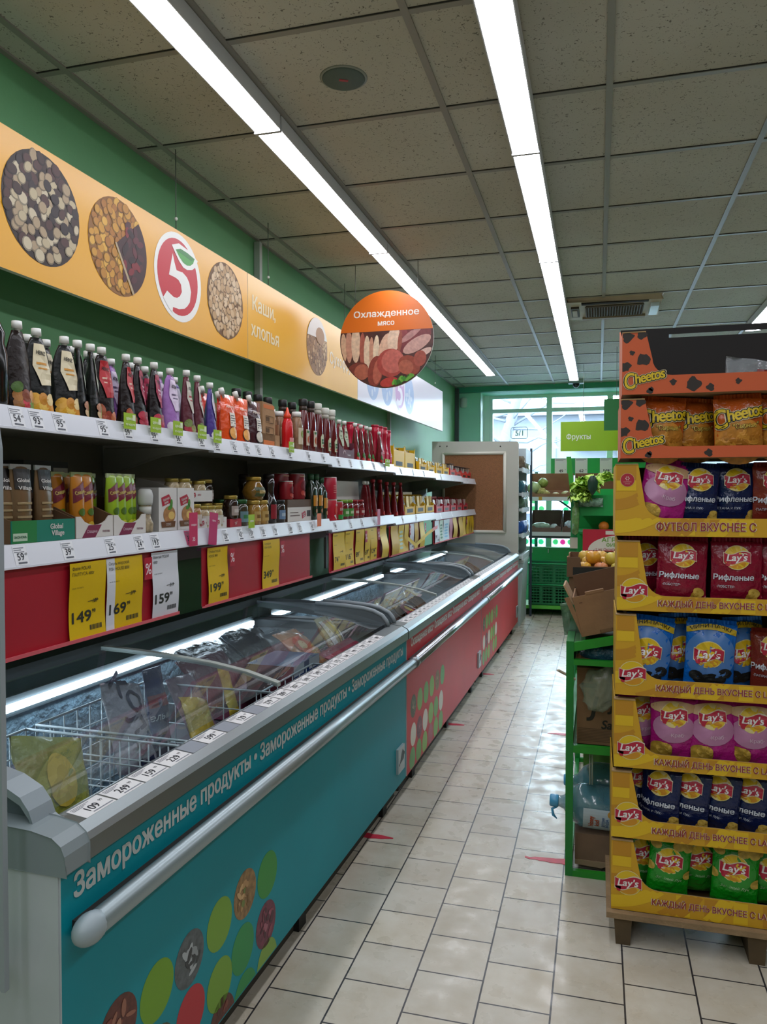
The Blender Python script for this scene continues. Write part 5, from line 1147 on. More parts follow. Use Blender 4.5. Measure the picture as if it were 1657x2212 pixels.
for i, y in enumerate((4.42, 4.53, 4.64, 4.72)): place('p_ketch', K['ketch'], 'ketchup pouch right of the maroon tray, %s from the tray' % ORD[i], y, .05, 'U', .25, group='ketchup pouches')
def tallred():
    t = thing('ketchup_bottle', '', 'sauce bottle'); rg = [(0, .03, .028), (.006, .036, .032), (.07, .034, .031), (.12, .024, .023), (.17, .020, .02), (.2, .024, .024), (.235, .026, .026)]
    m = MB().loft(rg, P('b01434', .25), 18); pr = surf(rg); m.rect(-.022, .022, .03, .085, P('c85060', .4), pr, 2, .01); m.txt('ПИКАНТА', 0, .07, .008, P('e8d8d4', .4), pr, .02, 0, 'C', .036, 0, 3); m.build('bottle', t)
    MB().loft([(.235, .0265, .0265), (.25, .025, .025)], P('a01030', .4), 18).build('cap', t); return t
for i, (y, o_) in enumerate([(4.83, .05), (4.93, .05), (5.03, .05), (5.12, .05), (4.6, .14), (4.74, .14), (4.87, .15)]):
    place('tr', tallred, 'bright red flared ketchup bottle, %s' % (ORD[i]+' from the left in the front group' if i < 4 else ORD[i-4]+' from the left in the rear row'), y, o_, 'U', 0, group='red flared bottles')
place('p_ketch', K['ketch'], 'ketchup pouch standing before the bright red flared bottles', 4.80, .012, 'U', .2, group='ketchup pouches', sc=(.9, .9, .9))
# yellow sachet displays
def sachet_box(w, d, h, col, sac, n, name, hang=None, front=.45):
    def fn():
        t = thing(name, '', 'sachet display'); Y = P(col, .4)
        m = MB().prism([(-w/2, 0), (w/2, 0), (w/2, h*front*1.3), (w/2-.02, h*front), (-w/2+.02, h*front), (-w/2, h*front*1.3)], 0, .003, Y)
        m.rect(-w*.3, w*.3, h*.1, h*.3, P('1c1a14', .5), FP(0)); m.build('front', t)
        for s_ in (-1, 1): MB().prism([(0, 0), (d, 0), (d, h), (d*.6, h), (0, h*front*1.2)], s_*w/2-.0015, s_*w/2+.0015, Y, 'x').build('side', t)
        MB().box(-w/2, w/2, 0, d, 0, .003, Y).build('base', t)
        if hang is None: MB().box(-w/2, w/2, d-.003, d, 0, h*1.15, Y).build('back', t)
        rn = random.Random(n)
        for i in range(n):
            x = -w/2+.03+(w-.06)*(i % 4)/3; y = .025+d*.75*(i//4)/max(1, n//4); X = Matrix.Translation((x, y, .01)) @ Matrix.Rotation(rn.uniform(-.25, .05), 4, 'X') @ Matrix.Rotation(rn.uniform(-.3, .3), 4, 'Y')
            q = MB(); q.box(-.04, .04, -.003, .003, 0, h*.85, P(rn.choice(sac), .25, .25, bump=(40, .3)), X); q.build('sachet', t)
        if hang:
            for i in range(4): MB().box(-w/2+.02+i*.05, -w/2+.06+i*.05, .0, d, h*1.0, h*1.03, P(hang, .4)).build('hanger', t)
        return t
    return fn
YEo, GO = ['c8a020', '8a6a28', 'b89030', '5a4a2c'], ['b8963c', 'a8904c', '5c5030', 'd0b060']
SB = sachet_box(.30, .2, .16, 'e0b408', YEo, 8, 'sachet_display', None, .8); SG = sachet_box(.26, .2, .11, 'd8ac10', GO, 12, 'sachet_display', None, .5); SRd = sachet_box(.26, .2, .11, 'c0302c', ['b8b4b0', 'a02028', '2a2a2c', 'c8c0bc'], 12, 'sachet_display', '15161a', .5)
place('sb', SB, 'yellow box of seasoning sachets, first of the upper shelf', 5.40, .04, 'U', 0, group='sachet displays')
place('sb', SB, 'yellow box of seasoning sachets, second of the upper shelf', 5.76, .05, 'U', 0, group='sachet displays')
for i, y in enumerate((6.1, 6.4, 6.72, 7.02)): place('sg', SG, 'low yellow tray of gold sachets on the upper shelf, %s from the yellow boxes' % ORD[i], y, .03, 'U', 0, group='sachet displays')
for i, y in enumerate((7.35, 7.65, 7.95, 8.22)): place('srd', SRd, 'red tray of sachets under black hangers, %s from the gold ones' % ORD[i], y, .03, 'U', 0, group='sachet displays')

# ---------------------------------------------------------------- lower shelf
def cut_tray(w, d, h, hc, col, deco, inner='6e5138'):
    """display tray with a dipped front edge"""
    def fn():
        t = thing('display_tray', '', 'display tray'); Y = P(col, .5); I = P(inner, .8); n = 8
        dip = [(-w/2+.02+(w-.04)*i/n, h-(h-hc)*math.sin(PI*i/n)**.6) for i in range(n, -1, -1)]
        m = MB().prism([(-w/2, 0), (w/2, 0), (w/2, h)]+dip+[(-w/2, h)], 0, .003, Y); deco(m, FP(0)); m.build('front', t)
        for s_ in (-1, 1): MB().prism([(.003, 0), (d, 0), (d, h*2.1), (d*.5, h*1.7), (.003, h)], s_*w/2-.0015, s_*w/2+.0015, I, 'x').build('side', t)
        MB().box(-w/2, w/2, .003, d, 0, .003, I).build('base', t); MB().box(-w/2, w/2, d-.003, d, .003, h*2.1, I).build('back', t); return t
    return fn
WT = P('d8d4d0', .5)
def dg(m, pr):
    m.rect(-.118, -.03, 0, .058, P('1c7a3c', .5), pr, .6)
    m.txt('Global', .045, .040, .014, WT, pr, .035, .05).txt('Village', .05, .022, .014, WT, pr, .035, .05).rect(-.115, -.065, .006, .026, P('b8ccb4', .5), pr).txt('ЭКОНОМЬ', -.09, .016, .006, P('2c6a4a', .5), pr, .02, 0, 'C', .044)
place('tg', cut_tray(.24, .22, .058, .058, '147a66', dg), 'green tray with brown tubes at the near end of the lower shelf', 1.735, .028, 'L', 0)
def ds(m, pr):
    m.poly([(-.06, 0), (.0, 0), (.03, .036), (-.03, .036)], P('7a1c44', .5), pr).txt('Слащина', -.015, .018, .009, P('d8b8c4', .5), pr, .015, .1, 'C', .046).txt('ПРИПРАВЫ', .05, .016, .006, P('7a1c44', .5), pr, .01, 0, 'C', .034)
ST_ = cut_tray(.168, .22, .062, .036, 'd4d0cc', ds)
place('ts', ST_, 'white and maroon tray holding orange packs', 1.945, .028, 'L', 0, group='white and maroon trays'); place('ts', ST_, 'white and maroon tray holding lime green packs', 2.118, .028, 'L', 0, group='white and maroon trays')
def tube_pack(body, top, dec, w=.055, h=.185):
    def fn():
        t = thing('seasoning_tube', '', 'seasoning pack'); rg = [(0, w*.42, .018), (.006, w*.46, .02), (h*.6, w*.48, .018), (h*.93, w*.5, .004), (h, w*.5, .002)]
        m = MB().loft(rg, P(body, .3, coat=.4), 16); pr = surf(rg); dec(m, pr, h, w); m.build('body', t)
        MB().box(-w*.5, w*.5, -.0025, .0025, h-.012, h+.002, P(top, .35)).build('crimp', t); return t
    return fn
def dt(m, pr, h, w):
    m.rect(-w*.4, w*.4, h*.68, h*.95, P('1a1614', .4), pr, 2, .02).txt('Global', 0, h*.80, .010, WT, pr, .03, .05, 'C', w*.6, lay=4).txt('Village', .003, h*.70, .010, WT, pr, .03, .05, 'C', w*.66, lay=4)
    for k in range(3): m.rect(-w*.35, w*.35, h*(.3+.09*k), h*(.33+.09*k), P('a08a64', .5), pr, 2, .02)
TBp = tube_pack('6e5438', 'a8a8a8', dt, .075, .2)
for i, (y, o_) in enumerate([(1.66, .09), (1.70, .075), (1.79, .08), (1.76, .17)]): place('tb', TBp, 'brown seasoning tube in the green tray, '+['at the left edge', 'first clear one', 'second clear one', 'in the back row'][i], y, o_, 'L', .15*(i-1), .004, 'brown seasoning tubes')
def dsp(c):
    def f(m, pr, h, w):
        m.poly([(-w*.46, h*.52), (w*.46, h*.66), (w*.46, h*.88), (-w*.46, h*.74)], P('6c1428', .4), pr, 2, .02); m.txt('Слащина', 0, h*.70, .010, P('d8c46a', .4), pr, .02, .1, 'C', w*.8, .22, 3); m.ell(0, h*.14, w*.3, h*.09, P(c, .4), pr, 2, 14, 2); m.ell(0, h*.38, w*.25, h*.06, P('4a6a1c', .4), pr, 2, 14, 2)
    return f
OPk, LPk = tube_pack('b87414', '8f9a6a', dsp('d0b03c')), tube_pack('8fb020', 'a8b48c', dsp('c8c83c'))
for i, (y, o_) in enumerate([(1.885, .11), (1.925, .075), (1.965, .075), (1.99, .15)]): place('op', OPk, 'orange seasoning pack, %s in its white tray' % ['rear left one', 'front left one', 'front right one', 'rear right one'][i], y, o_, 'L', 0, .004, 'orange seasoning packs')
for i, (y, o_) in enumerate([(2.055, .13), (2.075, .065), (2.113, .065), (2.150, .065), (2.182, .075)]): place('lp', LPk, 'lime green seasoning pack, %s in its white tray' % (['dim one at the rear']+['front '+q for q in ('first from the left', 'second from the left', 'third from the left', 'last')])[i], y, o_, 'L', 0, .004, 'lime seasoning packs')
def carton(w, d, h, front, side, dec, nm='carton', cat='carton'):
    def fn():
        m = MB().box(-w/2, w/2, 0, d, 0, h, P(side, .5, nz=(12, .06)), None, P(front, .5)); dec(m, FP(0)); return thing(nm, '', cat, mb=m)
    return fn
RL = P('b01c38', .4)
def redlab(m, pr, x, z, w, t_='Красная', rot=.25):
    c, s_ = math.cos(rot), math.sin(rot); q = [(-w/2, -w*.28), (w*.4, -w*.28), (w*.55, 0), (w*.4, w*.28), (-w/2, w*.28)]; m.poly([(x+a*c-b*s_, z+a*s_+b*c) for a, b in q], RL, pr, 2); m.txt(t_, x, z+w*.08, w*.16, WT, pr, .02, .1, 'C', w*.7, rot, 3); m.txt('цена', x, z-w*.12, w*.16, WT, pr, .02, .1, 'C', w*.45, rot, 3)
def d_rear(m, pr): m.rect(.03, .098, 0, .08, WT, pr, .8); redlab(m, pr, .06, .05, .05)
o = item('rb', carton(.2, .12, .1, '2c2a2c', '343234', d_rear), 'dark box with a white printed end lying behind the seasoning packs', on(2.06, .29, 'L', .131), RZ)
o = item('rb2', carton(.3, .12, .13, '38332c', '38332c', lambda m, pr: None), 'dim brown carton under the dark box at the back of the lower shelf', on(2.06, .29, 'L', .0005), RZ)
def grinder():
    t = thing('spice_grinder', '', 'spice grinder'); MB().loft([(0, .02, .02), (.004, .025, .025), (.03, .026, .026), (.045, .02, .02), (.055, .017, .017), (.085, .019, .019), (.09, .021, .021)], P('a8987c', .25, nz=(90, .4)), 18).build('jar', t)
    MB().loft([(.06, .0195, .0195), (.085, .0205, .0205)], P('c8c8c4', .4), 18).build('label', t)
    MB().loft([(.09, .023, .023), (.10, .025, .025), (.12, .026, .026), (.138, .022, .022), (.143, .016, .016)], P('c4c6c4', .35), 18).build('grinder_head', t); return t
place('gr', grinder, 'spice grinder with a white head between the lime packs and the sauce box', 2.232, .05, 'L', 0)
def d_sauce(m, pr):
    redlab(m, pr, -.012, .105, .055); m.ell(.008, .055, .038, .03, P('a87848', .4, nz=(50, .3)), pr, 2, 20, 1); m.ell(.02, .052, .02, .014, P('d8b868', .4), pr, 3, 16, 1); m.ell(.012, .08, .016, .008, P('4a8a2c', .4), pr, 3.5, 10, 1, .4); m.ell(.02, .095, .008, .014, P('4a8a2c', .4), pr, 3.5, 10, 1)
    m.poly([(-.04, .012), (.04, .012), (.045, .032), (-.045, .032)], P('6a4424', .4), pr, 4); m.txt('СОУС', 0, .022, .008, WT, pr, .02, lay=5)
place('wb1', carton(.112, .12, .148, 'd6d4d2', 'b4b2b0', d_sauce, 'sauce_box', 'sauce box'), 'white sauce box with a red label, left one of two', 2.345, .035, 'L', 0, group='white sauce boxes')
place('wb1', None, 'white sauce box with a red label, right one of two', 2.462, .035, 'L', 0, group='white sauce boxes')
def low_tray(w, d, h, n=2, col='d2d0ce'):
    def dec(m, pr):
        for k in range(n): x = w*(-.25+.5*k if n == 2 else 0); redlab(m, pr, x-w*.06, h*.55, h*.7); m.txt('ХРЕН', x+w*.10, h*.6, h*.16, RL, pr, .01)
    return cut_tray(w, d, h, h*.98, col, dec, 'a09a94')
place('lt1', low_tray(.235, .17, .042), 'white tray of small jars on the lower shelf behind the pink flag', 2.640, .03, 'L', 0)
o = item('lt2', low_tray(.25, .17, .042, 1), 'white tray of jars stacked on top of the small jars', on(2.56, .052, 'L', .098), RZ)
def jar(body, lid, lab, r=.026, h=.085, shape='s'):
    def fn():
        t = thing('glass_jar', '', 'jar'); rg = [(0, r*.9, r*.9), (.004, r, r), (h*.7, r, r), (h*.8, r*.85, r*.85), (h*.84, r*.8, r*.8)] if shape == 's' else [(0, r*.75, r*.75), (h*.06, r*.9, r*.9), (h*.35, r*1.1, r*1.1), (h*.5, r, r), (h*.75, r*.72, r*.72), (h*.84, r*.62, r*.62)]
        m = MB().loft(rg, P(body, .12, nz=(60, .25), coat=.5), 20); pr = surf(rg)
        if lab:
            m.rect(-r*.85, r*.85, h*.15, h*.55, P(lab[0], .4), pr, 2, r*.3)
            if lab[1] == 'r': redlab(m, pr, r*.2, h*.35, r*.9)
            else: m.rect(-r*.6, r*.6, h*.28, h*.42, P(lab[1], .4), pr, 3, r*.3)
        m.build('jar', t); q = r*.88 if shape == 's' else r*.7
        MB().loft([(h*.84, q, q), (h*.86, q*1.04, q*1.04), (h*.97, q*1.04, q*1.04), (h, q*.98, q*.98)], P(lid, .3, .5), 20).build('lid', t); return t
    return fn
J1 = jar('b8a684', 'a89448', ('c8c4bc', 'r')); J2 = jar('a87a4c', 'a89448', ('c8c0b4', 'r'))
for i, (y, k, f_) in enumerate([(2.555, 'j2', J2), (2.61, 'j1', J1), (2.665, 'j1', J1), (2.72, 'j1', J1)]): place(k, f_, 'small jar with gold lid in the lower white tray, %s from the left' % ORD[i], y, .055, 'L', 0, .004, 'small jars in the white trays')
for i, (y, o_) in enumerate([(2.475, .10), (2.53, .085), (2.585, .11), (2.64, .085)]): item('j1', J1, 'small jar with gold lid in the upper white tray, %s from the left' % ORD[i], on(y, o_, 'L', .1025), RZ, 'small jars in the white trays', (1.05, 1.05, .95))
place('rt', carton(.1, .12, .032, 'b01c34', '8a1a2c', lambda m, pr: redlab(m, pr, .0, .016, .03), 'small_tray', 'display tray'), 'small red tray under dark jars beside the lime flag', 2.835, .03, 'L', 0)
JD = jar('2a1a14', 'a89040', ('a89a94', 'c8c0bc'), .030, .095); JG = jar('3a3424', '2c5c34', ('6a8a94', '3a7a4c'), .036, .11); JM = jar('a8803c', 'b89a4c', ('b89a5c', '7a5a2c'), .032, .105); JH = jar('8a6424', 'b0903c', ('4a5434', 'b8a06c'), .046, .10, 'h')
place('jd', JD, 'dark jar with gold lid standing on the small red tray', 2.83, .05, 'L', 0, .0325, group='dark jars'); place('jd', JD, 'dark jar with gold lid behind the first dark jar', 2.79, .14, 'L', 0, .0005, group='dark jars')
item('jd', JD, 'dark jar with gold lid on top of the rear stack left of the honey jar', on(2.79, .14, 'L', .097), RZ, 'dark jars'); place('jd', JD, 'dark jar with gold lid behind the green lidded jar', 2.90, .15, 'L', 0, .0005, group='dark jars')
place('jg', JG, 'brown jar with a dark green lid and blue label', 2.925, .06, 'L', 0, group='green lidded jars'); place('jg', JG, 'dark green lidded jar in the back, behind the mustard jars', 2.97, .17, 'L', 0, group='green lidded jars')
place('jm', JM, 'mustard jar with gold lid, left one under the honey jar', 3.035, .05, 'L', 0, group='mustard jars'); place('jm', JM, 'mustard jar with gold lid, right one under the honey jar', 3.115, .05, 'L', 0, group='mustard jars')
item('jh', JH, 'rounded honey jar with gold lid resting on the mustard jars', on(3.06, .06, 'L', .107), RZ)
def darkbottle2():
    t = thing('sauce_bottle', '', 'sauce bottle'); rg = [(0, .03, .03), (.005, .034, .034), (.10, .034, .034), (.115, .026, .026), (.15, .022, .022), (.17, .026, .026), (.21, .024, .024)]
    m = MB().loft(rg, P('160d0e', .15, coat=.5), 20); pr = surf(rg); m.rect(-.027, .027, .02, .085, P('8a1c2c', .4), pr, 2, .008); m.rect(-.022, .022, .088, .098, P('161214', .4), pr, 2, .008); m.build('bottle', t); MB().loft([(.205, .0255, .0255), (.222, .024, .024)], P('1a1416', .4), 18).build('cap', t); return t
place('db', darkbottle2, 'black waisted bottle with a red label on the lower shelf', 3.205, .055, 'L', 0, group='black bottles'); place('db', darkbottle2, 'black waisted bottle behind the honey jar, in the shade', 3.17, .16, 'L', 0, group='black bottles')
place('jb', jar('2c2420', '2a2a2c', ('6a86a8', 'a8b8c8'), .033, .105), 'dark lidded jar with a blue label beside the white carton', 3.305, .055, 'L', 0)
def d_cb(m, pr): m.rect(-.15, .15, .068, .105, P('5c4432', .6), pr, .8); redlab(m, pr, .05, .03, .05); m.rect(-.12, .0, .025, .03, P('6a5a54', .6), pr); m.rect(-.12, -.02, .04, .044, P('6a5a54', .6), pr); m.rect(.09, .14, .02, .05, P('4a4444', .6), pr)
place('cb', carton(.3, .17, .105, 'd2ccc6', '5c4432', d_cb), 'low brown and white carton under the red cans', 3.52, .035, 'L', 0)
def can(body, top, dec, r=.05, h=.13):
    def fn():
        t = thing('food_can', '', 'can'); rg = [(0, r*.97, r*.97), (.003, r, r), (h-.003, r, r), (h, r*.97, r*.97)]; m = MB().loft(rg, P(body, .3), 24); pr = surf(rg); dec(m, pr, r, h); m.build('can', t)
        MB().loft([(h-.001, r*.98, r*.98), (h+.003, r*.99, r*.99), (h+.003, r*.9, r*.9), (h, r*.88, r*.88)], P(top, .3, .7), 24).build('rim', t); return t
    return fn
def d_bean(m, pr, r, h): m.ell(0, h*.55, r*.6, h*.2, P('6a1420', .4), pr, 2, 16, 2); m.ell(r*.3, h*.2, r*.4, h*.12, P('c85c50', .4), pr, 2, 16, 2); m.ell(-r*.3, h*.25, r*.3, h*.1, P('b04038', .4), pr, 2, 16, 2); m.rect(-r*.7, r*.7, h*.9, h*.93, P('d0b08c', .4), pr, 2, r*.3)
C1 = can('8a1c28', 'b0b0b0', d_bean, .046, .125); C2 = can('98202c', 'c8c8c4', d_bean, .034, .085)
item('c1', C1, 'red bean can standing on the low carton, right one', on(3.60, .09, 'L', .106), RZ, 'red cans on the low carton'); item('c1', C1, 'red bean can standing on the low carton, rear left one', on(3.49, .13, 'L', .106), RZ, 'red cans on the low carton')
item('c2', C2, 'small red cup shaped can at the front left of the low carton', on(3.43, .07, 'L', .106), RZ, 'red cans on the low carton')
def oil():
    t = thing('oil_bottle', '', 'oil bottle'); rg = [(0, .028, .028, 3), (.005, .032, .032, 3), (.15, .032, .032, 3), (.175, .024, .024), (.195, .014, .014), (.215, .014, .014)]
    m = MB().loft(rg, P('122416', .12, coat=.6), 20); pr = surf(rg); m.rect(-.026, .026, .07, .125, P('c07c1c', .4), pr, 2, .008); m.ell(0, .045, .01, .012, P('b06a2c', .4), pr, 2, 12, 2); m.ell(.008, .105, .012, .01, P('d8b060', .4), pr, 3, 12, 2); m.build('bottle', t)
    MB().loft([(.205, .0165, .0165), (.235, .016, .016)], P('1c4a2a', .4), 16).build('cap', t); return t
for i, (y, o_) in enumerate([(3.72, .14), (3.70, .05), (3.775, .05), (3.85, .05), (3.80, .14)]): place('oil', oil, 'dark green oil bottle with an orange label, %s' % ['rear one by the cans', 'first of the front row', 'second of the front row', 'third of the front row', 'rear one at the middle'][i], y, o_, 'L', 0, group='oil bottles')
def d_tom(m, pr, r, h): m.ell(-r*.1, h*.5, r*.3, h*.2, P('c83c30', .4), pr, 2, 14, 2); m.poly([(-r*.5, h*.25), (-r*.3, h*.3), (-r*.1, h*.1), (-r*.2, h*.08)], WT, pr, 3, r*.2); m.txt('РОМА', .2*r, h*.75, h*.1, WT, pr, .02, 0, 'C', r*.9, lay=3)
def d_tomt(m, pr, r, h):
    for k in range(4): m.rect(-r*.5, r*.3, h*(.3+.1*k), h*(.34+.1*k), P('d88a88', .4), pr, 2, r*.3)
CT = can('c01c34', 'd0ccc8', d_tom, .05, .112); CTT = can('b81c38', 'd0ccc8', d_tomt, .05, .118)
place('ct', CT, 'red tomato tin at the bottom of the stack of two', 3.965, .055, 'L', 0, group='red tomato tins'); item('ctt', CTT, 'red tomato tin on top of the stack of two', on(3.96, .055, 'L', .1165), RZ, 'red tomato tins')
place('cs', can('a8202c', 'd0ccc8', lambda m, pr, r, h: (m.rect(-r*.8, r*.8, 0.004, h*.3, P('2c8a3c', .4), pr, 2, r*.3), m.txt('ПАСТА', 0, h*.6, h*.14, WT, pr, .02, 0, 'C', r*1.2, lay=3)), .038, .1), 'small red tin with a green band right of the tin stack', 4.07, .045, 'L', 0)
JR = jar('6c1018', '8a1c24', ('8a1c24', 'c8b0a8'), .04, .11); JRG = jar('6c1018', '7aa03c', ('4a8a3c', 'b8c8a0'), .04, .112)
place('jrg', JRG, 'red sauce jar with a lime green lid, left one', 4.175, .05, 'L', 0, group='red sauce jars'); place('jrg', JRG, 'red sauce jar with a lime green lid, right one', 4.265, .05, 'L', 0, group='red sauce jars')
place('jr', JR, 'red sauce jar with a dark red lid, left one', 4.36, .05, 'L', 0, group='red sauce jars'); place('jr', JR, 'red sauce jar with a dark red lid, right one before the white carton', 4.47, .05, 'L', 0, group='red sauce jars')
def whitebox():
    t = thing('display_carton', '', 'carton'); w, d, h = .64, .30, .222; I = P('b8b4b0', .6); Fm = P('d2cec8', .6, nz=(6, .05))
    MB().box(-w/2, w/2, d-.004, d, 0, h, I).build('back', t); MB().box(-w/2, -w/2+.004, .004, d-.004, 0, h, I).build('side', t)
    MB().prism([(-w/2, 0), (w/2, 0), (w/2, h*.4), (w/2-.03, h*.46), (w/2-.05, h), (-w/2, h)], 0, .004, Fm).build('front', t)
    MB().box(-w/2, w/2, .004, d-.004, 0, .003, I).build('base', t); MB().prism([(.004, 0), (d, 0), (d, h), (.09, h), (.06, h*.45), (.004, h*.4)], w/2-.004, w/2, Fm, 'x').build('side', t)
    return t
place('wbx', whitebox, 'tall white carton behind the red jars on the lower shelf', 4.40, .112, 'L', 0)
for i, y in enumerate((4.60, 4.66)): place('p_ketch', K['ketch'], 'dark red pouch before the right end of the white carton, %s one' % ('left' if i == 0 else 'right'), y, .05, 'L', .9, .0005, 'ketchup pouches')
K['adj'] = spout_pouch('6a1018', '9a7a2c', None, '', ['b02c28', 'b89a3c', '8a1c20'], .215, .075, 'a01c24', seed=31)
for i, y in enumerate((4.79, 4.87, 4.95, 5.03, 5.11, 5.20, 5.29, 5.38, 5.47)): place('p_adj', K['adj'], 'slim dark red sauce pouch with red cap, %s from the white carton' % ORD[i], y, .05+.03*(i % 2), 'L', .5+.1*(i % 3), group='slim dark red pouches')
SB2 = sachet_box(.30, .2, .15, 'd8ac10', GO, 12, 'sachet_display', None, .4); SR2 = sachet_box(.26, .2, .12, 'b42838', ['b8a4a4', '9a2430', 'c8bcb8', '7a2028'], 12, 'sachet_display', None, .45)
for i, y in enumerate((5.68, 6.02, 6.36)): place('sb2', SB2, 'yellow sachet tray on the lower shelf, %s after the dark red pouches' % ORD[i], y, .03, 'L', 0, group='sachet displays')
for i, y in enumerate((6.74, 7.06, 7.38, 7.70, 8.02)): place('sr2', SR2, 'red and white sachet tray on the lower shelf, %s after the yellow ones' % ORD[i], y, .03, 'L', 0, group='sachet displays')
# ================================================================ far end: cork board panel and side shelf
t = thing('notice_panel', 'tall grey end panel with a framed brown cork board at the aisle end', 'end panel', (0, 8.43, 0))
q = [(-1.79, 0), (-.832, 0), (-.832, 2.0)]+[(-.862+.03*math.cos(R(a)), 2.0+.03*math.sin(R(a))) for a in range(0, 91, 15)]+[(-1.79, 2.045)]
MB().prism(q, 0, .03, P('b4b4ac', .5, nz=(4, .04)), 'y', None, P('b9b8ae', .5, nz=(4, .04))).build('panel', t)
CK = P('8a5c3a', .8, nz=(90, .22)); FRc = P('c8c5b8', .4)
MB().box(-1.64, -1.0, -.008, 0, 1.06, 1.89, CK).build('cork', t)
m = MB()
for a, b in (((-1.66, 1.045), (-.98, 1.045)), ((-.98, 1.045), (-.98, 1.905)), ((-.98, 1.905), (-1.66, 1.905)), ((-1.66, 1.905), (-1.66, 1.045))): m.tube([(a[0], -.008, a[1]), (b[0], -.008, b[1])], .018, FRc, 8)
for a, b in ((-.98, 1.045), (-.98, 1.905), (-1.66, 1.905), (-1.66, 1.045)): m.ball((a, -.008, b), .018, FRc, 8)
m.build('cork_frame', t)
m = MB()
for x, z in ((-1.7, 1.99), (-1.62, 1.99), (-1.03, 1.98)): m.ball((x, -.001, z), .007, BLACK, 8)
m.build('screw', t)
t = thing('side_shelf', 'white shelf unit behind the cork board panel, seen edge on', 'shelving', (-.80, 8.47, 0))
SH = P('a9b4b4', .4)
for z in (.78, 1.02, 1.30, 1.47, 1.74): MB().box(-.5, .0, .0, .8, z-.03, z, SH).box(0, .015, 0, .8, z-.045, z+.01, P('c4ccce', .35)).build('shelf_board', t)
MB().box(.02, .045, .80, .82, 0, 2.0, P('2c3a48', .4)).build('end_post', t); MB().box(-.5, -.02, .80, .81, 0, 2.0, SH).build('end_panel', t); MB().box(-.52, -.5, 0, .8, 0, 2.0, SH).build('back_panel', t)
MB().box(-.1, .03, .15, .79, 1.8, 1.96, P('c4cfd8', .4)).build('sign_strip', t)
pk = [(8.62, 1.02, '1f4f9a', 'blue packet on the lowest visible side shelf, nearest'), (8.80, 1.02, '24509c', 'blue packet on the lowest visible side shelf, second'), (9.0, 1.02, 'b8b8c4', 'pale red packet on the lowest visible side shelf, farthest'),
      (8.65, 1.30, '56705c', 'grey green bag of greens on the side shelf, nearest'), (8.92, 1.30, '6a8a70', 'grey green bag of greens on the side shelf, farther'), (8.6, 1.47, '2a5a6a', 'teal tub on the side shelf'), (8.85, 1.47, '4a4450', 'dark packet beside the teal tub on the side shelf'),
      (8.6, 1.74, '7a6a58', 'brown packet on the top side shelf, nearest'), (8.82, 1.74, 'a8a890', 'pale packet on the top side shelf, second'), (9.02, 1.74, '8ca060', 'light green packet on the top side shelf, farthest')]
for i, (y, z, c, l) in enumerate(pk):
    thing('grocery_packet', l, 'packet', (-.815, y, z+.07), R(62), 'packets on the side shelf', pillow(.15, .135, .06, P(c, .35, nz=(30, .3), bump=(30, .4)), seed=i*1.7))
t = thing('white_bin', 'white bin standing behind the far red freezer', 'bin', (-.94, 8.55, .0))
MB().prism([(-.12, 0), (.12, 0), (.15, .72), (-.15, .72)], 0, .6, P('b4c4c4', .4), 'y').build('body', t); MB().box(-.16, .16, -.01, .61, .70, .735, P('ccd6d6', .4)).build('rim', t)
# ---------------------------------------------------------------- produce rack under the window
GRN = P('0e9a46', .45, nz=(5, .08)); GRNL = P('55b03c', .45, nz=(5, .08)); TEALB = P('167a6c', .45); WRAIL = P('c8d0cc', .4)
t = thing('produce_rack', 'green produce rack with two tilted shelves under the window', 'produce rack', (-.82, 9.6, 0))
MB().box(0, 1.9, .22, .25, .0, .79, GRN).build('kick_panel', t)
for x in (.02, .62, 1.25, 1.86): MB().box(x-.02, x+.02, .9, .94, 0, 1.75, TEALB).build('post', t)
for x in (.30, .62+.33): 
    MB().tube([(x+.25, .4, .80), (x+.52, .4, 1.02)], .012, TEALB, 6).build('brace', t); MB().tube([(x, .6, 1.40), (x+.25, .6, 1.22)], .012, TEALB, 6).build('brace', t)
MB().tube([(.98, .4, 1.0), (1.2, .4, .82)], .012, TEALB, 6).build('brace', t)
for z, nm in ((.975, 'low'), (1.405, 'up')):
    MB().prism([(0, z-.012), (.75, z+.12), (.75, z+.14), (0, z+.008)], .0, 1.9, GRN, 'x').build('shelf_board', t); MB().box(0, 1.9, -.02, .0, z-.03, z+.018, WRAIL).build('price_rail', t)
    if nm == 'low': MB().box(0, 1.9, .0, .02, z-.06, z-.031, P('2a3c38', .5)).build('lip', t)
for x, z in ((.12, 1.405), (.72, .975)): MB().box(x, x+.04, -.024, -.02, z-.025, z+.02, P('b8902c', .4)).build('clip', t)
for i, x in enumerate((.02, .22)): MB().box(x, x+.008, .212, .22, .72, .77, WRAIL).build('hook', t)
t2 = thing('price_board', 'green board with three white price cards behind the produce', 'price board', (-.60, 10.35, 0))
MB().box(0, 1.6, 0, .012, 1.70, 1.925, GRN).build('board', t2)
for x, s_ in ((.05, '49'), (.31, '62'), (.62, '549')):
    m = MB().rect(x, x+.155, 1.70, 1.92, PAPER, FP(-.001), 1); m.txt(s_, x+.08, 1.76, .04, INK, FP(-.002), .02, 0, 'C').txt('99', x+.135, 1.775, .012, INK, FP(-.002), .01)
    for k in range(2): m.rect(x+.01, x+.14-.03*k, 1.905-.012*k, 1.91-.012*k, P('6a6e78', .6), FP(-.002))
    m.rect(x+.07, x+.14, 1.715, 1.722, INK, FP(-.002)); m.build('price_card', t2)
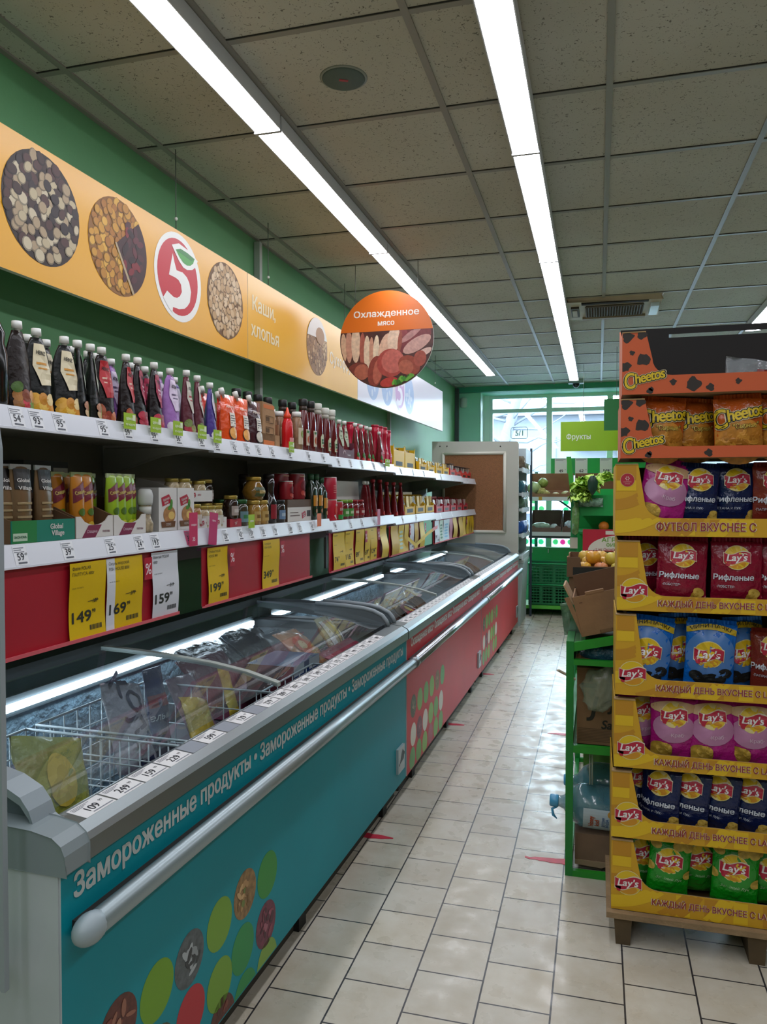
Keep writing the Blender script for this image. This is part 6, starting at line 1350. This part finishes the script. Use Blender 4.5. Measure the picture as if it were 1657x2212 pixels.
def crate():
    t = thing('plastic_crate', '', 'crate'); w, d, h = .6, .4, .245
    GRN = P('0a6a3c', .4, nz=(6, .1))
    for y in (0, d-.012):
        m = MB()
        m.box(0, w, y, y+.012, 0, .03, GRN).box(0, w, y, y+.012, h-.03, h, GRN)
        for k in range(5): m.box(w*k/4-.012 if k else 0, w*k/4+.012 if k < 4 else w, y, y+.012, .03, h-.03, GRN)
        for k in range(5): m.box(.0, w, y+.002, y+.010, .05+.035*k, .063+.035*k, GRN)
        for k in range(16): m.box(.02+.0365*k, .028+.0365*k, y+.003, y+.009, .03, h-.03, GRN)
        m.build('long_wall', t)
    for x in (0, w-.012):
        m = MB(); m.box(x, x+.012, 0, d, 0, .03, GRN).box(x, x+.012, 0, d, h-.03, h, GRN)
        for k in range(6): m.box(x+.002, x+.010, 0, d, .045+.03*k, .06+.03*k, GRN)
        for k in range(10): m.box(x+.003, x+.009, .02+.04*k, .028+.04*k, .03, h-.03, GRN)
        m.build('short_wall', t)
    MB().box(0, w, 0, d, 0, .01, GRN).build('base', t)
    MB().tube([(-.004, -.006, h), (w+.004, -.006, h), (w+.004, d+.006, h), (-.004, d+.006, h)], .009, P('2fae6a', .4), 6, None, True).build('rim', t); return t
t = thing('green_pallet', 'low light green pallet under the stacked plastic crates', 'pallet', (-.9, 9.33, 0))
MB().box(0, 1.35, 0, .46, .085, .125, GRNL).build('deck', t)
for x in (.05, .65, 1.25): MB().box(x, x+.06, .08, .40, 0, .085, P('14301c', .7)).build('foot', t)
for x, nx in ((-.80, 'left'), (-.18, 'right')):
    for z, nz_ in ((.126, 'lower'), (.378, 'upper')): item('crate', crate, '%s green plastic crate of the %s stack under the produce rack' % (nz_, nx), (x, 9.36, z), 0, 'green plastic crates')
def ptray(w, d, h, hb, col):
    def fn():
        t = thing('cardboard_tray', '', 'tray'); C_ = P(col, .85, nz=(10, .12))
        m = MB().prism([(0, 0), (w, 0), (w, h), (w-.05, h*1.5), (w-.08, h), (.08, h), (.05, h*1.5), (0, h)], 0, .006, C_); m.build('front', t)
        for x in (0, w-.006): MB().prism([(.006, 0), (d, 0), (d, hb), (.006, h*1.1)], x, x+.006, C_, 'x').build('side', t)
        MB().box(0, w, d-.006, d, 0, hb, C_).build('back', t); MB().box(.006, w-.006, .006, d-.006, 0, .006, C_).build('base', t); return t
    return fn
TL = R(10)
def shelf_pt(x, d_, z): return (-.82+x, 9.6+d_*math.cos(TL), z+.010+d_*math.sin(TL))
PT = ptray(.52, .5, .045, .22, '8a6448'); PT2 = ptray(.38, .5, .06, .18, '6a5448')
item('pt1', PT, 'brown tray of cabbages on the upper produce shelf at the left', shelf_pt(.0, .01, 1.405), (TL, 0, 0)); item('pt1', PT, 'brown tray on the upper produce shelf behind the lettuce', shelf_pt(.54, .01, 1.405), (TL, 0, 0)); item('pt1', PT, 'brown tray with an orange rim on the upper produce shelf at the right', shelf_pt(1.08, .01, 1.405), (TL, 0, 0))
item('pt2', PT2, 'dark brown tray of cabbages on the low produce shelf at the left', shelf_pt(.01, .01, .975), (TL, 0, 0)); item('pt2', PT2, 'dark brown tray in the middle of the low produce shelf', shelf_pt(.40, .01, .975), (TL, 0, 0)); item('pt2', PT2, 'dark brown tray of blue green vegetables on the low produce shelf', shelf_pt(.79, .01, .975), (TL, 0, 0))
def veg(name, cat, lab, x, d_, z, r, c, sx=1, sy=1, sz=1, dz=.0, wob=.12, bump=(30, .5)):
    p = shelf_pt(x, d_, z); thing(name, lab, cat, (p[0], p[1], p[2]+r*sz*.95+dz+.006), 0, 'vegetables in the produce trays', MB().ball((0, 0, 0), r, P(c, .5, nz=(16, .25), bump=bump), 20, None, wob, sx, sy, sz))
veg('white_cabbage', 'cabbage', 'pale green cabbage at the left edge of the upper produce tray', .05, .14, 1.405, .085, '9cac78')
veg('cauliflower', 'cauliflower', 'yellowish cauliflower beside the pale green cabbage', .15, .10, 1.405, .055, 'b0a860', 1.1, 1, .9, 0, .25, (60, 1))
veg('cauliflower', 'cauliflower', 'small yellowish cauliflower at the tray front', .2, .07, 1.405, .042, 'b8ac68', 1.1, 1, .85, 0, .25, (60, 1))
veg('green_cabbage', 'cabbage', 'round green cabbage resting higher on the cauliflowers', .155, .22, 1.405, .062, '8a9a48', dz=.08)
veg('white_turnip', 'turnip', 'pale round vegetable at the front middle of the upper tray', .32, .06, 1.405, .035, 'c4c090', 1.2, 1, .7)
veg('white_turnip', 'turnip', 'pale long vegetable at the right of the upper tray', .44, .07, 1.405, .04, 'b4b888', 1.3, 1, .8)
veg('napa_cabbage', 'cabbage', 'wrapped napa cabbage lying in the low left tray', .14, .14, .975, .062, '9cb4a0', 1.9, 1, .75)
veg('napa_cabbage', 'cabbage', 'small wrapped white cabbage right in the low left tray', .30, .12, .975, .05, 'bccac8', 1, 1, .8)
veg('wrapped_cabbage', 'cabbage', 'plastic wrapped white cabbage in the middle low tray, left', .48, .14, .975, .065, 'b4c0cc', 1, 1, .9)
veg('wrapped_cabbage', 'cabbage', 'plastic wrapped white cabbage in the middle low tray, right', .63, .14, .975, .06, 'a8b4c0', 1, 1, .9)
for i in range(4): veg('kohlrabi', 'vegetable', 'blue green vegetable in the right low tray, %s from the left' % ORD[i], .86+.08*i, .13, .975, .038, '5aa890', 1.1, 1, .8, 0, .4)
# ---------------------------------------------------------------- hanging fruit signs
LIME = P('8fb80c', .4, nz=(3, .04))
t = thing('hanging_sign', 'lime green hanging sign with the white word for fruit', 'sign', (-.415, 9.0, 1.945))
MB().box(0, 1.3, 0, .015, 0, .335, LIME, None, LIME).build('board', t); MB().txt('Фрукты', .065, .165, .06, P('e8eedc', .5), FP(-.001), .02, 0, 'L', .265).build('lettering', t)
for x in (.25, 1.0): MB().tube([(x, .008, .335), (x, .008, HC-1.945)], .0022, P('5a625a', .5), 6).build('hanging_wire', t)
t = thing('hanging_sign', 'dark green hanging sign overlapping the lime green one', 'sign', (.052, 8.0, 2.094))
MB().box(0, .7, 0, .015, 0, .313, P('0f6a2c', .4, nz=(3, .05))).build('board', t)
for x in (.12, .6): MB().tube([(x, .008, .313), (x, .008, HC-2.094)], .0022, P('5a625a', .5), 6).build('hanging_wire', t)
# ---------------------------------------------------------------- green stand in mid distance: lettuce, leek
t = thing('produce_stand', 'tall green metal stand holding lettuce, beyond the apples', 'produce stand', (-.15, 5.45, 0))
MB().box(.0, .9, -.01, .01, 1.315, 1.455, GRN).build('front_panel', t); MB().box(-.03, .012, .0, .03, 0, 1.46, P('118244', .45)).build('post', t); MB().box(.86, .9, .0, .03, 0, 1.46, GRN).build('post', t)
MB().prism([(-.03, 1.42), (.0, 1.42), (-.030, 1.72), (-.062, 1.72)], -.004, .004, P('2f9a30', .45)).build('side_rail', t)
MB().box(0, .9, .012, .5, 1.36, 1.375, GRN).build('shelf_board', t); MB().box(0, .9, .012, .48, 1.19, 1.205, GRN).build('shelf_board', t); MB().box(0, .9, .49, .5, 0, 1.5, GRN).build('back_panel', t)
def lettuce(x, y, z, s, seed, lab, c1='a8d048', c2='84b430'):
    t = thing('lettuce', lab, 'lettuce', (x, y, z)); rn = random.Random(seed)
    for k in range(70):
        a = rn.uniform(0, 2*PI); el = rn.uniform(.15, 1.45); L_ = s*rn.uniform(.55, 1.05); n = 6; v = []; f = []
        for i in range(n+1):
            u = i/n; r_ = L_*u; b = el-.5*u*u
            cx, cz = r_*math.cos(b), r_*math.sin(b)
            for j in range(-2, 3):
                wv = s*.62*math.sin(PI*(.15+.8*u))*j/2; rf = s*.16*math.sin(j*2.9+u*11+k)*u
                v.append((cx*math.cos(a)-wv*math.sin(a), cx*math.sin(a)+wv*math.cos(a), cz+rf))
        for i in range(n):
            for j in range(4): f.append((i*5+j, i*5+j+1, i*5+j+6, i*5+j+5))
        q = MB().add(v, f, P(rn.choice((c1, c2, 'bce060')), .45), True); q.build('leaf', t)
lettuce(-.075, 5.40, 1.50, .115, 1, 'large frilly green lettuce standing on the green stand'); lettuce(-.115, 5.36, 1.44, .085, 3, 'frilly lettuce hanging low at the left of the green stand', '7a9c2c', '5c7c20'); lettuce(.045, 5.50, 1.56, .07, 5, 'small lettuce to the right of the large one on the green stand')
thing('dark_leaf', 'single dark green leaf bag hanging in front of the lettuces', 'vegetable', (-.035, 5.285, 1.455), 0, None, MB().loft([(0, .004, .004), (.04, .03, .01), (.09, .034, .012), (.12, .02, .01), (.13, .012, .006)], P('173a2a', .3, nz=(30, .2)), 14))
thing('plastic_bag', 'clear wrapped greens lying on the edge of the green stand', 'bag', (-.05, 5.42, 1.405), 0, None, pillow(.17, .06, .06, P('7a9c84', .2, nz=(30, .4), bump=(40, .8)), seed=4, wr=.3))
thing('wrapped_cucumber', 'long green cucumber in clear wrap hanging on the green stand', 'cucumber', (-.150, 5.405, 1.185), (0, .03, 0), None, MB().loft([(0, .008, .008), (.012, .022, .022), (.1, .026, .026), (.18, .024, .024), (.2, .012, .012), (.215, .016, .01), (.225, .02, .008)], P('5e8a4c', .15, nz=(40, .35), bump=(50, .4), coat=.6), 16))
thing('paper_scrap', 'pale paper wrap around the green stand post under the cucumber', 'paper', (-.159, 5.43, 1.09), 0, None, MB().box(-.026, .026, -.004, 0, 0, .075, P('b0b09c', .6)))
# fruit poster
t = thing('fruit_poster', 'red poster with a pale ellipse and green lettering above the apples', 'poster', (-.099, 5.425, 1.073))
m = MB().box(0, .54, 0, .006, 0, .15, P('b8c0b4', .5), None, P('b81c34', .45)); pr = FP(0)
q = [(.02+.24-.225*math.cos(PI*i/20), .006+.105*math.sin(PI*i/20)) for i in range(21)]; m.poly(q, P('d8d4c4', .5), pr, 1)
m.rect(.15, .5, .115, .14, P('d8d4c4', .5), pr, .8)
m.txt('АГРО', .19, .080, .030, P('6aa030', .5), pr, .02, 0, 'C', .13, lay=2).txt('ФИРМА', .215, .045, .024, P('6aa030', .5), pr, .02, 0, 'C', .12, lay=2).txt('15 лет', .105, .014, .016, P('a82c3c', .5), pr, .01, .2, 'C', .05, lay=2).txt('Октябрь', .185, .014, .018, P('a82c3c', .5), pr, .01, 0, 'C', .095, lay=2); m.build('sheet', t)
# ---------------------------------------------------------------- near green rack beside the chips
t = thing('green_rack', 'green metal rack of packed goods to the left of the chip boxes', 'rack', (-.113, 3.0, 0)); RG = P('0a7a2c', .4, nz=(12, .12)); RG2 = P('1c8a22', .4, nz=(12, .12)); b_ = .028
for x, y in ((0, 0), (.75, 0), (0, 1.3), (.75, 1.3)): MB().box(x, x+b_, y, y+b_, 0, .905, RG).build('post', t)
MB().prism([(b_, .866), (.75, 1.03), (.75, 1.055), (b_, .900)], .002, .022, RG2).build('top_rail', t)
for z0, z1 in ((.815, .836), (.478, .506), (.0, .022)):
    MB().box(b_, .75, .0, .024, z0, z1, RG2).build('rail', t); MB().box(b_, .75, 1.3, 1.324, z0, z1, RG2).build('rail', t)
    MB().box(.004, .024, b_, 1.3, z0, z1, RG).build('rail', t); MB().box(.754, .774, b_, 1.3, z0, z1, RG).build('rail', t)
for z in (.478, .815): MB().box(.024, .75, .024, 1.3, z-.004, z+.004, P('2c6a34', .5)).build('shelf_board', t)
MB().box(.0, .028, b_, 1.3, .88, .905, RG).build('rail', t); MB().box(.024, .75, .024, 1.3, .893, .90, P('2c6a34', .5)).build('shelf_board', t)
KR = P('8c6a4a', .85, nz=(12, .1), bump=(60, .1)); KRD = P('6a4c34', .85, nz=(12, .1))
# tilted cardboard box on top
t = thing('cardboard_box', 'kraft cardboard box lying tilted on top of the green rack', 'box', (-.055, 3.03, .918), (0, R(-14), 0))
w, d, h = .5, .30, .155
m = MB().prism([(0, 0), (w, 0), (w, h), (0, h)], 0, .005, KR); p = FP(0); m.rect(.02, .032, h-.028, h-.024, KRD, p); m.rect(.07, .12, .0, .014, KRD, p); m.rect(.075, .115, .003, .014, P('7a5a3e', .85), p, 2); m.build('front', t)
MB().box(0, .005, .005, d, 0, h, KR).build('side', t); MB().box(w-.005, w, .005, d, 0, h, KR).build('side', t); MB().box(.005, w-.005, d-.005, d, 0, h+.055, KRD).build('back', t); MB().box(.005, w-.005, .005, d-.005, 0, .005, KRD).build('base', t)
MB().prism([(-.03, h+.004), (0, .0), (.0, h*.6), (-.012, h+.004)], -.002, .003, KR).build('flap', t); MB().prism([(-.024, h+.05), (-.017, h+.05), (.0, h-.03), (-.006, h-.03)], .02, .2, P('a88a68', .8)).build('flap', t)
MB().box(.05, .12, -.001, .02, h, h+.010, KR).build('tab', t)
# trays of fruit behind
def fruit_tray(): 
    t = thing('fruit_tray', '', 'tray'); w, d, h = .5, .38, .10
    m = MB().prism([(0, 0), (w, 0), (w, .055), (.07, .055), (.065, h), (0, h)], 0, .006, KRD); m.build('front', t)
    m = MB().rect(.03, w, .004, .05, P('16140f', .6), FP(-.001)).txt('VITAMIN', .3, .03, .012, P('8a8474', .6), FP(-.002), .01); m.build('printed_band', t)
    for x in (0, w-.006): MB().prism([(.006, 0), (d, 0), (d, h), (.25, h), (.24, .06), (.1, .06), (.09, h), (.006, h)], x, x+.006, KR, 'x').build('side', t)
    MB().box(0, w, d-.006, d, 0, h, KRD).build('back', t); MB().box(.006, w-.006, .006, d-.006, 0, .006, KRD).build('base', t); return t
item('ft', fruit_tray, 'kraft tray full of yellow apples on the green rack', (-.150, 4.0, 1.045)); item('ft', fruit_tray, 'kraft tray under the apple tray, middle of the stack', (-.140, 4.01, .943))
FRUIT = [('cc9a28', 'golden'), ('c8a440', 'yellow'), ('c87c4c', 'blushed'), ('d4a84c', 'yellow'), ('b8a848', 'greenish yellow')]
rn = random.Random(9); k = 0
def apple(c, r=.036):
    m = MB(); v = []; f = []; seg = 16
    prof_ = [(0, -.62), (.35, -.86), (.75, -.62), (1, 0), (.86, .6), (.45, .86), (.18, .78), (0, .6)]
    return m.loft([(r*b, max(.0005, r*a), max(.0005, r*a)) for a, b in prof_], P(c, .35, nz=(20, .15)), seg)
FP_ = [(i, j) for j in range(3) for i in range(5)]
WH = ['front row', 'middle row', 'rear row']
for i, j in FP_:
    c, nm = FRUIT[(i*2+j*3) % 5]; x = -.065+.082*i+.02*(j % 2); y = 4.06+.10*j
    o = thing('apple', '%s apple in the %s of the apple tray, %s from the left' % (nm, WH[j], ORD[i]), 'apple', (x, y, 1.085+.022*j), 0, 'apples in the tray', apple(c)); MB().tube([(0, 0, .02), (.003, 0, .036)], .002, P('4a3420', .7), 5).build('stem', o)
for x, y, z, c, l in ((-.022, 4.11, 1.135, 'd09428', 'large golden apple on top of the pile in the tray'), (.075, 4.12, 1.13, 'c4b040', 'greenish yellow apple on top of the pile at the right')):
    o = thing('apple', l, 'apple', (x, y, z), 0, 'apples in the tray', apple(c, .040)); MB().tube([(0, 0, .02), (.003, 0, .042)], .002, P('4a3420', .7), 5).build('stem', o)
thing('orange', 'single orange on the green stand behind the fruit poster', 'orange', (.04, 5.50, 1.240), 0, None, MB().ball((0, 0, 0), .035, P('d87a1c', .5, bump=(200, .2)), 16))
# goods inside the near rack
def bagmat(c, a): return P(c, .12, alpha=a, bump=(35, .9), coat=.5)
thing('plastic_pack', 'teal blue plastic pack on the top tier of the green rack', 'plastic pack', (.06, 3.13, .858), 0, None, MB().loft([(-.034, .10, .08, 4), (-.02, .125, .09, 4), (.01, .12, .09, 4), (.03, .1, .07, 3)], P('2f5c74', .25, nz=(22, .3), bump=(50, .6)), 24))
thing('cardboard_sheet', 'torn piece of cardboard under the teal pack', 'cardboard', (-.02, 3.055, .820), 0, None, MB().prism([(-.06, 0), (.02, 0), (.03, .006), (-.0, .012), (-.04, .010)], 0, .12, P('9a7a5a', .8)))
bx = MB().box(0, .42, 0, .34, 0, .30, KR); p = FP(0); DG = P('2c2a20', .7)
bx.rect(.02, .075, .222, .240, DG, p); bx.txt('J', .060, .155, .075, DG, p, .03, .2).txt('San', .125, .082, .034, DG, p, .03, .2).txt('Jus', .16, .165, .05, DG, p, .03, .2)
for i in range(9): bx.rect(.004, .4, .012+.006*i, .0145+.006*i, P('6a5038', .8), p)
thing('cardboard_box', 'printed kraft box with dark letters on the middle tier of the green rack', 'box', (-.075, 3.10, .485), 0, None, bx)
m = MB(); m.ball((0, 0, 0), 1, P('a8b49c', .1, alpha=.42, bump=(16, 1), coat=.8), 26, Matrix.Diagonal((.075, .026, .085, 1)), .45)
thing('plastic_wrap', 'crumpled clear plastic wrap hanging before the printed kraft box', 'plastic wrap', (.025, 3.06, .715), (0, .35, 0), None, m)
def bottle5():
    t = thing('water_bottle', '', 'water bottle'); WM = P('5f98a8', .06, alpha=.62, bump=(14, .25), coat=.7, nz=(9, .3))
    rg = [(.0, .045, .045), (.01, .075, .075), (.03, .083, .083), (.06, .083, .083), (.065, .079, .079), (.08, .079, .079), (.085, .083, .083), (.235, .083, .083), (.275, .062, .062), (.30, .028, .028), (.32, .020, .020), (.33, .020, .020)]
    MB().loft(rg, WM, 26).build('body', t)
    MB().loft([(.322, .0225, .0225), (.325, .024, .024), (.352, .0235, .0235), (.356, .02, .02)], P('4a9cc8', .3), 20).build('cap', t)
    pr = surf([(.05, .0838, .0838), (.235, .0838, .0838)]); m = MB().rect(-.079, .020, .10, .225, P('b4c6d0', .35), pr, 1, .012)
    m.txt('Honey', -.030, .196, .020, P('b04a1c', .4), pr, .03, 0, 'C', .045, 0, 4).txt('kid', -.035, .174, .018, P('b04a1c', .4), pr, .03, 0, 'C', None, 0, 4).txt('ДЕТСКАЯ', -.030, .150, .010, P('2c5c9c', .4), pr, .015, 0, 'C', .042, 0, 4).txt('ВОДА', -.033, .136, .010, P('2c5c9c', .4), pr, .015, 0, 'C', None, 0, 4)
    m.ell(.005, .125, .012, .010, P('c8963c', .4), pr, 3, 14, 2); m.build('label', t)
    MB().tube([(-.02, -.004, .325), (-.03, -.012, .345), (-.052, -.016, .34), (-.066, -.014, .325)], [.004, .006, .006, .002], P('4a9cc8', .3), 6).build('carry_tab', t); return t
ROT = (0, R(-90), 0)
item('wb5', bottle5, 'large blue water bottle lying in the rack with its cap toward the aisle', (.178, 3.115, .230), (0, R(-88), 0), 'water bottles in the rack'); item('wb5', bottle5, 'second large water bottle lying behind the front one', (.225, 3.30, .262), (0, R(-90), 0), 'water bottles in the rack'); item('wb5', bottle5, 'third large water bottle, higher, behind the rack post', (.235, 3.62, .385), (0, R(-90), 0), 'water bottles in the rack')
bx = MB().box(0, .3, 0, .26, 0, .115, P('7c6450', .85, nz=(10, .12))); bx.prism([(.0, -.006), (.10, -.012), (.15, .012), (.0, .012)], -.004, 0, P('9a8468', .85))
thing('cardboard_box', 'plain grey brown box at the bottom of the green rack under the water bottle', 'box', (-.078, 3.06, .030), 0, None, bx)
bx = MB().box(0, .45, 0, .3, 0, .44, P('4a7a2c', .5, nz=(20, .4))); thing('green_pack', 'green pack standing at the back of the rack behind the water bottles', 'pack', (-.06, 3.80, .002), 0, None, bx)
thing('white_strap', 'pair of thin white straps hanging above the water bottle', 'strap', (-.025, 3.06, .34), 0, None, MB().tube([(0, 0, .14), (.002, 0, 0)], .003, P('a8b4a8', .4), 5).tube([(.010, .002, .14), (.0105, .002, 0)], .003, P('a8b4a8', .4), 5).box(-.002, .013, 0, .004, .136, .142, P('a8b4a8', .4)))
thing('plastic_bag', 'green tinted clear bag poking out beside the tilted box', 'bag', (-.105, 3.24, .955), (0, -.15, 0), None, pillow(.07, .13, .05, P('587a5c', .12, alpha=.7, bump=(30, .8)), seed=6, wr=.3))
# ---------------------------------------------------------------- red tape marks on the floor
TAPE = P('c0203c', .45, nz=(30, .15))
def tape(x0, x1, y, w, lab, seed, fray=0):
    rn = random.Random(seed); n = 8; top = []; bot = []
    for i in range(n+1):
        u = i/n; x = x0+(x1-x0)*u; k = w*(1 if not fray else max(.12, 1-abs(u-(0 if fray > 0 else 1))*.75)); top.append((x, y+k/2+rn.uniform(-.004, .004))); bot.append((x, y-k/2+rn.uniform(-.004, .004)))
    thing('tape_mark', lab, 'tape', (0, 0, 0), 0, 'red tape marks on the floor', MB().prism(top+bot[::-1], .0004, .0014, TAPE, 'z'))
tape(-1.02, -.83, 3.125, .065, 'red tape mark on the floor under the teal blue freezer', 1, .5); tape(-.275, -.113, 3.108, .05, 'long red tape mark on the floor at the green rack post', 2, -.3)
tape(-.95, -.806, 4.79, .065, 'red tape mark under the near end of the first red freezer', 3, 1); tape(-.288, -.15, 4.77, .05, 'red tape mark farther along the green rack', 4, -1)
tape(-.90, -.80, 6.2, .065, 'red tape mark at the joint of the two red freezers', 5, 1); tape(-.89, -.82, 7.73, .03, 'small red tape mark under the far red freezer', 6, 1)
thing('cardboard_shred', 'thin shred of cardboard sticking out of the green rack', 'cardboard', (-.15, 3.9, .56), (0, .5, 0), None, MB().prism([(-.05, 0), (.05, .006), (.05, .012), (-.04, .008)], 0, .03, P('9a8a70', .8)))
